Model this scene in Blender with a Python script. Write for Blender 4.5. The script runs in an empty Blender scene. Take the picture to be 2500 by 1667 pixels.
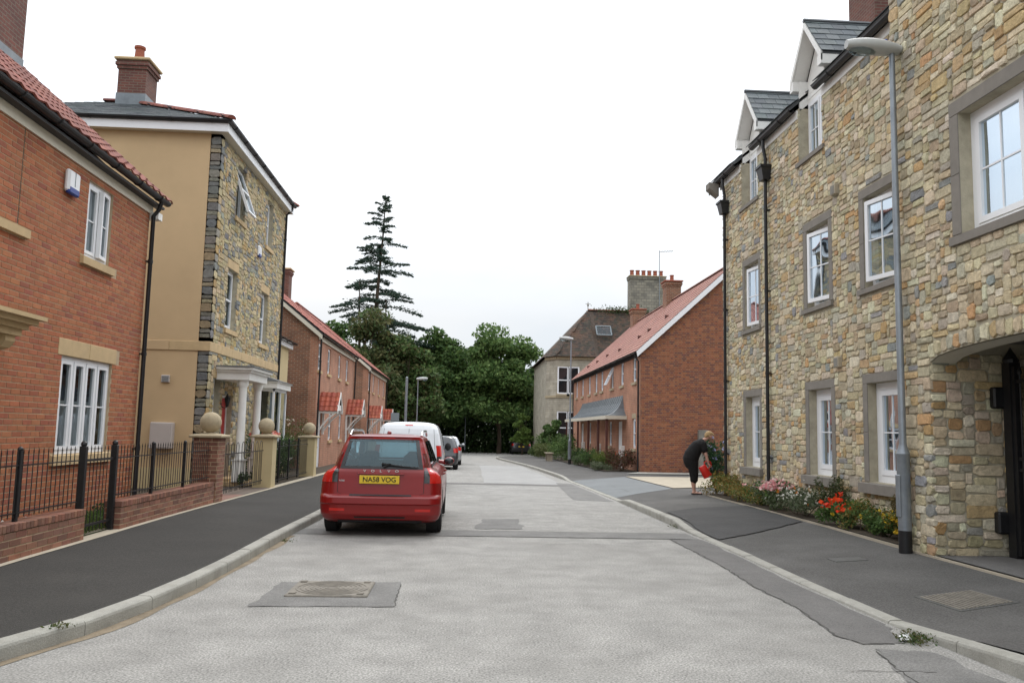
import bpy, bmesh, math, random
import numpy as np
from mathutils import Matrix, Vector
random.seed(7); rng = np.random.default_rng(7)
S = bpy.context.scene; COL = S.collection
# ------------------------------------------------------------------ camera, sky, sun, exposure
FPX, IW, IH = 2027.0, 2500.0, 1667.0
PITCH, ROLL, YAW, EYE = math.atan(218 / 2027), 0.022, -0.057, 1.55
CAMM = Matrix.Translation((0, 0, EYE)) @ Matrix.Rotation(YAW, 4, 'Z') @ Matrix.Rotation(math.pi / 2 + PITCH, 4, 'X') @ Matrix.Rotation(ROLL, 4, 'Z')
cd = bpy.data.cameras.new('camera'); cam = bpy.data.objects.new('camera', cd); COL.objects.link(cam)
cam.matrix_world = CAMM; cd.sensor_width = 36; cd.lens = FPX / IW * 36; cd.clip_end = 3000; cd.clip_start = 0.05
S.camera = cam
SUN_EL, SUN_AZ = math.radians(48), math.radians(20)      # azimuth from +Y towards +X
w = bpy.data.worlds.new('World'); S.world = w; w.use_nodes = True
nt = w.node_tree; nt.nodes.clear(); N = nt.nodes.new; L = nt.links.new
sky = N('ShaderNodeTexSky'); sky.sky_type = 'NISHITA'; sky.sun_disc = False; sky.sun_elevation = SUN_EL; sky.sun_rotation = SUN_AZ
b1 = N('ShaderNodeBackground'); b1.inputs[1].default_value = 0.06; L(sky.outputs[0], b1.inputs[0])
tc = N('ShaderNodeTexCoord'); sep = N('ShaderNodeSeparateXYZ'); L(tc.outputs['Generated'], sep.inputs[0])
mp = N('ShaderNodeMapping'); mp.inputs['Scale'].default_value = (1.2, 1.2, 3.0); L(tc.outputs['Generated'], mp.inputs[0])
nz = N('ShaderNodeTexNoise'); nz.inputs['Scale'].default_value = 1.6; nz.inputs['Detail'].default_value = 5; nz.inputs['Roughness'].default_value = .5; L(mp.outputs[0], nz.inputs[0])
cr = N('ShaderNodeValToRGB'); L(nz.outputs[0], cr.inputs[0])
cr.color_ramp.elements[0].position = .32; cr.color_ramp.elements[0].color = (.80, .865, .94, 1)
cr.color_ramp.elements[1].position = .68; cr.color_ramp.elements[1].color = (1.0, 1.0, 1.0, 1)
cr2 = N('ShaderNodeValToRGB'); L(sep.outputs[2], cr2.inputs[0]); ce = cr2.color_ramp.elements   # overcast luminance: grey low down, brightest overhead
ce[0].position = 0; ce[0].color = (.345, .345, .345, 1); ce[1].position = 1; ce[1].color = (1, 1, 1, 1)
for p_, v_ in ((.13, .37), (.30, .54), (.6, .84)):
    e_ = ce.new(p_); e_.color = (v_, v_, v_, 1)
m1 = N('ShaderNodeMath'); m1.operation = 'MULTIPLY'; L(cr2.outputs[0], m1.inputs[0]); m1.inputs[1].default_value = 2.05
b2 = N('ShaderNodeBackground'); L(cr.outputs[0], b2.inputs[0]); L(m1.outputs[0], b2.inputs[1])
mx = N('ShaderNodeMixShader'); mx.inputs[0].default_value = .9; L(b1.outputs[0], mx.inputs[1]); L(b2.outputs[0], mx.inputs[2])
wo = N('ShaderNodeOutputWorld'); L(mx.outputs[0], wo.inputs[0])
sd = bpy.data.lights.new('sun', 'SUN'); sd.energy = 0.9; sd.angle = math.radians(24); sd.color = (1, .96, .9)
so = bpy.data.objects.new('sun', sd); COL.objects.link(so)
so.rotation_euler = Vector((-math.sin(SUN_AZ) * math.cos(SUN_EL), -math.cos(SUN_AZ) * math.cos(SUN_EL), -math.sin(SUN_EL))).to_track_quat('-Z', 'Y').to_euler()
vs = S.view_settings; vs.view_transform = 'Standard'; vs.look = 'None'; vs.exposure = 0.42; vs.gamma = 1; vs.use_curve_mapping = False
S.render.film_transparent = False
S.cycles.max_bounces = 6; S.cycles.transparent_max_bounces = 12; S.cycles.diffuse_bounces = 3; S.cycles.glossy_bounces = 3

# ------------------------------------------------------------------ materials
def pmat(name, col, rough=.8, var=.12, vs_=3.0, bump=0, bs=60, attr=False, spec=.4, metal=0, coat=0, stain=0, sscale=.6, stcol=None, stretch=None, fine=.0, fs=250, stth=(.5, .72)):
    m = bpy.data.materials.new(name); m.use_nodes = True; t = m.node_tree; n = t.nodes; l = t.links.new
    b = n['Principled BSDF']; b.inputs['Roughness'].default_value = rough; b.inputs['Specular IOR Level'].default_value = spec; b.inputs['Metallic'].default_value = metal
    if coat: b.inputs['Coat Weight'].default_value = coat; b.inputs['Coat Roughness'].default_value = .05
    g = n.new('ShaderNodeNewGeometry'); vec = g.outputs['Position']
    if stretch:
        mp = n.new('ShaderNodeMapping'); mp.inputs['Scale'].default_value = stretch; l(vec, mp.inputs[0]); vec = mp.outputs[0]
    if attr:
        a = n.new('ShaderNodeAttribute'); a.attribute_name = 'Col'; c = a.outputs['Color']
    else:
        a = n.new('ShaderNodeRGB'); a.outputs[0].default_value = (*col, 1); c = a.outputs[0]
    def mulnoise(c, scale, amt, det=4):
        x = n.new('ShaderNodeTexNoise'); x.inputs['Scale'].default_value = scale; x.inputs['Detail'].default_value = det; x.inputs['Roughness'].default_value = .65; l(vec, x.inputs[0])
        r = n.new('ShaderNodeMapRange'); r.inputs[1].default_value = .3; r.inputs[2].default_value = .7; r.inputs[3].default_value = 1 - amt; r.inputs[4].default_value = 1 + amt; l(x.outputs[0], r.inputs[0])
        k = n.new('ShaderNodeMix'); k.data_type = 'RGBA'; k.blend_type = 'MULTIPLY'; k.inputs[0].default_value = 1; l(c, k.inputs[6]); l(r.outputs[0], k.inputs[7]); return k.outputs[2]
    if var: c = mulnoise(c, vs_, var)
    if fine: c = mulnoise(c, fs, fine, 2)
    if stain:
        x = n.new('ShaderNodeTexNoise'); x.inputs['Scale'].default_value = sscale; x.inputs['Detail'].default_value = 6; x.inputs['Roughness'].default_value = .6; l(vec, x.inputs[0])
        r = n.new('ShaderNodeMapRange'); r.inputs[1].default_value = stth[0]; r.inputs[2].default_value = stth[1]; r.inputs[3].default_value = 0; r.inputs[4].default_value = stain; l(x.outputs[0], r.inputs[0])
        k = n.new('ShaderNodeMix'); k.data_type = 'RGBA'; l(r.outputs[0], k.inputs[0]); l(c, k.inputs[6]); k.inputs[7].default_value = (*(stcol or (.05, .05, .045)), 1); c = k.outputs[2]
    l(c, b.inputs['Base Color'])
    if bump:
        x = n.new('ShaderNodeTexNoise'); x.inputs['Scale'].default_value = bs; x.inputs['Detail'].default_value = 5; l(vec, x.inputs[0])
        bp = n.new('ShaderNodeBump'); bp.inputs['Strength'].default_value = min(1, bump); bp.inputs['Distance'].default_value = .02; l(x.outputs[0], bp.inputs['Height']); l(bp.outputs[0], b.inputs['Normal'])
    return m
def brickmat(name, c1, c2, mort, bw=.225, bh=.075, off=.5, bias=0.0, msize=.012):
    m = bpy.data.materials.new(name); m.use_nodes = True; t = m.node_tree; n = t.nodes; l = t.links.new; b = n['Principled BSDF']; b.inputs['Roughness'].default_value = .85
    g = n.new('ShaderNodeNewGeometry'); s = n.new('ShaderNodeSeparateXYZ'); l(g.outputs['Position'], s.inputs[0])
    a = n.new('ShaderNodeMath'); a.operation = 'ADD'; l(s.outputs[0], a.inputs[0]); l(s.outputs[1], a.inputs[1])
    cb = n.new('ShaderNodeCombineXYZ'); l(a.outputs[0], cb.inputs[0]); l(s.outputs[2], cb.inputs[1])
    br = n.new('ShaderNodeTexBrick'); br.inputs['Scale'].default_value = 1; br.inputs['Brick Width'].default_value = bw; br.inputs['Row Height'].default_value = bh
    br.inputs['Mortar Size'].default_value = msize; br.inputs['Color1'].default_value = (*c1, 1); br.inputs['Color2'].default_value = (*c2, 1); br.inputs['Mortar'].default_value = (*mort, 1); br.inputs['Bias'].default_value = bias; br.offset = off
    l(cb.outputs[0], br.inputs[0])
    x = n.new('ShaderNodeTexNoise'); x.inputs['Scale'].default_value = 1.6; x.inputs['Detail'].default_value = 6; l(g.outputs['Position'], x.inputs[0])
    r = n.new('ShaderNodeMapRange'); r.inputs[1].default_value = .3; r.inputs[2].default_value = .7; r.inputs[3].default_value = .78; r.inputs[4].default_value = 1.22; l(x.outputs[0], r.inputs[0])
    k = n.new('ShaderNodeMix'); k.data_type = 'RGBA'; k.blend_type = 'MULTIPLY'; k.inputs[0].default_value = 1; l(br.outputs[0], k.inputs[6]); l(r.outputs[0], k.inputs[7]); l(k.outputs[2], b.inputs['Base Color'])
    bp = n.new('ShaderNodeBump'); bp.invert = True; bp.inputs['Strength'].default_value = .7; bp.inputs['Distance'].default_value = .01; l(br.outputs['Fac'], bp.inputs['Height']); l(bp.outputs[0], b.inputs['Normal'])
    return m
def glassmat(name, tint=(.75, .8, .8), refl=1.0, ior=1.5, gcol=(1, 1, 1)):
    m = bpy.data.materials.new(name); m.use_nodes = True; t = m.node_tree; n = t.nodes; l = t.links.new
    for x in list(n):
        if x.type != 'OUTPUT_MATERIAL': n.remove(x)
    o = [x for x in n][0]
    tr = n.new('ShaderNodeBsdfTransparent'); tr.inputs[0].default_value = (*tint, 1)
    gl = n.new('ShaderNodeBsdfGlossy'); gl.inputs['Roughness'].default_value = .02; gl.inputs[0].default_value = (*gcol, 1)
    fr = n.new('ShaderNodeFresnel'); fr.inputs[0].default_value = ior
    x = n.new('ShaderNodeTexNoise'); x.inputs['Scale'].default_value = 2.5; x.inputs['Detail'].default_value = 0
    g = n.new('ShaderNodeNewGeometry'); l(g.outputs['Position'], x.inputs[0]); bp = n.new('ShaderNodeBump'); bp.inputs['Strength'].default_value = .08; bp.inputs['Distance'].default_value = .05; l(x.outputs[0], bp.inputs['Height']); l(bp.outputs[0], gl.inputs['Normal'])
    mm = n.new('ShaderNodeMath'); mm.operation = 'MULTIPLY'; mm.use_clamp = True; l(fr.outputs[0], mm.inputs[0]); mm.inputs[1].default_value = refl
    mix = n.new('ShaderNodeMixShader'); l(mm.outputs[0], mix.inputs[0]); l(tr.outputs[0], mix.inputs[1]); l(gl.outputs[0], mix.inputs[2]); l(mix.outputs[0], o.inputs[0])
    return m
def leafmat(name):
    m = bpy.data.materials.new(name); m.use_nodes = True; t = m.node_tree; n = t.nodes; l = t.links.new; b = n['Principled BSDF']
    a = n.new('ShaderNodeAttribute'); a.attribute_name = 'Col'; l(a.outputs[0], b.inputs['Base Color']); b.inputs['Roughness'].default_value = .6; b.inputs['Specular IOR Level'].default_value = .25
    tl = n.new('ShaderNodeBsdfTranslucent'); l(a.outputs[0], tl.inputs[0]); mix = n.new('ShaderNodeMixShader'); mix.inputs[0].default_value = .3
    o = n['Material Output']; l(b.outputs[0], mix.inputs[1]); l(tl.outputs[0], mix.inputs[2]); l(mix.outputs[0], o.inputs[0])
    return m
M = {}
M['brick'] = pmat('brick', (.3, .1, .06), .85, .14, 14, bump=.25, bs=90, attr=True, stain=.10, sscale=1.5, stcol=(.2, .13, .09))
M['mortar'] = pmat('mortar', (.42, .32, .21), .95, .15, 6)
M['mortar_grey'] = pmat('mortar_grey', (.40, .36, .27), .95, .2, 5, bump=.3, bs=70)
M['stone'] = pmat('stone', (.4, .35, .25), .9, .24, 16, bump=.55, bs=45, attr=True, fine=.12, fs=90)
M['ochre'] = pmat('ochre_render', (.54, .39, .225), .92, .06, .8, bump=.12, bs=160, stain=.10, sscale=.5, stcol=(.42, .30, .18))
M['cream_render'] = pmat('cream_render', (.52, .42, .24), .92, .06, 1.2, bump=.1, bs=160)
M['caststone'] = pmat('cast_stone', (.52, .38, .21), .85, .1, 5, bump=.12, bs=90, stain=.25, sscale=1.5, stcol=(.3, .24, .16))
M['ballstone'] = pmat('ball_stone', (.40, .33, .22), .9, .14, 9, bump=.2, bs=80, stain=.4, sscale=3, stcol=(.22, .2, .14))
M['greytrim'] = pmat('grey_trim', (.215, .195, .17), .9, .1, 6, bump=.12, bs=120, stain=.2, sscale=1.2, stcol=(.12, .11, .1))
M['upvc'] = pmat('white_upvc', (.80, .81, .83), .35, .03, 2)
M['whitepaint'] = pmat('white_paint', (.78, .77, .74), .5, .05, 3, stain=.15, sscale=2, stcol=(.5, .48, .42))
M['cream_paint'] = pmat('cream_paint', (.62, .58, .48), .6, .05, 2)
M['glass'] = glassmat('window_glass', refl=.75, gcol=(.72, .82, .92))
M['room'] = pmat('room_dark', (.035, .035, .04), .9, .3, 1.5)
M['curtain'] = pmat('curtain', (.33, .35, .37), .9, .2, 2)
M['bluecurtain'] = pmat('blue_curtain', (.10, .14, .17), .9, .2, 3)
M['iron_dark'] = pmat('dark_iron', (.10, .10, .095), .65, .25, 12, metal=.3, bump=.2, bs=90)
M['crack'] = pmat('crack', (.07, .066, .06), .95, .2, 8)
M['net'] = pmat('net_curtain', (.62, .65, .66), .9, .1, 2)
M['black'] = pmat('black_metal', (.012, .012, .013), .45, .2, 8)
M['pipe'] = pmat('black_plastic', (.016, .016, .018), .4, .1, 3)
M['tile'] = pmat('red_tile', (.3, .09, .06), .8, .14, 10, bump=.15, bs=60, attr=True, stain=.25, sscale=1.0, stcol=(.16, .07, .055))
M['slate'] = pmat('slate', (.085, .1, .11), .55, .18, 8, bump=.2, bs=40, attr=True)
M['slate_plain'] = pmat('slate_plain', (.075, .08, .085), .5, .2, 3, bump=.2, bs=30)
M['lead'] = pmat('lead', (.17, .19, .205), .42, .18, 3, metal=.35)
M['reddoor'] = pmat('red_door', (.36, .02, .02), .4, .05, 3)
M['galv'] = pmat('galvanised_steel', (.25, .275, .30), .45, .14, 5, metal=.55, stain=.2, sscale=3, stcol=(.14, .15, .17))
M['concrete'] = pmat('concrete_kerb', (.33, .32, .285), .92, .14, 4, bump=.3, bs=70, fine=.12, fs=120, stain=.5, sscale=2.2, stcol=(.18, .17, .14), attr=False)
M['concrete_pale'] = pmat('concrete_pale', (.40, .35, .27), .92, .12, 3, bump=.2, bs=80, stain=.3, sscale=1.2, stcol=(.3, .26, .2))
M['road'] = pmat('road_tarmac', (.272, .263, .246), .93, .18, 2.2, bump=.25, bs=150, fine=.55, fs=62, stain=.6, sscale=.5, stcol=(.19, .182, .168), stth=(.47, .78))
M['patch_dark'] = pmat('tarmac_patch', (.145, .139, .133), .93, .14, 2.2, bump=.35, bs=170, fine=.3, fs=95)
M['patch_mid'] = pmat('tarmac_patch_worn', (.175, .17, .162), .93, .16, 2.2, bump=.35, bs=170, fine=.35, fs=95)
M['patch_light'] = pmat('tarmac_patch_pale', (.31, .305, .295), .93, .1, 1.2, bump=.5, bs=120, fine=.18, fs=80)
M['pave_l'] = pmat('pavement_dark', (.036, .0335, .030), .93, .14, .8, bump=.4, bs=140, fine=.45, fs=60, stain=.35, sscale=.9, stcol=(.06, .055, .048))
M['pave_r'] = pmat('pavement_grey', (.092, .088, .083), .93, .16, .7, bump=.4, bs=140, fine=.4, fs=60, stain=.4, sscale=.7, stcol=(.14, .135, .13))
M['pave_r2'] = pmat('pavement_patch', (.065, .063, .062), .93, .14, 1.2, bump=.6, bs=130, fine=.22, fs=95)
M['dirt'] = pmat('soil', (.06, .045, .03), .95, .3, 5, bump=.8, bs=30)
M['silt'] = pmat('gutter_silt', (.22, .175, .12), .95, .25, 5, bump=.5, bs=60)
M['lawn'] = pmat('lawn_ground', (.05, .085, .02), .95, .3, 4, bump=.8, bs=50)
M['field'] = pmat('ground', (.07, .085, .035), .95, .3, 1, bump=.5, bs=20)
M['drive_blue'] = pmat('drive_grey', (.17, .18, .183), .92, .12, .8, bump=.4, bs=120, fine=.12)
M['iron'] = pmat('cast_iron', (.20, .18, .15), .7, .25, 12, metal=.15, bump=.3, bs=90)
M['leaf'] = leafmat('leaf')
M['bark'] = pmat('bark', (.07, .05, .035), .95, .3, 6, bump=.8, bs=18, stretch=(1, 1, .3))
M['carred'] = pmat('car_paint_red', (.215, .005, .005), .28, .03, 2, coat=.4, spec=.35)
M['carwhite'] = pmat('car_paint_white', (.72, .74, .77), .35, .03, 2, coat=.6)
M['cardark'] = pmat('car_paint_dark', (.035, .037, .042), .3, .05, 2, coat=.7)
M['carsilver'] = pmat('car_paint_silver', (.42, .44, .46), .3, .03, 2, coat=.6, metal=.4)
M['carglass'] = glassmat('car_glass', (.36, .52, .56), 1.5, gcol=(.7, .88, .95))
M['privacy'] = pmat('dark_glass', (.012, .016, .02), .06, 0, 1, spec=.8)
M['rubber'] = pmat('rubber', (.018, .018, .018), .8, .2, 10)
M['plastic'] = pmat('dark_plastic', (.03, .03, .032), .55, .1, 6)
M['redlens'] = pmat('red_lens', (.50, .014, .010), .15, 0, 1, coat=.4)
M['reddark'] = pmat('smoked_lens', (.10, .006, .008), .12, 0, 1, coat=1)
M['greylens'] = pmat('clear_lens', (.035, .035, .036), .12, .3, 30, coat=.6)
M['plate'] = pmat('yellow_plate', (.66, .46, .03), .5, .02, 3)
M['chrome'] = pmat('chrome', (.75, .76, .78), .15, 0, 1, metal=1)
M['alloy'] = pmat('alloy', (.4, .41, .42), .35, .05, 4, metal=.8)
M['seat'] = pmat('seat_fabric', (.045, .055, .065), .9, .1, 10)
M['lampgrey'] = pmat('lamp_grey', (.42, .43, .42), .5, .06, 6)
M['mortar_g'] = pmat('mortar_brown', (.27, .185, .12), .95, .15, 6)
M['meter'] = pmat('meter_box', (.50, .45, .42), .5, .04, 3)
M['blueplastic'] = pmat('blue_plastic', (.02, .05, .25), .4, 0, 1)
M['brickwall'] = brickmat('brickwork', (.27, .105, .056), (.18, .075, .048), (.30, .22, .15))
M['brickwall_lit'] = brickmat('brickwork_front_lit', (.42, .185, .11), (.36, .15, .09), (.40, .26, .18))  # same brick, colour raised to carry the stronger light on the street fronts
M['brickchim'] = brickmat('chimney_brickwork', (.155, .052, .036), (.11, .04, .032), (.15, .10, .075))
M['victstone'] = brickmat('dressed_stone', (.42, .385, .31), (.34, .31, .245), (.29, .265, .215), .45, .16, .5, 0, .012)
M['oldstack'] = brickmat('old_stack_stone', (.27, .25, .2), (.17, .16, .135), (.13, .12, .10), .4, .22, .5, 0, .014)
M['pavers'] = brickmat('brick_pavers', (.22, .11, .08), (.17, .09, .07), (.12, .09, .07), .2, .1)
M['terracotta'] = pmat('terracotta', (.28, .085, .05), .8, .15, 8)
M['oldtile'] = pmat('old_tile', (.075, .055, .042), .9, .3, 5, attr=True, stain=.4, sscale=.9, stcol=(.16, .075, .04))
M['brownpost'] = pmat('brown_timber', (.09, .03, .022), .7, .15, 6)
M['skin'] = pmat('skin', (.52, .29, .22), .6, .06, 10)
M['clothblack'] = pmat('black_cotton', (.009, .008, .008), .95, .25, 20, bump=.3, bs=30)
M['hair'] = pmat('blond_hair', (.36, .235, .11), .75, .3, 40, stretch=(1, 1, .4))
M['redplastic'] = pmat('red_plastic', (.55, .02, .012), .4, .04, 5)
M['timber_grey'] = pmat('weathered_timber', (.21, .20, .175), .9, .2, 5)
M['bench'] = pmat('bench_timber', (.32, .27, .2), .9, .2, 5)
M['signgrey'] = pmat('sign_back', (.20, .23, .25), .6, .05, 3)
M['paper'] = pmat('litter_paper', (.75, .75, .75), .9, .05, 5)

# ------------------------------------------------------------------ mesh helpers
ORG = {}
def tag(o, label=None, cat=None, group=None, kind=None):
    if label: o['label'] = label
    if cat: o['category'] = cat
    if group: o['group'] = group
    if kind: o['kind'] = kind
    return o
def thing(name, label, cat, loc, group=None, rz=0):
    o = bpy.data.objects.new(name, None); COL.objects.link(o); o.location = loc; o.rotation_euler = (0, 0, rz); o.empty_display_size = .2
    ORG[o.name] = Vector(loc) if rz == 0 else Vector((0, 0, 0)); tag(o, label, cat, group); return o
class MB:
    def __init__(s): s.v = []; s.f = []; s.c = []
    def add(s, vs, fs, col=None):
        b = len(s.v); s.v.extend([tuple(p) for p in vs])
        for f in fs: s.f.append(tuple(i + b for i in f)); s.c.append(col)
        return s
    def box(s, a, b, col=None, F=None, ch=0):
        x0, y0, z0 = [min(p, q) for p, q in zip(a, b)]; x1, y1, z1 = [max(p, q) for p, q in zip(a, b)]
        if ch:
            ch = min(ch, (x1 - x0) * .45, (y1 - y0) * .45, (z1 - z0) * .45); V = []; 
            lo = (x0, y0, z0); hi = (x1, y1, z1); idx = {}
            for sx in (0, 1):
                for sy in (0, 1):
                    for sz in (0, 1):
                        for ax in range(3):
                            p = []
                            for k, sg in enumerate((sx, sy, sz)):
                                val = hi[k] if sg else lo[k]
                                if k != ax: val += -ch if sg else ch
                                p.append(val)
                            idx[(sx, sy, sz, ax)] = len(V); V.append(tuple(p))
            FS = []
            for ax in range(3):
                o1, o2 = [k for k in range(3) if k != ax]
                for sg in (0, 1):
                    q = []
                    for (i, j) in ((0, 0), (1, 0), (1, 1), (0, 1)):
                        t = [0, 0, 0]; t[ax] = sg; t[o1] = i; t[o2] = j; q.append(idx[(*t, ax)])
                    FS.append(q)
            for ax in range(3):          # edges along ax
                o1, o2 = [k for k in range(3) if k != ax]
                for i in (0, 1):
                    for j in (0, 1):
                        q = []
                        for (e, face) in ((0, o1), (1, o1), (1, o2), (0, o2)):
                            t = [0, 0, 0]; t[ax] = e; t[o1] = i; t[o2] = j; q.append(idx[(*t, face)])
                        FS.append(q)
            for sx in (0, 1):
                for sy in (0, 1):
                    for sz in (0, 1): FS.append([idx[(sx, sy, sz, k)] for k in range(3)])
        else:
            V = [(x0, y0, z0), (x1, y0, z0), (x1, y1, z0), (x0, y1, z0), (x0, y0, z1), (x1, y0, z1), (x1, y1, z1), (x0, y1, z1)]
            FS = [(0, 3, 2, 1), (4, 5, 6, 7), (0, 1, 5, 4), (1, 2, 6, 5), (2, 3, 7, 6), (3, 0, 4, 7)]
        if F: V = [F(*p) for p in V]
        return s.add(V, FS, col)
    def prism(s, poly, vec, col=None):           # poly: list of 3-D points, vec: extrusion
        n = len(poly); v = [tuple(p) for p in poly] + [tuple(Vector(p) + Vector(vec)) for p in poly]
        return s.add(v, [tuple(range(n)), tuple(range(2 * n - 1, n - 1, -1))] + [(i, (i + 1) % n, n + (i + 1) % n, n + i) for i in range(n)], col)
    def tube(s, pts, r, n=8, col=None, caps=True):
        pts = [Vector(p) for p in pts]; rs = r if isinstance(r, (list, tuple)) else [r] * len(pts); V = []; fs = []; up = None
        for i, p in enumerate(pts):
            d = (pts[min(i + 1, len(pts) - 1)] - pts[max(i - 1, 0)]).normalized()
            if up is None: up = Vector((0, 0, 1)) if abs(d.z) < .9 else Vector((1, 0, 0))
            a = d.cross(up).normalized(); b2 = a.cross(d).normalized(); up = b2
            for k in range(n):
                t = 2 * math.pi * k / n; V.append(p + (a * math.cos(t) + b2 * math.sin(t)) * rs[i])
        for i in range(len(pts) - 1):
            for k in range(n): fs.append((i * n + k, i * n + (k + 1) % n, (i + 1) * n + (k + 1) % n, (i + 1) * n + k))
        if caps: fs.append(tuple(range(n))); fs.append(tuple((len(pts) - 1) * n + k for k in range(n)))
        return s.add(V, fs, col)
    def lathe(s, prof, c, n=24, axis='z', col=None):
        V = []; fs = []
        for (r, h) in prof:
            for k in range(n):
                t = 2 * math.pi * k / n; x, y = r * math.cos(t), r * math.sin(t)
                V.append((c[0] + x, c[1] + y, c[2] + h) if axis == 'z' else ((c[0] + h, c[1] + x, c[2] + y) if axis == 'x' else (c[0] + x, c[1] + h, c[2] + y)))
        m = len(prof)
        for i in range(m - 1):
            for k in range(n): fs.append((i * n + k, i * n + (k + 1) % n, (i + 1) * n + (k + 1) % n, (i + 1) * n + k))
        if prof[0][0] > 1e-4: fs.append(tuple(range(n)))
        if prof[-1][0] > 1e-4: fs.append(tuple((m - 1) * n + k for k in range(n)))
        return s.add(V, fs, col)
    def ball(s, c, r, n=20, m=12, sc=(1, 1, 1), col=None):
        return s.lathe2([(math.sin(math.pi * i / m), -math.cos(math.pi * i / m)) for i in range(m + 1)], c, r, n, sc, col)
    def lathe2(s, prof, c, r, n, sc, col):
        V = [(c[0] + p[0] * math.cos(2 * math.pi * k / n) * r * sc[0], c[1] + p[0] * math.sin(2 * math.pi * k / n) * r * sc[1], c[2] + p[1] * r * sc[2]) for p in prof for k in range(n)]
        fs = [(i * n + k, i * n + (k + 1) % n, (i + 1) * n + (k + 1) % n, (i + 1) * n + k) for i in range(len(prof) - 1) for k in range(n)]
        return s.add(V, fs, col)
    def build(s, name, mat, parent=None, smooth=False, kind=None, recalc=True, loc=None):
        me = bpy.data.meshes.new(name); o = bpy.data.objects.new(name, me); COL.objects.link(o)
        org = Vector((0, 0, 0))
        if parent is not None:
            org = ORG.get(parent.name, org); o.parent = parent; ORG[o.name] = org
        elif loc is not None: org = Vector(loc); o.location = org; ORG[o.name] = org
        vv = np.array(s.v, float).reshape(-1, 3) - np.array(org); me.from_pydata(vv.tolist(), [], s.f)
        if any(c is not None for c in s.c):
            at = me.attributes.new('Col', 'FLOAT_COLOR', 'FACE')
            arr = np.array([(*(c or (.3, .3, .3)), 1) for c in s.c], np.float32); at.data.foreach_set('color', arr.ravel())
        if recalc:
            bm = bmesh.new(); bm.from_mesh(me); bmesh.ops.recalc_face_normals(bm, faces=bm.faces); bm.to_mesh(me); bm.free()
        me.materials.append(M[mat] if isinstance(mat, str) else mat)
        if smooth:
            me.polygons.foreach_set('use_smooth', [True] * len(me.polygons))
            if smooth != 'all': 
                try: me.set_sharp_from_angle(angle=math.radians(smooth if smooth is not True else 40))
                except Exception: pass
        me.update()
        if kind: o['kind'] = kind
        return o
CI = np.array(CAMM.inverted())
def proj(P):
    P = np.asarray(P, float).reshape(-1, 3); v = P @ CI[:3, :3].T + CI[:3, 3]; d = np.maximum(-v[:, 2], .05)
    return np.stack([IW / 2 + FPX * v[:, 0] / d, IH / 2 - FPX * v[:, 1] / d], 1), -v[:, 2]
def pieces(parent, name, items, mat, maxn=300, rest=None, smooth=False):
    """items: (verts, faces, colour). The maxn that show largest become parts, the others one part of kind stuff."""
    sc = []
    for (v, f, c) in items:
        p, d = proj(v)
        if d.min() < .3: sc.append(0); continue
        x0, y0 = np.clip(p.min(0), 0, (IW, IH)); x1, y1 = np.clip(p.max(0), 0, (IW, IH)); sc.append((x1 - x0) * (y1 - y0))
    order = sorted(range(len(items)), key=lambda i: -sc[i]); r = MB()
    for n_, i in enumerate(order):
        v, f, c = items[i]
        if n_ < maxn and sc[i] > 0: MB().add(v, f, c).build(name, mat, parent, smooth=smooth)
        else: r.add(v, f, c)
    if r.f: r.build(rest or name + '_field', mat, parent, kind='stuff', smooth=smooth)
def vary(c, a=.15, h=.04):
    k = 1 + random.uniform(-a, a); return tuple(max(0.004, x * k * (1 + random.uniform(-h, h))) for x in c)
FL = lambda X: (lambda u, d, z: (X + d, u, z))      # facade on the left of the street, normal +x
FR = lambda X: (lambda u, d, z: (X - d, u, z))      # facade on the right, normal -x
FS_ = lambda Y: (lambda u, d, z: (u, Y - d, z))     # wall facing the camera, normal -y
def slab(mb, F, u0, u1, z0, z1, holes=(), t=.3, top=None, d0=0):
    us = sorted({u0, u1, *[min(max(h[i], u0), u1) for h in holes for i in (0, 1)]}); zs = sorted({z0, z1, *[min(max(h[i], z0), z1) for h in holes for i in (2, 3)]})
    for a, b in zip(us, us[1:]):
        for c, d in zip(zs, zs[1:]):
            cu, cz = (a + b) / 2, (c + d) / 2
            if any(h[0] < cu < h[1] and h[2] < cz < h[3] for h in holes): continue
            mb.box((a, d0 - t, c), (b, d0, d), F=F)
def inh(u, z, holes, e=0): return any(h[0] - e < u < h[1] + e and h[2] - e < z < h[3] + e for h in holes)
BR_A = [(.365, .125, .055)] * 3 + [(.345, .115, .052)] * 3 + [(.385, .14, .062)] * 2 + [(.32, .10, .05)] * 2 + [(.29, .09, .052)]
BR_G = [(.27, .098, .05), (.235, .082, .044), (.30, .115, .056), (.19, .07, .046), (.25, .088, .046), (.155, .064, .05)]
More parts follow.
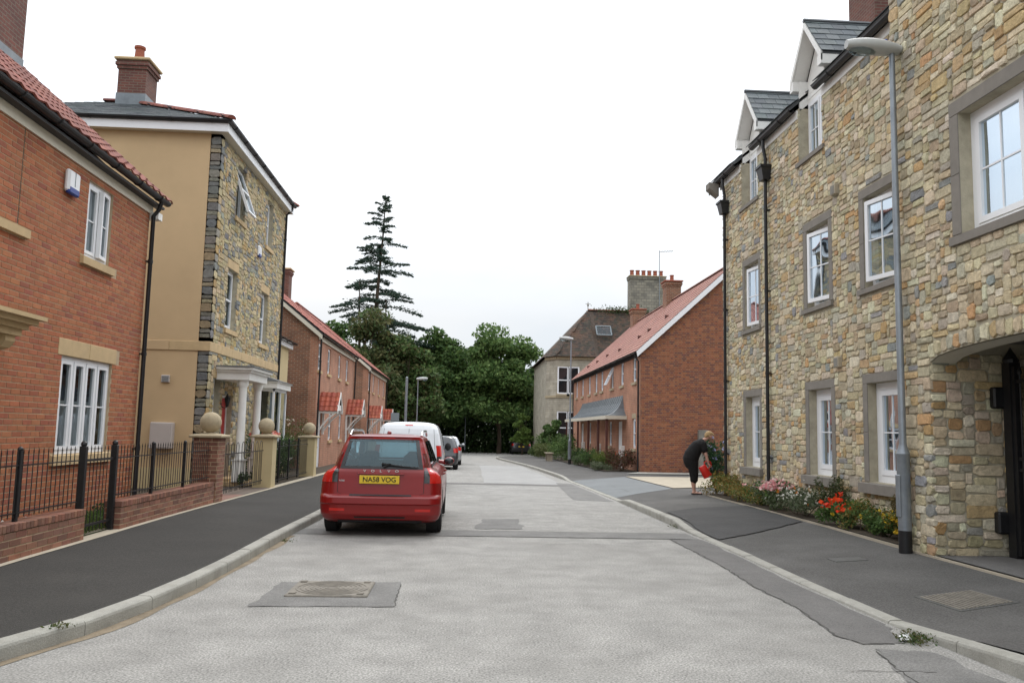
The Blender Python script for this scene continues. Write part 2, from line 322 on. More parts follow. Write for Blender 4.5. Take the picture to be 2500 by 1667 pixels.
def bricks(F, u0, u1, z0, z1, holes=(), pal=BR_A, ok=None, bw=.225, bh=.075, j=.013, proud=.005, flem=False):
    out = []; nz = int(round((z1 - z0) / bh)); hh = (z1 - z0) / nz
    for r in range(nz):
        za = z0 + r * hh; zb = za + hh; u = u0 - ((bw * .75 if flem else bw / 2) if r % 2 else 0); k = 0
        while u < u1 - .01:
            wd = bw if not flem or k % 2 == 0 else bw / 2; k += 1
            a, b = max(u, u0), min(u + wd, u1); u += wd
            spans = [(a, b)]
            for h in holes:
                if h[2] < (za + zb) / 2 < h[3]:
                    ns = []
                    for (p, q) in spans:
                        if q <= h[0] or p >= h[1]: ns.append((p, q)); continue
                        if p < h[0]: ns.append((p, h[0]))
                        if q > h[1]: ns.append((h[1], q))
                    spans = ns
            for (p, q) in spans:
                if q - p < .035 or (ok and not ok((p + q) / 2, (za + zb) / 2)): continue
                pr = proud + random.uniform(-.0015, .0015); jj = j / 2; zj = 0.0015
                mb = MB(); x0, x1, y0, y1 = p + jj, q - jj, za + jj, zb - jj; e = .002
                V = [F(x0, -.02, y0), F(x1, -.02, y0), F(x1, -.02, y1), F(x0, -.02, y1), F(x0, pr - e, y0), F(x1, pr - e, y0), F(x1, pr - e, y1), F(x0, pr - e, y1), F(x0 + e, pr, y0 + e), F(x1 - e, pr, y0 + e), F(x1 - e, pr, y1 - e), F(x0 + e, pr, y1 - e)]
                fs = [(0, 1, 5, 4), (1, 2, 6, 5), (2, 3, 7, 6), (3, 0, 4, 7), (4, 5, 9, 8), (5, 6, 10, 9), (6, 7, 11, 10), (7, 4, 8, 11), (8, 9, 10, 11), (3, 2, 1, 0)]
                out.append((V, fs, vary(random.choice(pal), .09)))
    return out
ST_H = [(.51, .43, .285)] * 7 + [(.45, .38, .255)] * 6 + [(.55, .475, .335)] * 5 + [(.47, .34, .185)] * 3 + [(.40, .365, .28)] * 5 + [(.27, .27, .255)] * 1 + [(.58, .52, .39)] * 3 + [(.45, .285, .14)] + [(.35, .28, .18)] * 2
ST_B = [(.45, .365, .215)] * 6 + [(.39, .325, .20)] * 5 + [(.50, .41, .255)] * 4 + [(.28, .27, .23)] * 4 + [(.40, .28, .13)] * 2 + [(.19, .195, .19)] * 2
def stone_geo(F, u0, u1, z0, z1, j=.011, proud=.02, col=None, rough=1.0):
    w, h = u1 - u0, z1 - z0; x0, x1, y0, y1 = u0 + j / 2, u1 - j / 2, z0 + j / 2, z1 - j / 2; c = min(w, h) * random.uniform(.12, .3)
    def J(a): return random.uniform(-a, a)
    pts = [(x0 + c + J(c * .4), y0), (x1 - c + J(c * .4), y0), (x1, y0 + c * .8 + J(c * .4)), (x1, y1 - c * .8 + J(c * .4)), (x1 - c + J(c * .4), y1), (x0 + c + J(c * .4), y1), (x0, y1 - c * .8 + J(c * .4)), (x0, y0 + c * .8 + J(c * .4))]
    a = min(.011, min(w, h) * .09) * rough; pts = [(p + J(a), q + J(a)) for p, q in pts]; cx, cy = (x0 + x1) / 2, (y0 + y1) / 2
    pr = proud * random.uniform(.55, 1.35); ins = .86
    V = [F(p, -.03, q) for p, q in pts] + [F(cx + (p - cx) * .985, pr * random.uniform(.25, .6), cy + (q - cy) * .985) for p, q in pts] + [F(cx + (p - cx) * ins + J(.004), pr * random.uniform(.8, 1.2), cy + (q - cy) * ins + J(.004)) for p, q in pts] + [F(cx + J(w * .15), pr * random.uniform(.8, 1.3), cy + J(h * .15))]
    fs = [(i, (i + 1) % 8, 8 + (i + 1) % 8, 8 + i) for i in range(8)] + [(8 + i, 8 + (i + 1) % 8, 16 + (i + 1) % 8, 16 + i) for i in range(8)] + [(16 + i, 16 + (i + 1) % 8, 24) for i in range(8)] + [tuple(range(7, -1, -1))]
    return (V, fs, col)
def rubble(F, u0, u1, z0, z1, blocked, pal=ST_H, cell=.05, wr=(3, 8), hr=(2, 4), proud=.02, seed=1):
    rr = random.Random(seed); nu = int((u1 - u0) / cell); nz_ = int((z1 - z0) / cell); cu = (u1 - u0) / nu; cz = (z1 - z0) / nz_; occ = np.zeros((nz_, nu), bool)
    for r in range(nz_):
        for k in range(nu):
            if blocked(u0 + (k + .5) * cu, z0 + (r + .5) * cz): occ[r, k] = True
    out = []
    for r in range(nz_):
        k = 0
        while k < nu:
            if occ[r, k]: k += 1; continue
            hh = rr.choices(range(hr[0], hr[1] + 1), weights=[5, 3, .9, .35][:hr[1] - hr[0] + 1])[0]; ww = max(rr.randint(*wr), hh)
            if rr.random() < .25: ww = rr.randint(2, 4)
            m = 0
            while k + m < nu and m < ww and not occ[r, k + m]: m += 1
            if m < ww and m > wr[1]: m = ww
            rest = 0
            while k + m + rest < nu and rest < 2 and not occ[r, k + m + rest]: rest += 1
            if rest == 1: m += 1
            h2 = 1
            while h2 < hh and r + h2 < nz_ and not occ[r + h2, k:k + m].any(): h2 += 1
            occ[r:r + h2, k:k + m] = True
            jj = lambda: rr.uniform(-.006, .006)
            out.append(stone_geo(F, u0 + k * cu + jj(), u0 + (k + m) * cu + jj(), z0 + r * cz + jj(), z0 + (r + h2) * cz + jj(), proud=proud, col=vary(rr.choice(pal), .16, .05)))
            k += m
    return out
def gz(y): return -0.008 * min(max(0.0, y - 13), 75)
def ribbon(mb, a, b, col=None):
    """quad strip between two point lists"""
    n = len(a); mb.add(list(a) + list(b), [(i, i + 1, n + i + 1, n + i) for i in range(n - 1)], col)
# ------------------------------------------------------------------ foliage helper
def leaves(name, parent, P, size, cols, aspect=.55, flat=.0, mat='leaf', kind=None, droop=0, loc=None):
    """one rhombic, slightly folded leaf per point"""
    P = np.asarray(P, float); n = len(P); size = np.broadcast_to(np.asarray(size, float), (n,)); cols = np.broadcast_to(np.asarray(cols, float), (n, 3))
    a = rng.normal(size=(n, 3)); a[:, 2] = a[:, 2] * (1 - flat) - droop; a /= np.linalg.norm(a, axis=1)[:, None]
    t = rng.normal(size=(n, 3)); t[:, 2] *= (1 - flat); b = np.cross(a, t); b /= np.linalg.norm(b, axis=1)[:, None] + 1e-9
    nn = np.cross(a, b); s = size[:, None]
    V = np.stack([P - a * s * .5, P + b * s * aspect * .5 + nn * s * .08, P + a * s * .5, P - b * s * aspect * .5 + nn * s * .08], 1).reshape(-1, 3)
    me = bpy.data.meshes.new(name); o = bpy.data.objects.new(name, me); COL.objects.link(o); org = Vector((0, 0, 0))
    if parent is not None: org = ORG.get(parent.name, org); o.parent = parent; ORG[o.name] = org
    elif loc is not None: org = Vector(loc); o.location = org
    V = V - np.array(org)
    me.vertices.add(4 * n); me.vertices.foreach_set('co', V.ravel()); me.loops.add(4 * n); me.loops.foreach_set('vertex_index', np.arange(4 * n, dtype=np.int32))
    me.polygons.add(n); me.polygons.foreach_set('loop_start', np.arange(n, dtype=np.int32) * 4); me.polygons.foreach_set('loop_total', np.full(n, 4, np.int32)); me.update(calc_edges=True)
    at = me.attributes.new('Col', 'FLOAT_COLOR', 'FACE'); at.data.foreach_set('color', np.concatenate([cols, np.ones((n, 1))], 1).astype(np.float32).ravel())
    me.materials.append(M[mat]); me.update()
    if kind: o['kind'] = kind
    return o
def lcol(n, pal, a=.25):
    pal = np.array(pal); c = pal[rng.integers(0, len(pal), n)] * (1 + rng.uniform(-a, a, (n, 1))); return np.clip(c, .003, 1)
def blob(n, c, r, shell=.45):
    d = rng.normal(size=(n, 3)); d /= np.linalg.norm(d, axis=1)[:, None]; k = (shell + (1 - shell) * rng.random(n) ** .6)[:, None]; return np.array(c) + d * k * np.array(r)

# ------------------------------------------------------------------ ground, road, pavements
def ysamp(y0, y1, st=1.0):
    n = max(2, int(math.ceil((y1 - y0) / st)) + 1); return [y0 + (y1 - y0) * i / (n - 1) for i in range(n)]
def zsheet(name, mat, rows, kind='structure', off=0):
    """rows: list of (y, [(x, h), ...]); z = gz(y) + h"""
    mb = MB(); k = len(rows[0][1])
    for y, xs in rows:
        for x, h in xs: mb.v.append((x, y, gz(y) + h + off))
    for i in range(len(rows) - 1):
        for j in range(k - 1): mb.f.append((i * k + j, i * k + j + 1, (i + 1) * k + j + 1, (i + 1) * k + j)); mb.c.append(None)
    o = mb.build(name, mat, recalc=False, smooth='all'); o['kind'] = kind; return o
zsheet('ground', 'field', [(y, [(-900, -.04), (-40, -.04), (0, -.04), (40, -.04), (900, -.04)]) for y in ysamp(-60, 90, 5) + [200, 900, 2400]])
zsheet('road', 'road', [(y, [(-16 if y < 61 else -60, 0), (-6, 0), (0, 0), (6, 0), (16 if y < 61 else 60, 0)]) for y in ysamp(-12, 60.9, 2) + [61.1] + ysamp(62, 77, 3)])
KLP = [(-7.5, 1.4), (-5.6, 2.2), (-4.3, 3.3), (-3.5, 4.4), (-2.92, 5.7), (-2.6, 6.9), (-2.44, 8.8), (-2.4, 12), (-2.35, 16), (-2.35, 30), (-2.4, 45), (-2.8, 56), (-4, 60), (-8, 62)]
KRP = [(3.85, -3), (3.78, 3), (3.72, 5.4), (3.64, 6.8), (3.62, 9), (3.65, 11), (3.64, 14), (3.7, 20), (3.62, 30), (3.25, 42), (2.4, 55), (2.6, 59), (4.2, 61.5), (8, 62.5)]
def catmull(P, n=16):
    P = [Vector(p) for p in P]; out = []
    for i in range(len(P) - 1):
        p0, p1, p2, p3 = P[max(i - 1, 0)], P[i], P[i + 1], P[min(i + 2, len(P) - 1)]
        for k in range(n):
            t = k / n; out.append(.5 * ((2 * p1) + (p2 - p0) * t + (2 * p0 - 5 * p1 + 4 * p2 - p3) * t * t + (3 * p1 - p0 - 3 * p2 + p3) * t ** 3))
    out.append(P[-1]); return out
def arcpts(path, step):
    out = [path[0]]; acc = 0
    for a, b in zip(path, path[1:]):
        d = (b - a).length; t = step - acc
        while t <= d: out.append(a.lerp(b, t / d)); t += step
        acc = d - (t - step)
    return out
def lerp_tab(tab, x):
    if x <= tab[0][0]: return tab[0][1]
    for (a, va), (b, vb) in zip(tab, tab[1:]):
        if x <= b: return va + (vb - va) * (x - a) / (b - a)
    return tab[-1][1]
HK = [(5.75, .145), (6.5, .03), (13.2, .025), (14.2, .12), (18.8, .12), (19.7, .025), (28.8, .025), (30.2, .11)]
hkR = lambda y: lerp_tab(HK, y)
hkL = lambda y: .115
klc, krc = catmull([(*p, 0) for p in KLP]), catmull([(*p, 0) for p in KRP])
def xat(path, y):
    for a, b in zip(path, path[1:]):
        if min(a.y, b.y) <= y <= max(a.y, b.y) and abs(b.y - a.y) > 1e-6: return a.x + (b.x - a.x) * (y - a.y) / (b.y - a.y)
    return path[-1].x
def kerb(name, path, side, hk, label):
    root = bpy.data.objects.new(name, None); COL.objects.link(root); root['kind'] = 'structure'; ORG[root.name] = Vector((0, 0, 0))
    pts = arcpts(path, .912)
    for a, b in zip(pts, pts[1:]):
        d = (b - a).normalized(); nrm = Vector((-d.y, d.x, 0)) * side; a2, b2 = a + d * .005, b - d * .005; jit = random.uniform(-.004, .004)
        V = []
        for p in (a2, b2):
            h = hk(p.y) + jit; g = gz(p.y)
            for (o, z) in ((0, -.12), (0, h - .03), (.006, h - .012), (.022, h), (.125, h + .002), (.125, -.12)): V.append(p + nrm * o + Vector((0, 0, g + z)))
        n = 6; MB().add(V, [tuple(range(n)), tuple(range(2 * n - 1, n - 1, -1))] + [(i, (i + 1) % n, n + (i + 1) % n, n + i) for i in range(n)]).build('kerb_stone', 'concrete', root)
    return root
kerb('kerb', klc, 1, hkL, '')
kerb('kerb', krc, -1, hkR, '')
zsheet('pavement', 'pave_l', [(y, [(xat(klc, y) - .12, .112), (-3.4 if xat(klc, y) > -3.3 else xat(klc, y) - .2, .125), (-4.46, .135)]) for y in ysamp(3.6, 59.6, .5)])
zsheet('edging_strip', 'concrete_pale', [(y, [(-4.42, .141 + random.uniform(-.002, .002)), (-4.62, .145)]) for y in ysamp(3.0, 59, 1)])
zsheet('garden_ground', 'dirt', [(y, [(-40, .135), (-9, .135), (-4.60, .135)]) for y in ysamp(-8, 60, 2)])
zsheet('pavement', 'pave_r', [(y, [(xat(krc, y) + .12, hkR(y) - .004), (xat(krc, y) + .9, max(hkR(y), .08)), (5.75, .155), (6.45, .165), (20, .17)]) for y in ysamp(-2.5, 60, .5)])
def sheet(name, mat, poly, h, jag=.0, kind='structure', n=6, parent=None, gfun=None):
    out = []
    for i, p in enumerate(poly):
        q = poly[(i + 1) % len(poly)]
        for k in range(n):
            t = k / n; x, y = p[0] + (q[0] - p[0]) * t, p[1] + (q[1] - p[1]) * t
            if jag and k: x += random.uniform(-jag, jag); y += random.uniform(-jag, jag)
            out.append((x, y, gz(y) + (gfun(x, y) if gfun else 0) + h))
    o = MB().add(out, [tuple(range(len(out)))]).build(name, mat, recalc=False); o['kind'] = kind
    return o
sheet('tarmac_patch', 'patch_mid', [(-3.0, 12.43), (3.58, 12.43), (3.55, 13.15), (-3.0, 13.1)], .004, .012, n=14)
sheet('tarmac_patch', 'patch_dark', [(3.60, 12.4), (3.12, 12.4), (3.14, 10), (3.06, 8.6), (3.1, 7.6), (2.98, 6.6), (3.08, 6.33), (3.42, 6.36), (3.6, 7.0), (3.59, 9.5)], .004, .03, n=8)
sheet('tarmac_patch', 'patch_mid', [(-1.80, 7.45), (-.55, 7.5), (-.58, 8.68), (-1.76, 8.62)], .004, .02, n=10)
sheet('tarmac_patch', 'patch_light', [(.72, 26.6), (3.2, 26.2), (3.1, 43), (.9, 43)], .004, .04)
sheet('tarmac_patch', 'patch_dark', [(-2.2, 25.8), (3.5, 25.5), (3.5, 26.2), (-2.2, 26.5)], .005, .03)
sheet('tarmac_patch', 'patch_mid', [(.25, 13.4), (.4, 15.0), (1.06, 15.1), (1.0, 13.45)], .004, .06)
sheet('tarmac_patch', 'patch_mid', [(3.1, 6.2), (3.5, 6.1), (3.55, 5.0), (2.9, 5.3), (2.95, 5.6)], .004, .03)
sheet('tarmac_patch', 'patch_mid', [(2.7, 20), (3.6, 19.6), (3.55, 27), (3.1, 27.4)], .0045, .03)
# gutter silt along the left channel
zsheet('gutter_silt', 'silt', [(y, [(xat(klc, y) - .01, .0035), (xat(klc, y) + .05 + .06 * abs(math.sin(y * 2.1)) * abs(math.sin(y * .7)), .0035)]) for y in ysamp(4.6, 12.2, .25)])
hR = lambda x, y: lerp_tab([(xat(krc, y) + .12, hkR(y) - .004), (xat(krc, y) + .9, max(hkR(y), .08)), (5.75, .155), (6.45, .165), (20, .17)], x)
sheet('pavement_patch', 'pave_r2', [(3.80, 12.2), (4.55, 12.7), (5.72, 13.8), (5.85, 17.0), (4.6, 16.5), (3.85, 15.6)], .014, .02, gfun=hR, n=8)
sheet('drive', 'drive_blue', [(3.84, 20.6), (4.5, 21.4), (4.5, 28.8), (3.80, 28.6)], .006, .01, gfun=hR, n=12)
sheet('drive', 'drive_blue', [(4.5, 21.4), (5.75, 22.6), (5.75, 29.3), (4.5, 28.8)], .006, .01, gfun=hR)
sheet('concrete_apron', 'concrete_pale', [(5.8, 22.7), (7.3, 23.3), (13, 23.5), (13, 29.5), (5.8, 29.4)], .018, .01, gfun=hR)
sheet('concrete_apron', 'concrete', [(6.2, 31.3), (13, 32.0), (13, 33.2), (7.0, 33.0)], .03, .01, gfun=hR)
sheet('garden_soil', 'dirt', [(5.75, 33.6), (7.25, 33.6), (7.25, 56), (5.6, 56)], .19, .03)
sheet('garden_soil', 'dirt', [(5.72, 10.62), (6.42, 10.62), (6.42, 20.4), (6.0, 20.5)], .195, .01)
# bed edging
mb = MB()
for i in range(10):
    y0, y1 = 10.62 + i * .985, 10.62 + (i + 1) * .985 - .008; xa, xb = 5.70 + .028 * (y0 - 10.6), 5.70 + .028 * (y1 - 10.6)
    mb.prism([(xa - .028, y0, gz(y0) + .05), (xa, y0, gz(y0) + .05), (xb, y1, gz(y1) + .05), (xb - .028, y1, gz(y1) + .05)], (0, 0, .135))
o = mb.build('bed_edging', 'concrete_pale', loc=(5.8, 15, .1)); tag(o, 'thin pale concrete edging along the flower bed', 'edging')
mb = MB(); mb.box((5.66, 2, .1), (5.70, 10.4, .172)); o = mb.build('edging_strip', 'concrete_pale'); o['kind'] = 'structure'
# lawn with grass blades in front of the brick house, paths
sheet('lawn', 'lawn', [(-5.58, 4), (-4.62, 4), (-4.62, 13.2), (-5.58, 13.2)], .15, .0)
n = 15000; P = np.stack([rng.uniform(-5.55, -4.64, n), rng.uniform(6.5, 13.2, n), np.full(n, .19)], 1); P[:, 2] += rng.uniform(-.02, .03, n)
g = leaves('grass', None, P, rng.uniform(.06, .13, n), lcol(n, [(.05, .10, .018), (.07, .13, .025), (.09, .13, .03), (.12, .14, .05)]), .12, -1.2, kind='stuff'); tag(g, 'short green lawn grass in front of the red brick house', 'grass')
sheet('garden_path', 'concrete_pale', [(-5.58, 10.5), (-4.63, 10.5), (-4.63, 11.48), (-5.58, 11.48)], .158, .0)
sheet('garden_path', 'pavers', [(-6.2, 16.2), (-4.5, 16.2), (-4.5, 20.2), (-6.2, 20.2)], .150, .0)
# manhole cover with concentric ribs
t = thing('manhole_cover', 'rectangular cast iron manhole cover with ringed pattern in the road', 'manhole cover', (-1.2, 8.25, 0))
mb = MB(); mb.box((-1.585, 7.88, -.03), (-.83, 8.60, .022), ch=.01); mb.build('frame', 'iron', t)
mb = MB()
for r in (.05, .095, .14, .185, .23, .275, .32): 
    mb.lathe([(r, .021), (r, .0265), (r + .022, .0265), (r + .022, .021)], (-1.2, 8.24, 0), 40)
for (x, y) in ((-1.52, 7.95), (-.9, 7.95), (-1.52, 8.53), (-.9, 8.53)): mb.box((x - .03, y - .03, .02), (x + .03, y + .03, .033))
mb.build('ring_pattern', 'iron', t)
# pavement inspection cover
t = thing('inspection_cover', 'diamond ribbed steel inspection cover set in the grey pavement', 'drain cover', (4.68, 7.6, .13))
hz = hR(4.7, 7.6); c4 = [(4.35, 7.79), (5.05, 7.99), (5.03, 7.46), (4.28, 7.17)]; c4 = [(4.33, 7.86), (5.0, 8.03), (5.06, 7.40), (4.38, 7.20)]
def bil(u, v): 
    a = Vector(c4[3]).lerp(Vector(c4[2]), u); b = Vector(c4[0]).lerp(Vector(c4[1]), u); p = a.lerp(b, v); return (p.x, p.y)
def q(mb, u0, u1, v0, v1, z0, z1):
    P4 = [bil(u0, v0), bil(u1, v0), bil(u1, v1), bil(u0, v1)]; mb.add([(x, y, hR(x, y) + z0) for x, y in P4] + [(x, y, hR(x, y) + z1) for x, y in P4], [(3, 2, 1, 0), (4, 5, 6, 7), (0, 1, 5, 4), (1, 2, 6, 5), (2, 3, 7, 6), (3, 0, 4, 7)])
mb = MB(); q(mb, 0, 1, 0, 1, -.05, .005); mb.build('frame', 'iron_dark', t)
mb = MB()
for i in range(13): q(mb, .05 + i * .07, .085 + i * .07, .06, .94, .003, .011)
mb.build('rib', 'iron', t)
t = MB(); P4 = [(4.62, 5.9), (4.98, 5.9), (4.98, 6.15), (4.62, 6.15)]; t.add([(x, y, hR(x, y) - .05) for x, y in P4] + [(x, y, hR(x, y) + .006) for x, y in P4], [(3, 2, 1, 0), (4, 5, 6, 7), (0, 1, 5, 4), (1, 2, 6, 5), (2, 3, 7, 6), (3, 0, 4, 7)]); o = t.build('stop_tap_cover', 'iron_dark', loc=(4.8, 6.0, .1)); tag(o, 'small plain iron stop tap cover in the pavement', 'drain cover')
t = MB(); P4 = [(4.5, 9.9), (4.9, 9.9), (4.9, 10.15), (4.5, 10.15)]; t.add([(x, y, hR(x, y) - .05) for x, y in P4] + [(x, y, hR(x, y) + .006) for x, y in P4], [(3, 2, 1, 0), (4, 5, 6, 7), (0, 1, 5, 4), (1, 2, 6, 5), (2, 3, 7, 6), (3, 0, 4, 7)]); o = t.build('water_cover', 'iron_dark', loc=(4.7, 10, .1)); tag(o, 'small iron cover near the lamp post foot', 'drain cover')

# cracks along the patch edges
def crack(pts, w_=.012, h=.0062):
    P = []
    for a, b in zip(pts, pts[1:]):
        a, b = Vector((*a, 0)), Vector((*b, 0)); n_ = max(2, int((b - a).length / .07))
        P += [a.lerp(b, i / n_) + Vector((random.uniform(-.014, .014), random.uniform(-.014, .014), 0)) for i in range(n_)]
    A_, B_ = [], []
    for i, p in enumerate(P):
        d = (P[min(i + 1, len(P) - 1)] - P[max(i - 1, 0)]).normalized(); s_ = Vector((-d.y, d.x, 0)); k = w_ * random.uniform(.25, 1)
        A_.append(p + s_ * k + Vector((0, 0, gz(p.y) + h))); B_.append(p - s_ * k + Vector((0, 0, gz(p.y) + h)))
    m = MB(); ribbon(m, A_, B_); o = m.build('road_crack', 'crack', recalc=False); o['kind'] = 'structure'
crack([(3.12, 12.4), (3.14, 10), (3.06, 8.6), (3.1, 7.6), (2.98, 6.6), (3.08, 6.33), (3.42, 6.36)])
crack([(-.2, 12.43), (3.5, 12.43)], .010); crack([(-.2, 13.12), (3.5, 13.15)], .008); crack([(2.95, 5.3), (3.0, 5.75), (3.1, 6.2)], .010); crack([(2.6, 5.62), (3.3, 5.6)], .006)
crack([(1.2, 11.6), (1.7, 11.8), (2.4, 11.55), (2.9, 11.7)], .006); crack([(-1.8, 7.45), (-.55, 7.5), (-.58, 8.68)], .006); crack([(-2.0, 26.5), (3.4, 26.2)], .02)
# ------------------------------------------------------------------ windows, roofs and other house parts
def window(house, F, u0, u1, z0, z1, dep=.09, lights=1, bars=(1, 1), openl={}, sill=None, lintel=None, surround=None, near=+1, fw=.055, sw=.05, curt='side', mat='upvc', top=None, hinge=+1, tophung=None, label=None):
    """near=+1: openings hinge at the high-u side"""
    wn = MB(); d = -dep
    wn.box((u0, d - .06, z0), (u0 + fw, d, z1), F=F); wn.box((u1 - fw, d - .06, z0), (u1, d, z1), F=F); wn.box((u0 + fw, d - .06, z0), (u1 - fw, d, z0 + fw), F=F); wn.box((u0 + fw, d - .06, z1 - fw), (u1 - fw, d, z1), F=F)
    lw = (u1 - u0 - 2 * fw) / lights
    for i in range(1, lights): wn.box((u0 + fw + i * lw - .022, d - .06, z0 + fw), (u0 + fw + i * lw + .022, d - .002, z1 - fw), F=F)
    W = wn.build('window', mat, house)
    if label: W['label'] = label
    for i in range(lights):
        a = u0 + fw + i * lw + (.022 if i else 0) + .004; b = u0 + fw + (i + 1) * lw - (.022 if i < lights - 1 else 0) - .004; c, e = z0 + fw + .004, z1 - fw - .004
        ang = openl.get(i, 0); hu = b if hinge > 0 else a
        def G(u, dd, z, hu=hu, ang=ang):
            if ang:
                r = u - hu; s_ = -1 if hinge > 0 else 1; return F(hu + r * math.cos(ang) - (dd - d) * math.sin(ang) * s_ * -1 * -1, d + .012 + abs(r) * math.sin(ang) + (dd - d) * math.cos(ang), z)
            return F(u, dd, z)
        if tophung and i in tophung:
            an = tophung[i]; ztop = e
            def G(u, dd, z, an=an, ztop=ztop): r = ztop - z; return F(u, d + .012 + r * math.sin(an) + (dd - d) * math.cos(an), ztop - r * math.cos(an) + (dd - d) * math.sin(an))
        cs = MB(); dz = .012
        cs.box((a, d - .05, c), (a + sw, d + dz, e), F=G); cs.box((b - sw, d - .05, c), (b, d + dz, e), F=G); cs.box((a + sw, d - .05, c), (b - sw, d + dz, c + sw), F=G); cs.box((a + sw, d - .05, e - sw), (b - sw, d + dz, e), F=G)
        if top: zt = c + (e - c) * top; cs.box((a + sw, d - .05, zt - .025), (b - sw, d + dz + .003, zt + .025), F=G)
        C = cs.build('casement', mat, W)
        pn = MB(); pn.add([G(a + sw, d - .02, c + sw), G(b - sw, d - .02, c + sw), G(b - sw, d - .02, e - sw), G(a + sw, d - .02, e - sw)], [(0, 1, 2, 3)]); pn.build('pane', 'glass', W, recalc=False)
        gb = MB()
        for k in range(1, bars[0] + 1 if False else bars[0]): x = a + sw + (b - a - 2 * sw) * k / bars[0]; gb.box((x - .01, d - .03, c + sw), (x + .01, d - .008, e - sw), F=G)
        for k in range(1, bars[1]): z = c + sw + (e - c - 2 * sw) * k / bars[1]; gb.box((a + sw, d - .03, z - .01), (b - sw, d - .0075, z + .01), F=G)
        if gb.f: gb.build('glazing_bar', mat, W)
    # what one sees inside
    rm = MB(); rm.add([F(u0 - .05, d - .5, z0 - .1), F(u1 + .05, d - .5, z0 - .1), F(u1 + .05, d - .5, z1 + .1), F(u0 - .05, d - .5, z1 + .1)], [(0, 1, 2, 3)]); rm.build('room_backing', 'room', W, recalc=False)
    def drape(ua, ub, m_, za=z0 + .02, zb=z1 - .02, amp=.02):
        n = max(6, int((ub - ua) / .03)); A = [F(ua + (ub - ua) * i / n, d - .16 + amp * math.sin(i * 1.9), za) for i in range(n + 1)]; B = [F(ua + (ub - ua) * i / n, d - .16 + amp * math.sin(i * 1.9 + .3), zb) for i in range(n + 1)]
        mb = MB(); ribbon(mb, A, B); mb.build('curtain', m_, W, recalc=False, smooth='all')
    ww = u1 - u0
    if curt == 'side': drape(u0 + .02, u0 + .26 * ww, 'curtain'); drape(u1 - .26 * ww, u1 - .02, 'curtain')
    elif curt == 'net': drape(u0 + .02, u1 - .02, 'net', amp=.012)
    elif curt == 'blue': drape(u0 + .02, u1 - .02, 'bluecurtain')
    elif curt == 'half': drape(u0 + .02, u1 - .02, 'net', zb=z0 + (z1 - z0) * .55, amp=.008)
    elif curt == 'blind': drape(u0 + .02, u1 - .02, 'curtain', za=z0 + (z1 - z0) * .35, amp=.003)
    elif curt == 'far': drape(u0 + .02, u0 + .55 * ww, 'net'); drape(u1 - .2 * ww, u1 - .02, 'curtain')
    if sill:
        m_, ov, hh, pr = sill; mb = MB(); V0 = u0 - ov; V1 = u1 + ov
        mb.add([F(V0, d - .02, z0), F(V1, d - .02, z0), F(V1, pr, z0 - .02), F(V0, pr, z0 - .02), F(V0, d - .02, z0 - hh), F(V1, d - .02, z0 - hh), F(V1, pr, z0 - hh), F(V0, pr, z0 - hh)], [(0, 1, 2, 3), (7, 6, 5, 4), (3, 2, 6, 7), (0, 3, 7, 4), (1, 5, 6, 2), (0, 4, 5, 1)])
        mb.build('sill', m_, W)
    if lintel:
        m_, ov, hh, pr, nn = lintel
        for k in range(nn):
            a = u0 - ov + (u1 - u0 + 2 * ov) * k / nn + .003; b = u0 - ov + (u1 - u0 + 2 * ov) * (k + 1) / nn - .003; MB().box((a, -.12, z1 + .004), (b, pr, z1 + hh), F=F, ch=.006).build('lintel', m_, W)
    if surround:
        m_, wd, pr = surround
        for a, b in ((u0 - wd, u0 - .002), (u1 + .002, u1 + wd)):
            zz = z0; 
            for k in range(2):
                MB().box((a, d - .07, z0 + (z1 - z0) * k / 2 + .002), (b, pr, z0 + (z1 - z0) * (k + 1) / 2 - .002), F=F, ch=.004).build('jamb', m_, W)
        MB().box((u0 - wd, d - .07, z1 + .002), (u1 + wd, pr, z1 + wd), F=F, ch=.004).build('lintel', m_, W)
    return W
def pantile(o, U, V, Nn, w=.30, l=.36, gauge=.30, col=None, amp=.028, n=5):
    """one tile; o lower left corner, U along the eave, V up the slope, Nn normal"""
    o = Vector(o); A = []; B = []; Cc = []
    for i in range(n + 1):
        t = i / n; h = amp * (.5 - .5 * math.cos(2 * math.pi * min(1, t * 1.25))) + .004
        p = o + U * (t * (w + .012)); A.append(p + Nn * (h + .022)); B.append(p + V * l + Nn * (h + .002)); Cc.append(p + Nn * (h - .004) + V * .004)
    vs_ = A + B + Cc; k = n + 1
    return (vs_, [(i, i + 1, k + i + 1, k + i) for i in range(n)] + [(2 * k + i, 2 * k + i + 1, i + 1, i) for i in range(n)], col)
def flat_tile(o, U, V, Nn, w, l, col, th=.012):
    o = Vector(o); a = o + U * .003; b = o + U * (w - .003); j = random.uniform(-.002, .002)
    v = [a + Nn * (th + .006 + j), b + Nn * (th + .006 + j), b + V * l + Nn * .004, a + V * l + Nn * .004, a + Nn * (.004 + j), b + Nn * (.004 + j), b + V * l - Nn * .004, a + V * l - Nn * .004]
    return (v, [(0, 1, 2, 3), (4, 5, 1, 0), (5, 6, 2, 1), (7, 4, 0, 3), (7, 6, 5, 4)], col)
TILE_A = [(.205, .062, .043), (.18, .054, .04), (.23, .074, .05), (.16, .05, .038)]
TILE_G = [(.31, .15, .118), (.285, .132, .105), (.335, .165, .13)]
SLATE = [(.085, .10, .105), (.07, .085, .09), (.10, .115, .12), (.06, .07, .078)]
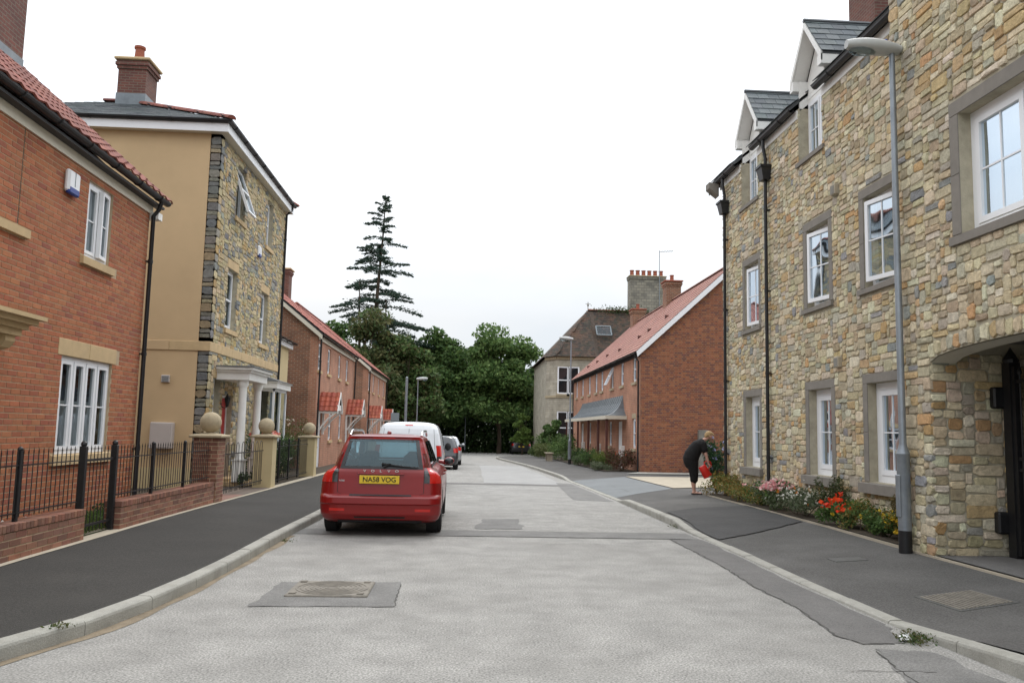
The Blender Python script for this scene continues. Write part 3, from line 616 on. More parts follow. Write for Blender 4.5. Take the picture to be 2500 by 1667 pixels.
def tiles(o, U, V, ulen, vlen, w, g, pal, kind='pan', ok=None, amp=.028, ext=.06, stag=False):
    U = Vector(U).normalized(); V = Vector(V).normalized(); Nn = U.cross(V); 
    if Nn.z < 0: Nn = -Nn
    out = []; nv = int(math.ceil(vlen / g)); nu = int(round(ulen / w)); w = ulen / nu
    for r in range(nv):
        l = min(g, vlen - r * g) + (ext if r < nv - 1 else 0)
        for k in range(-1 if stag and r % 2 else 0, nu):
            uu = k * w + (w / 2 if stag and r % 2 else 0); ww = w
            if uu < 0: ww += uu; uu = 0
            if uu + ww > ulen: ww = ulen - uu
            if ww < .03 or (ok and not ok(uu + ww / 2, (r + .5) * g)): continue
            p = Vector(o) + U * uu + V * (r * g); c = vary(random.choice(pal), .12)
            out.append(pantile(p, U, V, Nn, ww, l, g, c, amp) if kind == 'pan' else flat_tile(p, U, V, Nn, ww, l, c))
    return out
def gutter(parent, p0, p1, r=.055, mat='pipe', brackets=.9):
    p0, p1 = Vector(p0), Vector(p1); d = (p1 - p0).normalized(); s = Vector((-d.y, d.x, 0)); mb = MB(); k = 8; V = []
    for p in (p0, p1):
        for i in range(k + 1):
            t = math.pi * i / k; V.append(p + s * math.cos(t) * r - Vector((0, 0, 1)) * math.sin(t) * r)
        for i in range(k, -1, -1):
            t = math.pi * i / k; V.append(p + s * math.cos(t) * r * .85 - Vector((0, 0, 1)) * (math.sin(t) * r * .85))
    n = 2 * k + 2; mb.add(V, [(i, (i + 1) % n, n + (i + 1) % n, n + i) for i in range(n)] + [tuple(range(n)), tuple(range(2 * n - 1, n - 1, -1))]); o = mb.build('gutter', mat, parent)
    ln = (p1 - p0).length; nb = int(ln / brackets)
    for i in range(nb):
        p = p0 + d * (ln * (i + .5) / max(nb, 1)); b = MB(); b.tube([p + s * math.cos(math.pi * j / 6) * (r + .006) - Vector((0, 0, 1)) * math.sin(math.pi * j / 6) * (r + .006) for j in range(7)], .012, 5); b.build('gutter_bracket', mat, o)
    return o
def downpipe(parent, pts, r=.034, mat='pipe', n=10, clips=1.5, wall=None, join=True):
    mb = MB(); mb.tube(pts, r, n); o = mb.build('downpipe', mat, parent, smooth=True)
    a, b = Vector(pts[-2]), Vector(pts[-1]); ln = (a - b).length; k = int(ln / clips)
    for i in range(k):
        p = a.lerp(b, (i + .5) / k); m = MB(); m.lathe([(r, -.03), (r + .01, -.03), (r + .01, .03), (r, .03)], p, 10)
        if wall: m.box(Vector((min(p.x, p.x + wall[0]), p.y - .05, p.z - .012)), Vector((max(p.x, p.x + wall[0]), p.y + .05, p.z + .012)))
        m.build('pipe_clip', mat, o)
    return o
def chimney(parent, x0, x1, y0, y1, z0, z1, mat='brickchim', pots=1, cap='caststone', potmat='terracotta', flash=True, corbel=2, along='x', poth=.4, potr=.11):
    mb = MB(); mb.box((x0, y0, z0), (x1, y1, z1 - .3))
    e = .035
    for k in range(corbel): mb.box((x0 - e * (k + 1), y0 - e * (k + 1), z1 - .3 + .09 * k), (x1 + e * (k + 1), y1 + e * (k + 1), z1 - .3 + .09 * (k + 1)))
    mb.box((x0 - e * corbel * .6, y0 - e * corbel * .6, z1 - .3 + .09 * corbel), (x1 + e * corbel * .6, y1 + e * corbel * .6, z1 - .06)); c = mb.build('chimney', mat, parent)
    mb = MB(); mb.box((x0 - e * 3, y0 - e * 3, z1 - .06), (x1 + e * 3, y1 + e * 3, z1 + .02), ch=.02); mb.build('cap', cap, c)
    for k in range(pots):
        t = (k + .5) / pots; px, py = ((x0 + (x1 - x0) * t, (y0 + y1) / 2) if along == 'x' else ((x0 + x1) / 2, y0 + (y1 - y0) * t))
        m = MB(); m.lathe([(potr * .9, 0), (potr * .95, poth * .4), (potr * .85, poth * .85), (potr * 1.08, poth * .88), (potr * 1.08, poth), (potr * .8, poth), (potr * .78, poth * .6)], (px, py, z1 + .015), 16); m.build('chimney_pot', potmat, c, smooth=True)
    return c
def flashing(parent, x0, x1, y0, y1, zf, h=.22, e=.012):
    """lead apron: zf(x) roof height under the stack"""
    mb = MB()
    for (a, b) in (((x0 - e, y0 - e), (x1 + e, y0 - e)), ((x1 + e, y0 - e), (x1 + e, y1 + e))):
        mb.add([(a[0], a[1], zf(a[0]) - .1), (b[0], b[1], zf(b[0]) - .1), (b[0], b[1], zf(b[0]) + h), (a[0], a[1], zf(a[0]) + h)], [(0, 1, 2, 3)])
    return mb.build('flashing', 'lead', parent, recalc=False)
# ------------------------------------------------------------------ shells shared by the houses
def gable_shell(t, xf, xb, y0, y1, z0, ze, zr, xr, mat, skip_front=True, inset=.0, name='wall', near=True, far=True):
    """back wall and two gable walls (pentagons) with the ridge along y"""
    s = 1 if xb > xf else -1
    mb = MB(); mb.box((xb + s * .004, y0 + .26, z0), (xb - s * .25, y1 - .26, ze - .02)); mb.build('back_wall', mat, t)
    P = lambda y: [(xf + s * .30, y, z0), (xb, y, z0), (xb, y, ze), (xr, y, zr - .05), (xf + s * .004, y, ze + .004), (xf + s * .004, y, ze - .004), (xf + s * .30, y, ze - .004)]
    if far: mb = MB(); mb.prism(P(y1 - .25), (0, .25, 0)); mb.build('gable_wall', mat, t)
    if near: mb = MB(); mb.prism(P(y0), (0, .25, 0)); mb.build('gable_wall', mat, t)
def roof_slab(mb, xe, ze, xr, zr, y0, y1, th=.06):
    d = Vector((xr - xe, 0, zr - ze)).normalized(); n = Vector((-d.z, 0, d.x)); n = n if n.z > 0 else -n
    mb.prism([(xe, y0, ze), (xr, y0, zr), Vector((xr, y0, zr)) - n * th, Vector((xe, y0, ze)) - n * th], (0, y1 - y0, 0))
def ridge(parent, a, b, r=.11, seg=.42, mat='tile', pal=TILE_A):
    a, b = Vector(a), Vector(b); d = (b - a).normalized(); s = d.cross(Vector((0, 0, 1))).normalized(); u = s.cross(d); n = max(1, int((b - a).length / seg)); items = []
    for i in range(n):
        p, q = a.lerp(b, i / n), a.lerp(b, (i + .985) / n); V = []
        for e, rr in ((p, r * 1.04), (q, r)):
            for k in range(7):
                t_ = math.pi * k / 6; V.append(e + s * math.cos(t_) * rr + u * (math.sin(t_) * rr * .8 - .02))
        items.append((V, [(k, k + 1, 8 + k, 7 + k) for k in range(6)] + [tuple(range(7)), tuple(range(13, 6, -1))], vary(random.choice(pal), .1)))
    pieces(parent, 'ridge_tile', items, mat, 60)
def door(house, F, u0, u1, z0, z1, mat, dep=.08, knob=True, panels=True, light=False):
    mb = MB(); fw = .06
    mb.box((u0 - fw, -dep - .06, z0), (u0, -dep + .02, z1 + fw), F=F); mb.box((u1, -dep - .06, z0), (u1 + fw, -dep + .02, z1 + fw), F=F); mb.box((u0, -dep - .06, z1), (u1, -dep + .02, z1 + fw), F=F)
    fr = mb.build('door_frame', 'upvc', house)
    d = MB(); d.box((u0 + .004, -dep - .05, z0 + .01), (u1 - .004, -dep, z1 - .004), F=F); D_ = d.build('door', mat, house)
    if panels:
        for (a, b, c, e) in ((.14, .46, .08, .42), (.54, .86, .08, .42), (.14, .46, .5, .92), (.54, .86, .5, .92)):
            p = MB(); w_, h_ = u1 - u0, z1 - z0; p.box((u0 + a * w_, -dep - .01, z0 + c * h_), (u0 + b * w_, -dep + .012, z0 + e * h_), F=F, ch=.01); p.build('door_panel', mat, D_)
    if knob: k = MB(); k.ball(F(u0 + .1 * (u1 - u0), -dep + .04, z0 + 1.0), .03, 10, 6); k.build('knob', 'chrome', D_)
def alarm_box(parent, F, u, z, w=.3, h=.3, blue=True):
    m = MB(); m.box((u - w / 2, 0, z - h / 2), (u + w / 2, .085, z + h / 2), F=F, ch=.03); o = m.build('alarm_box', 'upvc', parent)
    m = MB(); m.box((u - w * .45, .02, z - h / 2 - .02), (u + w * .45, .09, z - h * .22), F=F, ch=.02); m.build('alarm_lens', 'blueplastic', o)
    m = MB(); m.box((u - .006, .08, z - h * .2), (u + .006, .09, z + h * .45), F=F); m.build('alarm_rib', 'signgrey', o)
# ------------------------------------------------------------------ red brick house, left, nearest
A = thing('brick_house', 'red brick house with pantiled roof and wide four-light ground floor window behind iron railings', 'house', (-5.6, 14.65, .1))
FA = FL(-5.6)
wa = [(11.88, 13.54, 1.09, 2.46), (12.30, 13.14, 3.96, 5.10), (8.4, 9.80, 3.96, 5.10), (8.85, 9.80, .15, 2.25)]
mb = MB(); slab(mb, FA, 3, 14.65, .05, 5.3, wa, .3); mb.build('wall', 'mortar', A)
it = bricks(FA, 7.6, 14.65, .13, 5.25, wa + [(11.76, 13.80, 2.46, 2.70), (11.76, 13.76, .94, 1.09), (12.18, 13.46, 3.83, 3.96), (8.8, 10.69, 3.83, 3.96), (10.455, 10.475, 3.96, 5.25)], BR_A)
pieces(A, 'brick', it, 'brick', 300)
gable_shell(A, -5.6, -13.4, 3, 14.65, .05, 5.3, 9.1, -9.6, 'brickwall')
window(A, FA, *wa[0], lights=4, bars=(1, 2), sill=('caststone', .12, .15, .06), lintel=('caststone', .13, .24, .012, 2), curt='half', dep=.04)
window(A, FA, *wa[1], lights=2, bars=(1, 2), sill=('caststone', .13, .13, .06), curt='net', dep=.04, openl={1: math.radians(7)}, hinge=1)
window(A, FA, *wa[2], lights=2, bars=(1, 2), sill=('caststone', .89, .13, .06), curt='side', dep=.045)
door(A, FA, 8.9, 9.75, .15, 2.2, 'whitepaint')
# stone door hood on carved brackets
mb = MB()
for (d_, z0_, z1_, e) in ((.42, 2.52, 2.60, 0), (.47, 2.60, 2.66, .05), (.55, 2.66, 2.72, .11), (.62, 2.72, 2.77, .17)): mb.box((8.55 - e, 0, z0_), (9.98 + e, d_, z1_), F=FA)
hood = mb.build('door_hood', 'caststone', A)
for u in (8.62, 9.72):
    pr = [(0, 2.52), (.38, 2.52), (.38, 2.45), (.33, 2.38), (.2, 2.34), (.12, 2.27), (.1, 2.2), (.04, 2.14), (0, 2.14)]
    mb = MB(); mb.prism([FA(u, d_, z_) for d_, z_ in pr], (0, .2, 0)); mb.build('bracket', 'caststone', hood)
mb = MB(); mb.box((10.457, -.01, 3.98), (10.473, .002, 5.2), F=FA); mb.build('movement_joint', 'dirt', A)
alarm_box(A, FA, 11.69, 4.87, .34, .32)
mb = MB(); mb.box((4, .0, 5.20), (14.72, .03, 5.37), F=FA); mb.build('fascia', 'cream_paint', A)
mb = MB(); mb.box((4, .03, 5.34), (14.9, .16, 5.38), F=FA); mb.build('soffit', 'plastic', A)
gutter(A, (-5.40, 14.93, 5.475), (-5.40, 4, 5.475), .07, brackets=.85)
mb = MB(); roof_slab(mb, -5.42, 5.47, -9.6, 9.06, 3, 14.9); roof_slab(mb, -13.8, 5.47, -9.6, 9.06, 3, 14.9); R_ = mb.build('roof', 'plastic', A)
V_ = Vector((-4.18, 0, 3.59)); it = tiles((-5.33, 14.95, 5.46), (0, -1, 0), V_, 7.2, V_.length, .295, .30, TILE_A)
pieces(A, 'roof_tile', it, 'tile', 300)
ridge(A, (-9.6, 14.95, 9.12), (-9.6, 7.5, 9.12))
ch = chimney(A, -8.6, -7.72, 13.35, 14.15, 7.3, 11.3, pots=2, corbel=2); flashing(ch, -8.6, -7.72, 13.35, 14.15, lambda x: 5.47 + (-5.42 - x) * .859, .26)
downpipe(A, [(-5.40, 14.63, 5.42), (-5.44, 14.64, 5.28), (-5.53, 14.645, 5.16), (-5.53, 14.645, .3)], .036, wall=(-.07,))
mb = MB(); mb.tube([(-5.53, 14.645, .3), (-5.50, 14.5, .16)], .036, 8); mb.build('pipe_shoe', 'pipe', A)
mb = MB(); mb.box((-5.65, 14.66, 5.12), (-5.45, 14.85, 5.24)); mb.build('eave_block', 'whitepaint', A)

# ------------------------------------------------------------------ three storey rendered and stone house
B = thing('townhouse', 'three storey townhouse with ochre rendered side and rubble stone front', 'house', (-5.9, 19.5, .1))
FB = FL(-5.9); X_ = -5.9; FBs = FS_(19.5)
wb = [(20.98, 21.84, 6.82, 8.18), (24.22, 24.98, 6.80, 8.16), (20.62, 21.52, 3.92, 5.42), (24.02, 24.95, 3.90, 5.40), (19.98, 20.56, 1.30, 2.64), (20.75, 21.65, .22, 2.28), (23.98, 25.5, .9, 2.6)]
mb = MB(); slab(mb, FB, 19.5, 26.7, .05, 8.45, wb, .3); mb.build('wall', 'mortar_grey', B)
strip = [(19.4, 26.8, 3.22, 3.46)]; extra = [(u0 - .06, u1 + .06, z1, z1 + .24) for (u0, u1, z0, z1) in (wb[2], wb[3], wb[4])] + [(u0 - .09, u1 + .09, z0 - .13, z0) for (u0, u1, z0, z1) in wb[:5]]
it = rubble(FB, 19.5, 26.7, .12, 8.36, lambda u, z: inh(u, z, wb + strip + extra) or u < 19.74, ST_B, .05, (3, 8), (2, 3), .018, 3)
for k in range(41):       # quoins: dark stones that turn the corner
    z = .14 + k * .2
    if 3.15 < z < 3.46 or z > 8.2: continue
    ln = (.24, .38)[k % 2] * random.uniform(.9, 1.1); hh = .2
    it.append(stone_geo(FB, 19.5, 19.5 + .25, z, z + hh, proud=.016, col=vary(random.choice(ST_B), .15)))
    if k % 2 == 0: it.append(stone_geo(FBs, -6.15, -5.9, z, z + hh, proud=.016, col=vary(random.choice([(.16, .16, .15), (.2, .185, .15), (.13, .133, .135), (.26, .2, .12)]), .15)))
    else:
        it.append(stone_geo(FBs, -6.15, -5.9, z, z + hh / 2, proud=.016, col=vary(random.choice([(.16, .16, .15), (.19, .18, .15), (.28, .23, .15)]), .15))); it.append(stone_geo(FBs, -6.15, -5.9, z + hh / 2, z + hh, proud=.016, col=vary((.18, .17, .14), .15)))
pieces(B, 'stone', it, 'stone', 300)
mb = MB(); mb.box((-6.15, 19.5, .05), (-5.9, 19.76, 8.44)); mb.build('corner_core', 'mortar_grey', B)
mb = MB(); mb.box((-14, 19.48, .05), (-6.15, 19.8, 8.44)); mb.build('side_wall', 'ochre', B)
mb = MB(); mb.box((-14, 19.455, .05), (-6.15, 19.479, .55)); mb.build('plinth', 'cream_render', B)
mb = MB(); mb.box((-14, 26.4, .05), (-5.92, 26.7, 8.44)); mb.box((-14, 19.8, .05), (-13.7, 26.4, 8.44)); mb.build('back_wall', 'ochre', B)
# string course blocks
for i in range(8): MB().box((19.5 + i * .9 - (.03 if i == 0 else 0), -.02, 3.23), (19.5 + (i + 1) * .9 - .004, .035, 3.45), F=FB, ch=.008).build('string_course', 'caststone', B)
for i in range(9): MB().box((-5.9 - (i + 1) * .9 + .004, -.02, 3.23), (-5.9 - i * .9 + (.033 if i == 0 else 0), .045, 3.45), F=FBs, ch=.008).build('string_course', 'caststone' if i == 0 else 'ochre', B)
sl = ('caststone', .09, .13, .06)
window(B, FB, *wb[0], lights=1, bars=(1, 1), top=.5, sill=sl, curt='blind', dep=.12, tophung={0: math.radians(20)})
window(B, FB, *wb[1], lights=1, bars=(1, 1), top=.5, sill=sl, curt='side', dep=.12)
for k in (2, 3): window(B, FB, *wb[k], lights=1, bars=(1, 1), top=.5, sill=sl, lintel=('caststone', .06, .23, .015, 1), curt='far', dep=.12)
window(B, FB, *wb[4], lights=1, bars=(1, 1), sill=sl, lintel=('caststone', .06, .24, .015, 1), curt='side', dep=.14)
door(B, FB, 20.80, 21.60, .22, 2.22, 'reddoor', dep=.14)
mb = MB(); mb.box((20.3, 0, .1), (22.1, .75, .2), F=FB); mb.box((20.5, 0, .2), (21.9, .35, .26), F=FB); mb.build('doorstep', 'caststone', B)
# portico
mb = MB(); mb.box((20.18, 0, 2.62), (22.0, .78, 2.80), F=FB); mb.box((20.13, 0, 2.80), (22.05, .83, 2.86), F=FB); mb.box((20.07, 0, 2.86), (22.11, .89, 2.92), F=FB); po = mb.build('portico', 'whitepaint', B)
mb = MB(); mb.box((20.04, 0, 2.921), (22.14, .92, 2.95), F=FB); mb.build('portico_roof', 'lead', po)
for y in (20.36, 21.82):
    mb = MB(); mb.lathe([(.105, .72), (.115, .74), (.105, .78), (.10, .8), (.088, 2.42), (.095, 2.45), (.12, 2.5), (.125, 2.54), (.125, 2.62)], (-5.30, y, 0), 20); mb.box((-5.43, y - .13, .2), (-5.17, y + .13, .70), ch=.012); mb.box((-5.45, y - .15, .70), (-5.15, y + .15, .73)); mb.build('column', 'whitepaint', po, smooth=30)
# lantern on the wall
mb = MB(); c_ = FB(20.66, .16, 2.08); mb.tube([FB(20.66, .0, 2.0), FB(20.66, .1, 1.95), FB(20.66, .16, 1.98)], .012, 6); mb.lathe([(.03, -.1), (.075, .1), (.085, .1), (.02, .18), (.01, .22)], c_, 6); mb.box(FB(20.62, 0, 1.93), FB(20.70, .015, 2.08)); mb.build('lantern', 'black', B)
# bay window
mb = MB(); mb.box((23.9, 0, .12), (25.6, .56, .85), F=FB); by = mb.build('bay_window', 'cream_render', B)
mb = MB(); mb.box((23.82, 0, 2.60), (25.68, .64, 2.76), F=FB); mb.box((23.78, 0, 2.76), (25.72, .68, 2.80), F=FB); mb.build('bay_fascia', 'whitepaint', by)
mb = MB(); mb.add([FB(23.75, .72, 2.80), FB(25.75, .72, 2.80), FB(25.55, 0, 3.02), FB(23.95, 0, 3.02), FB(23.75, 0, 2.801), FB(25.75, 0, 2.801)], [(0, 1, 2, 3), (0, 3, 4), (1, 5, 2), (0, 4, 5, 1)]); mb.build('bay_roof', 'slate_plain', by)
mb = MB()
for (u, d_) in ((23.93, .5), (24.74, .5), (25.5, .5)): mb.box((u, d_, .93), (u + .07, d_ + .05, 2.6), F=FB)
mb.box((23.93, .5, .85), (25.57, .56, .93), F=FB); mb.box((23.90, 0, .85), (23.96, .56, .93), F=FB); mb.box((23.93, .50, 2.52), (25.57, .55, 2.6), F=FB); mb.box((23.93, .02, 2.52), (23.99, .5, 2.6), F=FB); mb.box((23.93, 0, .93), (23.99, .06, 2.52), F=FB); mb.box((23.88, 0, .82), (25.62, .6, .87), F=FB)
mb.build('bay_frame', 'upvc', by)
for (a, b) in ((24.0, 24.74), (24.81, 25.5)): MB().add([FB(a, .52, .93), FB(b, .52, .93), FB(b, .52, 2.52), FB(a, .52, 2.52)], [(0, 1, 2, 3)]).build('pane', 'glass', by, recalc=False)
MB().add([FB(23.96, .06, .93), FB(23.96, .5, .93), FB(23.96, .5, 2.52), FB(23.96, .06, 2.52)], [(0, 1, 2, 3)]).build('pane', 'glass', by, recalc=False)
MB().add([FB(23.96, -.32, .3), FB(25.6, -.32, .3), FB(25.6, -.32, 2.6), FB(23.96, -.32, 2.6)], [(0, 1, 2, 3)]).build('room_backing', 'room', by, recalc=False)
mb = MB(); A_ = [FB(24.0 + .03 * i, .42 + .02 * math.sin(i * 1.9), .95) for i in range(14)]; B_ = [(p[0], p[1], 2.5) for p in A_]; ribbon(mb, A_, B_); mb.build('curtain', 'curtain', by, recalc=False)
alarm_box(B, FB, 23.4, 6.42, .28, .3)
# meter box and vent on the rendered side
mb = MB(); mb.box((-7.04, 0, .98), (-6.55, .2, 1.57), F=FS_(19.48), ch=.015); mt = mb.build('meter_box', 'meter', B)
mb = MB(); mb.box((-7.0, .2, 1.02), (-6.59, .206, 1.53), F=FS_(19.48)); mb.build('meter_door', 'meter', mt)
mb = MB(); mb.box((-6.92, 0, 2.48), (-6.73, .05, 2.65), F=FS_(19.48), ch=.01); vt = mb.build('vent', 'meter', B)
for k in range(5): MB().box((-6.90, .05, 2.50 + k * .028), (-6.75, .058, 2.515 + k * .028), F=FS_(19.48)).build('vent_slat', 'signgrey', vt)
# eaves and hipped roof
mb = MB(); mb.box((-14.2, 19.3, 8.40), (-5.72, 26.9, 8.42)); mb.build('soffit', 'cream_paint', B)
mb = MB(); mb.box((-14.2, 19.28, 8.40), (-5.70, 19.30, 8.60)); mb.box((-5.72, 19.3, 8.40), (-5.70, 26.92, 8.60)); mb.build('fascia', 'upvc', B)
gutter(B, (-5.66, 19.2, 8.66), (-5.66, 26.9, 8.66), .06); gutter(B, (-14, 19.24, 8.66), (-5.62, 19.24, 8.66), .06)
e0 = [(-5.62, 19.2, 8.66), (-5.62, 27.0, 8.66), (-14.2, 27.0, 8.66), (-14.2, 19.2, 8.66)]; r0, r1 = (-9.5, 23.1, 10.45), (-10.3, 23.1, 10.45)
mb = MB(); mb.add(e0 + [r0, r1], [(0, 4, 5, 3), (0, 1, 4), (1, 2, 5, 4), (2, 3, 5), (0, 1, 2, 3)]); mb.build('roof', 'slate_plain', B)
it = []
def clipq(u, v, ): return True
U_ = Vector((-1, 0, 0)); Vv = Vector((0, 3.9, 1.79)); ln = Vv.length
it = tiles((-5.62, 19.2, 8.668), U_, Vv, 8.58, ln, .3, .24, SLATE, 'flat', ok=lambda u, v: 3.88 * v / ln < u < 8.58 - 3.9 * v / ln, stag=True)
U2 = Vector((0, 1, 0)); V2 = Vector((-3.88, 0, 1.79)); l2 = V2.length
it += tiles((-5.612, 19.2, 8.668), U2, V2, 7.8, l2, .3, .24, SLATE, 'flat', ok=lambda u, v: 3.9 * v / l2 < u < 7.8 - 3.9 * v / l2, stag=True)
pieces(B, 'slate', it, 'slate', 300)
ridge(B, (-5.60, 19.18, 8.70), (-9.5, 23.1, 10.5)); ridge(B, (-9.5, 23.1, 10.5), (-10.3, 23.1, 10.5)); ridge(B, (-5.6, 27.0, 8.70), (-9.5, 23.1, 10.5))
ch = chimney(B, -9.75, -8.99, 22.6, 23.4, 9.6, 11.55, pots=1, poth=.5, potr=.14); mb = MB(); mb.box((-9.77, 22.58, 9.8), (-8.97, 23.42, 10.55)); mb.build('flashing', 'lead', ch)
downpipe(B, [(-5.66, 26.6, 8.62), (-5.7, 26.6, 8.45), (-5.85, 26.6, 8.3), (-5.85, 26.6, .2)], .036, wall=(-.05,))

# ------------------------------------------------------------------ low cream house beyond it
C_ = thing('cream_house', 'low cream rendered house with slate roof squeezed between the townhouse and brick terrace', 'house', (-6.35, 26.9, 0)); FC = FL(-6.35)
wc = [(27.5, 28.3, 3.15, 4.2)]
mb = MB(); slab(mb, FC, 26.72, 30.3, -.1, 4.45, wc, .3); mb.build('wall', 'cream_render', C_)
mb = MB(); mb.box((-12, 30.05, -.1), (-6.37, 30.3, 4.45)); mb.box((-12, 26.72, -.1), (-11.8, 30, 4.45)); mb.build('side_wall', 'cream_render', C_)
window(C_, FC, *wc[0], lights=1, top=.5, sill=('caststone', .08, .12, .05), dep=.1)
mb = MB(); mb.prism([(-6.15, 26.72, 4.45), (-12, 26.72, 4.45), (-9.2, 26.72, 6.6)], (0, 3.75, 0)); mb.build('roof', 'slate_plain', C_)
mb = MB(); mb.box((-6.32, 26.72, 4.3), (-6.22, 30.45, 4.46)); mb.build('fascia', 'upvc', C_); gutter(C_, (-6.12, 26.72, 4.52), (-6.12, 30.5, 4.52), .055)
# ------------------------------------------------------------------ brick terraces on the left
def terrace_left(name, label, y0, y1, wins, ze, canopies, gwins, doors, chims, group):
    g0 = gz((y0 + y1) / 2); t = thing(name, label, 'house', (-5.6, y0, g0), group); F = FL(-5.6)
    W_ = [(w - .02, w + .66, 3.72, 4.76) for w in wins] + [(w, w + .75, 1.0, 2.15) for w in gwins] + [(d - .02, d + .86, g0 + .15, 2.2) for d in doors]
    mb = MB(); slab(mb, F, y0, y1, g0 - .1, ze, W_, .3); mb.build('wall', 'brickwall_lit', t)
    zr, xr = ze + 3.7, -9.9
    gable_shell(t, -5.6, -14.2, y0, y1, g0 - .1, ze, zr, xr, 'brickwall')
    for k in range(len(wins)): window(t, F, *W_[k], lights=1, top=.5, sill=('caststone', .1, .12, .06), dep=.05, curt='side')
    for k in range(len(gwins)): window(t, F, *W_[len(wins) + k], lights=1, top=.5, sill=('caststone', .1, .12, .06), dep=.05, curt='side', lintel=('caststone', .08, .2, .012, 1))
    for d in doors: door(t, F, d + .04, d + .80, g0 + .16, 2.12, 'upvc', dep=.06)
    mb = MB(); mb.box((-5.57, y0 - .05, ze - .12), (-5.54, y1 + .05, ze + .06)); mb.build('fascia', 'cream_paint', t)
    gutter(t, (-5.42, y0 - .2, ze + .1), (-5.42, y1 + .2, ze + .1), .06, brackets=2)
    mb = MB(); roof_slab(mb, -5.38, ze + .1, xr, zr + .02, y0 - .2, y1 + .2); roof_slab(mb, -14.4, ze + .1, xr, zr + .02, y0 - .2, y1 + .2); mb.build('roof', 'plastic', t)
    V_ = Vector((xr + 5.36, 0, zr - ze - .09)); it = tiles((-5.34, y0 - .22, ze + .09), (0, 1, 0), V_, y1 - y0 + .44, V_.length, .3, .3, [(.30, .095, .07), (.26, .08, .06), (.33, .115, .085)], amp=.022)
    pieces(t, 'roof_tile', it, 'tile', 0, 'roof_tiles'); ridge(t, (xr, y0 - .2, zr + .06), (xr, y1 + .2, zr + .06), pal=[(.3, .1, .075)])
    d_ = Vector((xr + 5.4, 0, zr - ze - .1)).normalized()
    mb = MB(); mb.prism([(-5.42, y0 - .2, ze + .05), (xr, y0 - .2, zr - .02), (xr, y0 - .2, zr - .2), (-5.42, y0 - .2, ze - .13)], (0, .03, 0)); mb.build('bargeboard', 'cream_paint', t)
    for (yc, x0, zt) in chims: 
        c = chimney(t, x0, x0 + .85, yc, yc + .75, zr - 1.2, zt, mat='brickchim', pots=1, poth=.5)
    for yc in canopies:
        zc, zz = 2.26 + g0 * .3, 2.95 + g0 * .3; mb = MB()
        mb.add([(-5.6, yc, zc), (-4.85, yc, zc), (-4.85, yc + .6, zz), (-5.6, yc + .6, zz), (-5.6, yc + 1.2, zc), (-4.85, yc + 1.2, zc)], [(0, 1, 2, 3), (3, 2, 5, 4)]); cp = mb.build('porch_canopy', 'plastic', t, recalc=False)
        it = []
        for (o_, U_, V2) in (((-4.83, yc - .05, zc - .06), (-1, 0, 0), Vector((0, .65, .75))), ((-5.6, yc + 1.25, zc - .06), (1, 0, 0), Vector((0, -.65, .75)))): it += tiles(o_, U_, V2, .78, V2.length, .2, .25, [(.34, .085, .05), (.30, .07, .045), (.38, .105, .06)], amp=.03)
        for (v, f, c) in it: MB().add(v, f, c).build('canopy_tile', 'tile', cp)
        mb = MB()
        for s_ in (0, 1):
            ya = yc - .06 if s_ == 0 else yc + 1.26; mb.prism([(-4.83, ya, zc - .14), (-4.83, ya, zc - .03), (-4.83, yc + .6, zz + .02), (-4.83, yc + .6, zz - .1)], (.03, 0, 0))
        mb.box((-4.86, yc + .08, zc - .02), (-4.84, yc + 1.12, zc + .2)); mb.build('bargeboard', 'whitepaint', cp)
        for ya in (yc - .02, yc + 1.13): MB().box((-5.6, ya, zc - .13), (-4.82, ya + .09, zc - .03)).build('canopy_beam', 'whitepaint', cp)
        for ya in (yc + .02, yc + 1.17):
            mb = MB(); mb.box((-5.6, ya - .035, zc - .95), (-5.52, ya + .035, zc - .13)); mb.tube([(-5.56, ya, zc - .85), (-5.4, ya, zc - .6), (-5.2, ya, zc - .35), (-4.95, ya, zc - .13)], .035, 6); mb.build('canopy_bracket', 'whitepaint', cp)
    downpipe(t, [(-5.42, y0 + .1, ze + .08), (-5.5, y0 + .1, ze - .12), (-5.52, y0 + .1, g0 + .15)], .036)
    downpipe(t, [(-5.42, y1 - .1, ze + .08), (-5.5, y1 - .1, ze - .12), (-5.52, y1 - .1, g0 + .15)], .036)
    return t
terrace_left('brick_terrace', 'brick terrace with two tiled porch canopies, its gable beside the low cream house', 32.0, 42.6, [32.2, 34.45, 37.4, 39.85], 4.98, [32.5, 40.3], [35.3, 38.2], [32.62, 40.45], [(37.2, -9.9, 9.62), (42.4, -9.9, 9.55)], 'brick terraces on the porch canopy side')
terrace_left('brick_terrace', 'further brick terrace with two small tiled porches, next to the trees', 49.0, 60.3, [49.35, 51.75, 55.05, 58.4], 4.95, [49.4, 57.2], [52.2, 55], [49.55, 57.35], [], 'brick terraces on the porch canopy side')
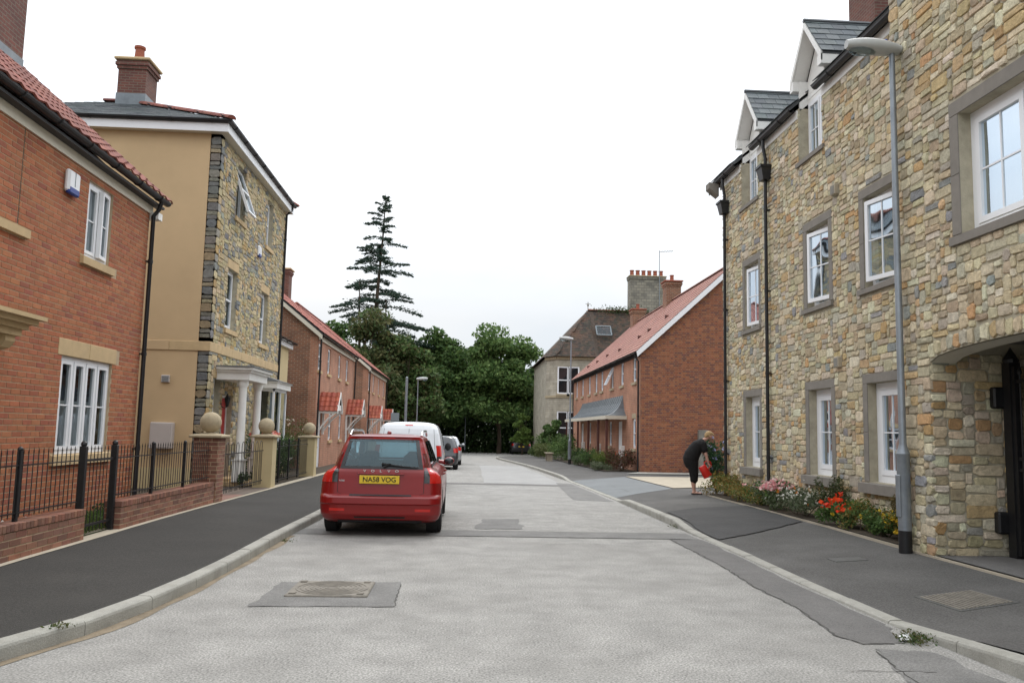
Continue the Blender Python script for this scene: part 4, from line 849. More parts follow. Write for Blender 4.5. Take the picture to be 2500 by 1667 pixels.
# ------------------------------------------------------------------ right: stone apartment building with dormers and carriage arch
H = thing('stone_apartments', 'long rubble stone apartment building with dormers, grey window surrounds and a carriage arch', 'building', (6.4, 10.55, .1))
FH = FR(6.4); FW = FR(5.7)
gw = [(17.62, 18.51), (14.12, 15.06), (11.90, 12.82)]
wh = [(a, b, .88, 2.42) for a, b in gw] + [(a, b, 3.95, 5.42) for a, b in gw] + [(17.62, 18.70, 6.86, 8.05), (14.28, 15.36, 6.86, 8.05)]
mb = MB(); slab(mb, FH, 10.4, 20.1, .05, 7.95, wh, .32); mb.build('wall', 'mortar_grey', H)
trim = [(a - .15, b + .15, z0 - .16, z1 + .16) for (a, b, z0, z1) in wh[:6]] + [(a - .02, b + .02, z0 - .11, 9) for (a, b, z0, z1) in wh[6:]]
it = rubble(FH, 10.4, 20.1, .14, 7.85, lambda u, z: inh(u, z, trim), ST_H, .045, (3, 8), (2, 4), .018, 11)
for k in range(40): # far corner quoin returns
    pass
# wing with the arch
ARC = (7.57, 2.28, 2.494, .178)
def arch_z(u): 
    t = (u - ARC[0]) / ARC[1]; return ARC[2] + ARC[3] * math.sqrt(max(0, 1 - t * t)) if abs(t) <= 1 else -1
wv = [(6.3, 9.08, 3.93, 5.36)]
mb = MB(); slab(mb, FW, 1.0, 10.55, .05, 9.4, wv + [(5.29, 9.85, -1, 2.70)], .32)
n = 24
for i in range(n):
    a = 5.29 + 4.56 * i / n; b = 5.29 + 4.56 * (i + 1) / n
    mb.add([FW(a, 0, arch_z(a)), FW(b, 0, arch_z(b)), FW(b, 0, 2.70), FW(a, 0, 2.70), FW(a, -.3, arch_z(a)), FW(b, -.3, arch_z(b))], [(0, 1, 2, 3), (0, 4, 5, 1)])
mb.build('wing_wall', 'mortar_grey', H)
mb = MB()
for i in range(n):
    a = 5.29 + 4.56 * i / n; b = 5.29 + 4.56 * (i + 1) / n
    mb.add([FW(a, -.01, arch_z(a) - .012), FW(b, -.01, arch_z(b) - .012), FW(b, -.32, arch_z(b) - .012), FW(a, -.32, arch_z(a) - .012), FW(a, -.32, 2.75), FW(b, -.32, 2.75)], [(0, 1, 2, 3), (3, 2, 5, 4)])
mb.build('arch_soffit', 'cream_paint', H, recalc=False)
tw = [(6.3 - .17, 9.08 + .17, 3.93 - .13, 5.36 + .19)]
it += rubble(FW, 4.6, 10.55, .16, 8.9, lambda u, z: inh(u, z, tw) or (5.29 < u < 9.85 and z < arch_z(u) + .2), ST_H, .045, (3, 8), (2, 4), .02, 23)
for i in range(34): # stones standing on the arch
    a = 5.29 + 4.56 * i / 34; b = 5.29 + 4.56 * (i + 1) / 34; za = (arch_z(a + .01) + arch_z(b - .01)) / 2
    it.append(stone_geo(FW, a, b, za + .004, za + .2 + random.uniform(-.03, .0), proud=.024, col=vary(random.choice(ST_H), .15)))
pieces(H, 'stone', it, 'stone', 300)
FP = FS_(9.85)
mb = MB(); mb.box((5.72, 9.851, .05), (11.6, 10.1, 2.9)); mb.box((5.72, 5.0, .05), (11.6, 5.28, 2.9)); mb.box((11.4, 5.28, .05), (11.6, 9.85, 2.9)); mb.build('passage_wall', 'mortar_grey', H)
it = rubble(FP, 5.70, 7.9, .17, 2.62, lambda u, z: False, [vary(c, .1) for c in ST_H], .05, (3, 8), (2, 3), .02, 31); pieces(H, 'passage_stone', it, 'stone', 160)
mb = MB(); mb.box((6.02, 5.28, 2.75), (11.6, 9.85, 2.8)); mb.build('passage_ceiling', 'greytrim', H)
sheet('passage_floor', 'patch_dark', [(5.72, 5.3), (11.4, 5.3), (11.4, 9.84), (5.72, 9.84)], .182)
# windows
sur = ('greytrim', .15, .014)
cu = ['side', 'far', 'side']
for k in range(3): window(H, FH, *wh[k], lights=1, bars=(2, 2), surround=sur, sill=('greytrim', .2, .17, .10), dep=.14, curt='blue', fw=.11, sw=.085)
for k, an in ((3, 8), (4, 11), (5, 11)): window(H, FH, *wh[k], lights=1, bars=(2, 2), surround=sur, sill=('greytrim', .17, .10, .06), dep=.13, curt='blue', fw=.08, sw=.07, openl={0: math.radians(an)}, hinge=-1)
window(H, FW, *wv[0], lights=3, bars=(2, 2), surround=('greytrim', .17, .014), sill=('greytrim', .19, .12, .05), dep=.15, curt='net', fw=.09, sw=.07)
for (a, b, z0, z1) in wh[6:]:
    window(H, FH, a, b, z0, z1, lights=2, bars=(2, 2), sill=('greytrim', .08, .10, .05), dep=.2, curt='side', fw=.05)
# eaves between the dormers
for (a, b) in ((18.72, 20.25), (15.38, 17.60), (10.56, 14.26)):
    mb = MB(); mb.box((a, .0, 7.74), (b, .03, 7.92), F=FH); mb.build('fascia', 'whitepaint', H)
    gutter(H, (6.26, a, 7.93), (6.26, b - (.1 if b > 20 else 0), 7.93), .065, brackets=1)
zr, xr = 11.9, 11.0
def main_z(x): return 7.95 + (x - 6.2) * (zr - 7.95) / (xr - 6.2)
mb = MB()
for (a, b) in ((10.55, 14.28), (15.36, 17.62), (18.70, 20.35)): roof_slab(mb, 6.18, 7.95, xr, zr, a, b)
for (a, b) in ((14.28, 15.36), (17.62, 18.70)): roof_slab(mb, 6.9, main_z(6.9), xr, zr, a, b)
roof_slab(mb, 16, 7.95, xr, zr, 10.55, 20.35); mb.build('roof', 'slate_plain', H)
V_ = Vector((xr - 6.18, 0, zr - 7.95)); it = tiles((6.17, 10.58, 7.96), (0, 1, 0), V_, 9.78, V_.length, .3, .25, SLATE, 'flat', ok=lambda u, v: not (v < 1.1 and (inh(u + 10.58, 1, [(14.25, 15.4, 0, 2), (17.58, 18.74, 0, 2)]))), stag=True)
pieces(H, 'slate', it, 'slate', 60)
mb = MB(); mb.box((6.42, 19.8, .05), (16, 20.1, 7.95)); mb.prism([(6.42, 19.85, 7.95), (16, 19.85, 7.95), (11, 19.85, 11.7)], (0, .25, 0)); mb.box((15.7, 1, .05), (16, 20.1, 7.95)); mb.build('back_wall', 'brickwall', H)
mb = MB(); mb.prism([(6.30, 20.11, 7.55), (6.30, 20.11, 7.86), (6.05, 20.11, 7.9), (6.05, 20.11, 7.75)], (0, .3, 0)); mb.prism([(6.1, 20.3, 7.85), (11, 20.3, 11.85), (11, 20.3, 11.6), (6.1, 20.3, 7.6)], (0, .03, 0)); mb.build('eave_box', 'greytrim', H)
mb = MB(); mb.prism([(5.72, 10.3, 9.4), (16, 10.3, 9.4), (10.9, 10.3, 13.2)], (0, -9, 0)); mb.build('wing_roof', 'slate_plain', H)
mb = MB(); mb.box((6.02, 10.23, .05), (15.7, 10.55, 9.4)); mb.build('wing_return_wall', 'mortar_grey', H)
# dormers
for (a, b) in ((17.62, 18.70), (14.28, 15.36)):
    m_ = (a + b) / 2; hw = .72; zf, za = 8.55, 9.46; xb_ = 6.2 + (za - 7.95) / ((zr - 7.95) / (xr - 6.2)); xe = 6.2 + (zf - 7.95) / ((zr - 7.95) / (xr - 6.2))
    mb = MB(); mb.box((6.60, a + .002, 8.05), (6.66, b - .002, 8.52)); mb.prism([(6.60, a + .002, 8.52), (6.60, b - .002, 8.52), (6.60, m_, 9.25)], (.06, 0, 0)); dm = mb.build('dormer', 'whitepaint', H)
    for s_ in (-1, 1):
        mb = MB(); ye = m_ + s_ * hw
        mb.add([(6.34, ye, zf), (6.34, m_, za), (xb_, m_, za), (xe, ye, zf), (6.34, ye, zf - .06), (6.34, m_, za - .06), (xb_, m_, za - .06), (xe, ye, zf - .06)], [(0, 1, 2, 3), (4, 7, 6, 5), (0, 4, 5, 1), (0, 3, 7, 4)]); mb.build('dormer_roof', 'slate_plain', dm)
        V2 = Vector((0, -s_ * hw, za - zf)); U2 = Vector((1, 0, 0)); it = tiles((6.315, ye + s_ * .02, zf - .01), U2, V2, xb_ - 6.30, V2.length + .02, .25, .22, SLATE, 'flat', ok=lambda u, v: u < (xe - 6.315) + (xb_ - xe) * v / V2.length + .1, stag=True)
        for (v, f, c) in it: MB().add(v, f, c).build('slate', 'slate', dm)
        # bargeboard with return box
        mb = MB(); mb.prism([(6.305, ye, zf - .01), (6.305, m_, za - .01), (6.305, m_, za - .15), (6.305, ye, zf - .18)], (.035, 0, 0)); mb.build('bargeboard', 'whitepaint', dm)
        mb = MB(); y0_, y1_ = sorted((ye, m_ + s_ * (hw - .16))); mb.box((6.31, y0_, zf - .24), (6.75, y1_, zf - .05), ch=.004); mb.build('eave_box', 'whitepaint', dm)
        mb = MB(); mb.add([(6.34, ye - s_ * .1, zf - .06), (6.34, m_, za - .15), (6.60, m_, za - .15), (6.60, ye - s_ * .1, zf - .06)], [(0, 1, 2, 3)]); mb.build('dormer_soffit', 'whitepaint', dm, recalc=False)
        mb = MB(); yc_ = a if s_ < 0 else b; mb.prism([(6.43, yc_, 7.90), (6.43, yc_, 8.5), (xe + .2, yc_, 8.5)], (0, s_ * .04, 0)); mb.build('dormer_cheek', 'whitepaint', dm)
    for k in range(4): MB().box((6.590, a + .02 + k * .06, 8.12 + k * .1), (6.60, b - .02 - k * .06, 8.212 + k * .1), ch=.003).build('cladding_board', 'whitepaint', dm)
    mb = MB(); mb.tube([(6.30, m_, za + .015), (xb_, m_, za + .015)], .045, 6); mb.build('ridge', 'slate_plain', dm)
ch = chimney(H, 8.7, 9.5, 16.7, 17.9, 9.6, 13.2, mat='brickchim', pots=2)
# downpipes with hoppers
for y in (19.72, 16.93):
    dp = downpipe(H, [(6.27, y, 7.9), (6.27, y, 7.7), (6.31, y - .02, 7.45), (6.31, y, 7.2), (6.31, y, .25)], .036, wall=(.08,))
    mb = MB(); mb.add([(6.16, y - .16, 7.28), (6.39, y - .16, 7.28), (6.39, y + .16, 7.28), (6.16, y + .16, 7.28), (6.22, y - .12, 6.98), (6.39, y - .12, 6.98), (6.39, y + .12, 6.98), (6.22, y + .12, 6.98)], [(0, 1, 2, 3), (4, 5, 6, 7), (0, 1, 5, 4), (1, 2, 6, 5), (2, 3, 7, 6), (3, 0, 4, 7)]); mb.box((6.145, y - .175, 7.24), (6.39, y + .175, 7.29)); mb.build('hopper', 'pipe', dp)
for z in (2.83, 5.84):
    mb = MB(); mb.box((13.66, 0, z - .09), (13.84, .09, z + .1), F=FH, ch=.012); v = mb.build('vent', 'concrete_pale', H); mb = MB(); mb.box((13.68, .09, z - .07), (13.82, .094, z + .07), F=FH); mb.build('vent_louvre', 'timber_grey', v)
# iron gate in the passage
g_ = thing('iron_gate', 'tall black iron gate standing inside the carriage arch', 'gate', (6.62, 9.6, .2))
for (a, b) in ((7.6, 9.62), (5.4, 7.55)):
    mb = MB(); mb.box((6.58, b - .06, .22), (6.64, b, 2.45)); mb.box((6.58, a, .22), (6.64, a + .06, 2.45)); mb.build('gate_stile', 'black', g_)
    for z in (.35, 1.2, 1.33, 2.25): MB().box((6.595, a + .06, z), (6.625, b - .06, z + .04)).build('gate_rail', 'black', g_)
    n = int((b - a) / .11)
    for i in range(1, n): 
        y = a + (b - a) * i / n; mb = MB(); mb.tube([(6.61, y, .3), (6.61, y, 2.35)], .011, 6); mb.lathe([(.02, 0), (.028, .03), (.0, .13)], (6.61, y, 2.35), 6); mb.build('gate_bar', 'black', g_)
mb = MB(); mb.box((6.56, 9.62, .17), (6.70, 9.76, 2.5)); mb.lathe([(.08, 0), (.09, .04), (.03, .14), (.0, .2)], (6.63, 9.69, 2.5), 10); mb.build('gate_post', 'black', g_)
for z in (.45, 1.95): MB().box((6.44, 9.74, z), (6.6, 9.85, z + .26), ch=.02).build('hinge', 'black', g_)
# ------------------------------------------------------------------ brick terrace G on the right
G = thing('brick_terrace', 'red brick terrace with plain gable, white bargeboard and long lead canopy over the doors', 'house', (7.2, 33.5, -.15)); FG = FR(7.2); FGs = FS_(33.494)
us = [34.35, 37.1, 39.6, 42.6, 44.5, 46.9, 49.6, 52.2]
wg = [(u, u + .72, 3.72, 4.78) for u in us] + [(34.40, 35.08, .94, 2.18), (40.0, 40.7, .94, 2.1), (46.5, 47.2, .94, 2.1), (51.5, 52.2, .9, 2.1)] + [(37.35, 38.3, -.05, 2.1), (43.7, 44.6, -.1, 2.1), (49.4, 50.3, -.1, 2.1)]
mb = MB(); slab(mb, FG, 33.5, 54, -.4, 4.95, wg, .3); mb.build('wall', 'brickwall_lit', G)
xr, zr, ze = 11.1, 8.68, 4.9
mb = MB(); P = [(7.203, 33.494, -.4), (15, 33.494, -.4), (15, 33.494, ze), (xr, 33.494, zr - .06), (7.203, 33.494, ze)]; mb.prism(P, (0, .28, 0)); mb.build('gable_wall', 'mortar_g', G)
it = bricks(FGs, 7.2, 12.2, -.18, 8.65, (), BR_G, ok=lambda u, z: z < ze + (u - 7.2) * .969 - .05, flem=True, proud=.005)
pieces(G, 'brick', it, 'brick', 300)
gable_shell(G, 7.2, 15, 33.5, 54, -.4, ze, zr, xr, 'brickwall', near=False)
for k in range(8): window(G, FG, *wg[k], lights=1, top=.5, bars=(1, 1), sill=('ballstone', .1, .13, .06), dep=.05, curt='side', tophung={0: math.radians(25)} if k == 2 else None)
for k in range(8, 12): window(G, FG, *wg[k], lights=1, top=.5, sill=('ballstone', .1, .14, .06), dep=.05, lintel=('ballstone', .06, .2, .012, 1) if k == 8 else None)
for k in range(12, 15): door(G, FG, wg[k][0] + .05, wg[k][1] - .06, wg[k][2] + .02, 2.02, 'upvc', dep=.05)
for (y) in (37.0, 43.3, 49.0): MB().box((y - .3, 0, .45), (y + .12, .16, 1.0), F=FG, ch=.012).build('meter_box', 'whitepaint', G)
mb = MB(); roof_slab(mb, 7.0, ze - .02, xr, zr, 33.3, 54.2); roof_slab(mb, 15.2, ze, xr, zr, 33.3, 54.2); mb.build('roof', 'plastic', G)
V_ = Vector((xr - 6.98, 0, zr - ze + .03)); it = tiles((6.97, 54.2, ze - .03), (0, -1, 0), V_, 20.9, V_.length, .33, .33, TILE_G, amp=.008)
pieces(G, 'roof_tile', it, 'tile', 300); ridge(G, (xr, 33.3, zr + .04), (xr, 54.2, zr + .04), pal=TILE_G)
mb = MB(); mb.prism([(6.98, 33.26, ze - .02), (xr, 33.26, zr + .01), (xr, 33.26, zr - .24), (7.02, 33.26, ze - .24)], (0, .03, 0)); mb.build('bargeboard', 'upvc', G)
gutter(G, (6.95, 33.3, ze - .03), (6.95, 54.2, ze - .03), .06, brackets=1.5)
mb = MB(); mb.box((33.5, 0, 4.72), (54, .03, 4.9), F=FG); mb.build('fascia', 'plastic', G)
downpipe(G, [(6.95, 33.62, 4.85), (7.05, 33.62, 4.62), (7.13, 33.62, 4.5), (7.13, 33.62, 0)], .036); downpipe(G, [(6.95, 53.8, 4.85), (7.13, 53.8, 4.5), (7.13, 53.8, 0)], .036)
for (y, zt) in ((43.4, 9.75), (52.2, 9.5)): chimney(G, 10.7, 11.5, y, y + .8, 7.8, zt, mat='brickchim' if False else 'brickwall', pots=1, poth=.35, cap='terracotta')
for (v, u) in ((1.1, 41.5), (1.6, 38.5), (1.9, 37.4), (1.2, 45.5), (1.0, 48), (2.6, 36.2), (.9, 51)):
    d_ = V_.normalized(); p = Vector((6.97, u, ze - .03)) + d_ * v; mb = MB(); mb.box((p.x - .0, p.y - .09, p.z + .0), (p.x + .14, p.y + .09, p.z + .18)); mb.build('roof_vent', 'brownpost', G)
# canopy: swept lead roof on brown posts
prof = [(0, 3.25), (.12, 2.92), (.28, 2.66), (.5, 2.46), (.72, 2.36), (.9, 2.32)]
mb = MB(); ya, yb = 36.35, 50.8
for (d0_, z0_), (d1_, z1_) in zip(prof, prof[1:]):
    f0, f1 = d0_ / .9 * .85, d1_ / .9 * .85
    mb.add([FG(ya + .85 - f0, d0_, z0_), FG(yb - .85 + f0, d0_, z0_), FG(yb - .85 + f1, d1_, z1_), FG(ya + .85 - f1, d1_, z1_)], [(0, 1, 2, 3)])
    for (s_, e_) in ((1, ya), (-1, yb)): mb.add([FG(e_ + s_ * (.85 - f0), d0_, z0_), FG(e_ + s_ * (.85 - f1), d1_, z1_), FG(e_ + s_ * (.85 - f1), 0, z1_), FG(e_ + s_ * (.85 - f0), 0, z0_)], [(0, 1, 2, 3)])
cp = mb.build('canopy', 'lead', G, recalc=False)
for i in range(24):
    y = ya + 1.0 + i * (yb - ya - 2.0) / 23; mb = MB(); mb.tube([FG(y, d_ + .005, z_ + .012) for d_, z_ in prof], .014, 5); mb.build('lead_roll', 'lead', cp)
mb = MB(); mb.box((ya - .05, .86, 2.16), (yb + .05, .95, 2.315), F=FG); mb.box((ya - .05, 0, 2.16), (ya + .03, .86, 2.315), F=FG); mb.build('canopy_fascia', 'cream_paint', cp)
mb = MB(); mb.box((ya + .03, .0, 2.2), (yb, .86, 2.22), F=FG); mb.build('canopy_soffit', 'cream_paint', cp)
for y in (36.5, 38.8, 41.9, 45.7, 50.6): MB().box((y - .05, .80, -.2), (y + .05, .90, 2.17), F=FG, ch=.008).build('canopy_post', 'brownpost', cp)
# ------------------------------------------------------------------ old stone villa F
V = thing('stone_villa', 'old pale stone villa with steep mossy tiled roof, canted bay and massive chimney stack', 'house', (6.2, 60, -.4))
pl_ = [(6.1, 61.4), (6.75, 60.1), (9.4, 60.1), (9.6, 60.6), (17, 60.6), (17, 72), (6.1, 72)]
mb = MB(); n = len(pl_); z0_, z1_ = -.6, 7.0
mb.add([(x, y, z0_) for x, y in pl_] + [(x, y, z1_) for x, y in pl_], [(i, (i + 1) % n, n + (i + 1) % n, n + i) for i in range(n)]); mb.build('wall', 'victstone', V)
for z, h, e in ((4.02, .16, .06), (6.82, .2, .12)):
    mb = MB()
    for (p, q_) in zip(pl_[:3], pl_[1:4]): 
        d = (Vector(q_) - Vector(p)).normalized(); nn = Vector((d.y, -d.x)); a, b = Vector(p) - d * e * .4, Vector(q_) + d * e * .4
        mb.prism([(a.x, a.y, z), (b.x, b.y, z), (b.x + nn.x * e, b.y + nn.y * e, z), (a.x + nn.x * e, a.y + nn.y * e, z)], (0, 0, h))
    mb.build('string_course', 'ballstone', V)
pe = [(5.8, 61.3), (6.55, 59.75), (9.55, 59.75), (9.9, 60.3), (17.3, 60.3), (17.3, 72.3), (5.8, 72.3)]; pk, pk2 = (9.5, 63.6, 11.0), (13.8, 63.6, 11.0)
E_ = [(x, y, 7.02) for x, y in pe]
mb = MB(); mb.add(E_ + [pk, pk2, (9.5, 68, 11), (13.8, 68, 11)], [(0, 1, 7), (1, 2, 7), (2, 3, 7), (3, 4, 8, 7), (4, 5, 10, 8), (5, 6, 9, 10), (6, 0, 7, 9), (7, 8, 10, 9)], (.07, .052, .04)); mb.build('roof', 'oldtile', V, recalc=False)
OLD = [(.052, .04, .031), (.042, .034, .028), (.068, .046, .034), (.042, .038, .028), (.075, .048, .034)]
it = []
def tri_tiles(a, b, c, w=.22, g=.2):
    a, b, c = Vector(a), Vector(b), Vector(c); U = (b - a); ul = U.length; U.normalize(); h = c - a; fo = h.dot(U); V2 = h - U * fo; vl = V2.length
    return tiles(a, U, V2, ul, vl, w, g, OLD, 'flat', ok=lambda u, v: fo * v / vl - .08 < u < ul + (fo - ul) * v / vl + .08, stag=True)
it += tri_tiles(E_[0], E_[1], pk) + tri_tiles(E_[1], E_[2], pk)
a, b = Vector(E_[3]), Vector(E_[4]); U = (b - a).normalized(); it += tiles(E_[3], U, Vector((-.0, 3.3, 3.98)), 7.4, 5.17, .22, .2, OLD, 'flat', stag=True)
pieces(V, 'roof_tile', it, 'oldtile', 0, 'roof_tiles')
ridge(V, (9.5, 63.6, 11.02), (13.8, 63.6, 11.02), r=.14, pal=[(.2, .08, .05), (.12, .06, .04)])
mb = MB(); mb.tube([(9.5, 63.6, 11), (9.5, 63.6, 11.65)], .03, 6); mb.ball((9.5, 63.6, 11.4), .08, 8, 6); mb.tube([(9.3, 63.6, 11.5), (9.7, 63.6, 11.5)], .02, 5); mb.build('finial', 'iron', V)
FV = FS_(60.1)
for (a, b, z0_, z1_) in ((6.9, 7.5, 4.4, 6.2), (7.66, 8.3, 4.4, 6.2), (6.9, 7.5, .75, 2.95), (7.66, 8.3, .75, 2.95)):
    mb = MB(); mb.box((a - .1, 0, z0_ - .1), (b + .1, .03, z1_ + .1), F=FV); w_ = mb.build('window', 'upvc', V)
    mb = MB(); mb.add([FV(a, .035, z0_), FV(b, .035, z0_), FV(b, .035, z1_), FV(a, .035, z1_)], [(0, 1, 2, 3)]); mb.build('pane', 'privacy', w_, recalc=False); mb = MB(); mb.box((a, .036, (z0_ + z1_) / 2 - .04), (b, .06, (z0_ + z1_) / 2 + .04), F=FV); mb.build('glazing_bar', 'upvc', w_)
    mb = MB(); mb.box((a - .18, 0, z0_ - .24), (b + .18, .1, z0_ - .1), F=FV); mb.build('sill', 'ballstone', w_)
    mb = MB(); k = 8; P = [FV(a - .12 + (b - a + .24) * i / k, 0, z1_ + .1 + .16 * math.sin(math.pi * i / k)) for i in range(k + 1)]; mb.prism(P, (0, -.06, 0)); mb.build('arched_head', 'victstone', w_)
zs = lambda z: 59.75 + (z - 7.02) / (11 - 7.02) * (63.6 - 59.75)
mb = MB(); z0_, z1_ = 8.75, 9.5; mb.add([(9.9, zs(z0_) - .03, z0_ + .1), (11.0, zs(z0_) - .03, z0_ + .1), (11.0, zs(z1_) - .03, z1_ + .1), (9.9, zs(z1_) - .03, z1_ + .1)], [(0, 1, 2, 3)]); sk = mb.build('skylight', 'glass', V, recalc=False)
mb = MB()
for (p, q_) in (((9.9, z0_), (11.0, z0_)), ((11.0, z0_), (11.0, z1_)), ((11.0, z1_), (9.9, z1_)), ((9.9, z1_), (9.9, z0_))): mb.tube([(p[0], zs(p[1]) - .04, p[1] + .1), (q_[0], zs(q_[1]) - .04, q_[1] + .1)], .05, 4)
mb.build('skylight_frame', 'signgrey', sk)
chimney(V, 12.9, 15.7, 64, 65.1, 8, 13.95, mat='oldstack', pots=6, cap='ballstone', poth=.5, potr=.17, corbel=2)
mb = MB(); mb.tube([(15.2, 63.9, 11.5), (15.2, 63.9, 16.0)], .03, 5); mb.tube([(15.2, 63.9, 15.9), (16.3, 63.9, 16.0)], .02, 4)
for i in range(5): mb.tube([(15.4 + i * .2, 63.6, 15.93 + i * .015), (15.4 + i * .2, 64.2, 15.93 + i * .015)], .012, 4)
mb.build('aerial', 'galv', V)
n = 700; P = np.array([9.8, 63.4, 11.0]) + rng.normal(size=(n, 3)) * (1.0, .25, .14) + np.array([2.4, 0, .05]); leaves('ivy', V, P, .14, lcol(n, [(.05, .08, .03), (.07, .09, .03)]))
# ------------------------------------------------------------------ front walls, pillars, railings
def share(name, me, parent, loc, mat=None):
    o = bpy.data.objects.new(name, me); COL.objects.link(o); o.parent = parent; o.location = Vector(loc) - ORG.get(parent.name, Vector((0, 0, 0))); ORG[o.name] = ORG.get(parent.name, Vector((0, 0, 0))); return o
BR_W = [(.24, .105, .065), (.205, .09, .06), (.27, .125, .08), (.17, .08, .055), (.225, .11, .075)]
def low_wall(label, y0, y1, endface=True):
    t = thing('low_brick_wall', label, 'wall', (-4.6, (y0 + y1) / 2, .1), 'low brick walls along the pavement')
    mb = MB(); mb.box((-4.715, y0 + .006, .05), (-4.506, y1 - .006, .42)); mb.build('wall_core', 'mortar', t)
    it = bricks(FL(-4.5 - .006), y0, y1, .125, .425, pal=BR_W)
    if endface: it += bricks(FS_(y0 + .006), -4.72, -4.5, .125, .425, pal=BR_W)
    it += bricks(lambda u, d, z: (-4.715 - d, u, z), y0, y1, .125, .425, pal=BR_W)
    for i in range(int((y1 - y0) / .0765)):
        a = y0 + i * .0765; m = MB(); m.box((-4.725, a + .003, .428 + random.uniform(-.002, .002)), (-4.494, a + .073, .505 + random.uniform(-.003, .003)), ch=.005); it.append((m.v, m.f, vary(random.choice(BR_W), .12)))
    pieces(t, 'brick', it, 'brick', 300, 'brickwork'); return t
low_wall('low brick garden wall under the railings in front of the lawn', 5.4, 10.45, False)
low_wall('low brick garden wall running from the garden gate to the brick ball pillar', 11.5, 15.70)
def bar_mesh(h, r=.0055, tip=True):
    mb = MB(); mb.tube([(0, 0, 0), (0, 0, h)], r, 6)
    if tip: mb.lathe([(r * 1.0, 0), (r * 1.5, .015), (0.0005, .06)], (0, 0, h), 6)
    o = mb.build('bar', 'black'); me = o.data; bpy.data.objects.remove(o); return me
BM1, BM2, BM3 = bar_mesh(.66), bar_mesh(1.0), bar_mesh(1.08)
def railing(label, x, y0, y1, zb, zt, me, posts, base, group='black iron railings', rails=None):
    t = thing('railing', label, 'railing', (x, (y0 + y1) / 2, base), group)
    for z in (rails or (zb + .05, zt - .12)): mb = MB(); mb.box((x - .015, y0, z - .006), (x + .015, y1, z + .006)); mb.build('rail', 'black', t)
    n = int((y1 - y0) / .105)
    for i in range(1, n): share('bar', me, t, (x, y0 + (y1 - y0) * i / n, zb))
    for y in posts:
        mb = MB(); mb.box((x - .022, y - .022, base), (x + .022, y + .022, zt + .03), ch=.004); mb.ball((x, y, zt + .045), .03, 8, 6); mb.build('post', 'black', t)
    return t
railing('black iron railing on the low wall in front of the lawn', -4.61, 5.6, 10.40, .54, 1.20, BM1, (7.6, 9.05), .5)
railing('black iron railing on the low wall between garden gate and brick ball pillar', -4.61, 11.55, 15.66, .54, 1.20, BM1, (12.83, 14.26), .5)
railing('black iron railing between the two cream ball pillars with roses behind', -4.72, 20.78, 25.98, .12, 1.14, BM2, (22.0, 23.2, 24.5), .1)
t = thing('garden_gate', 'narrow black iron garden gate between the two low brick walls', 'gate', (-4.61, 11, .15))
for y in (10.52, 11.44): mb = MB(); mb.box((-4.65, y - .035, .12), (-4.57, y + .035, 1.25), ch=.006); mb.ball((-4.61, y, 1.275), .04, 8, 6); mb.build('gate_post', 'black', t)
for z in (.26, 1.06): MB().box((-4.622, 10.56, z), (-4.598, 11.40, z + .03)).build('gate_rail', 'black', t)
for i in range(8): share('bar', BM2, t, (-4.61, 10.63 + i * .1, .2))
t = thing('arched_gate', 'pair of thin black iron gates with looped tops between brick and cream pillars', 'gate', (-4.72, 18.2, .12))
for (a, b) in ((16.25, 18.2), (18.22, 20.25)):
    for z in (.25, .95): MB().box((-4.73, a, z), (-4.71, b, z + .02)).build('gate_rail', 'black', t)
    for k in range(5):
        y = a + .1 + (b - a - .2) * k / 4.6; w_ = (b - a - .2) / 4.6 * .55; mb = MB()
        mb.tube([(-4.72, y, .18), (-4.72, y, 1.08)] + [(-4.72, y + w_ / 2 - w_ / 2 * math.cos(math.pi * j / 8), 1.08 + w_ / 2 * math.sin(math.pi * j / 8)) for j in range(1, 8)] + [(-4.72, y + w_, 1.08), (-4.72, y + w_, .18)], .007, 6); mb.tube([(-4.72, y + w_ / 2, .18), (-4.72, y + w_ / 2, .97)], .006, 5); mb.build('gate_loop', 'black', t)
def pillar(label, x0, x1, y0, y1, zb, zt, r, brick=False):
    t = thing('ball_pillar', label, 'pillar', ((x0 + x1) / 2, (y0 + y1) / 2, zb), 'gate pillars topped with stone balls')
    mb = MB(); mb.box((x0 + .006, y0 + .006, zb - .05), (x1 - .006, y1 - .006, zt)); mb.build('shaft', 'mortar' if brick else 'cream_render', t)
    if brick:
        it = bricks(FS_(y0 + .006), x0, x1, zb + .02, zt, pal=BR_W) + bricks(FL(x1 - .006), y0, y1, zb + .02, zt, pal=BR_W) + bricks(lambda u, d, z: (x0 + .006 - d, u, z), y0, y1, zb + .02, zt, pal=BR_W)
        pieces(t, 'brick', it, 'brick', 300)
    cx, cy = (x0 + x1) / 2, (y0 + y1) / 2; h = (x1 - x0) / 2
    mb = MB(); mb.box((cx - h - .07, cy - h - .07, zt), (cx + h + .07, cy + h + .07, zt + .055), ch=.015); mb.add([(cx - h - .04, cy - h - .04, zt + .055), (cx + h + .04, cy - h - .04, zt + .055), (cx + h + .04, cy + h + .04, zt + .055), (cx - h - .04, cy + h + .04, zt + .055), (cx - .07, cy - .07, zt + .09), (cx + .07, cy - .07, zt + .09), (cx + .07, cy + .07, zt + .09), (cx - .07, cy + .07, zt + .09)], [(0, 1, 5, 4), (1, 2, 6, 5), (2, 3, 7, 6), (3, 0, 4, 7), (4, 5, 6, 7)]); mb.build('cap', 'ballstone', t)
    mb = MB(); mb.lathe([(.08, zt + .06), (.07, zt + .1), (.06, zt + .12)], (cx, cy, 0), 16); mb.ball((cx, cy, zt + .09 + r), r, 24, 16); mb.build('ball', 'ballstone', t, smooth=60)
pillar('red brick gate pillar with a stone ball on top', -4.94, -4.48, 15.72, 16.18, .1, 1.30, .195, True)
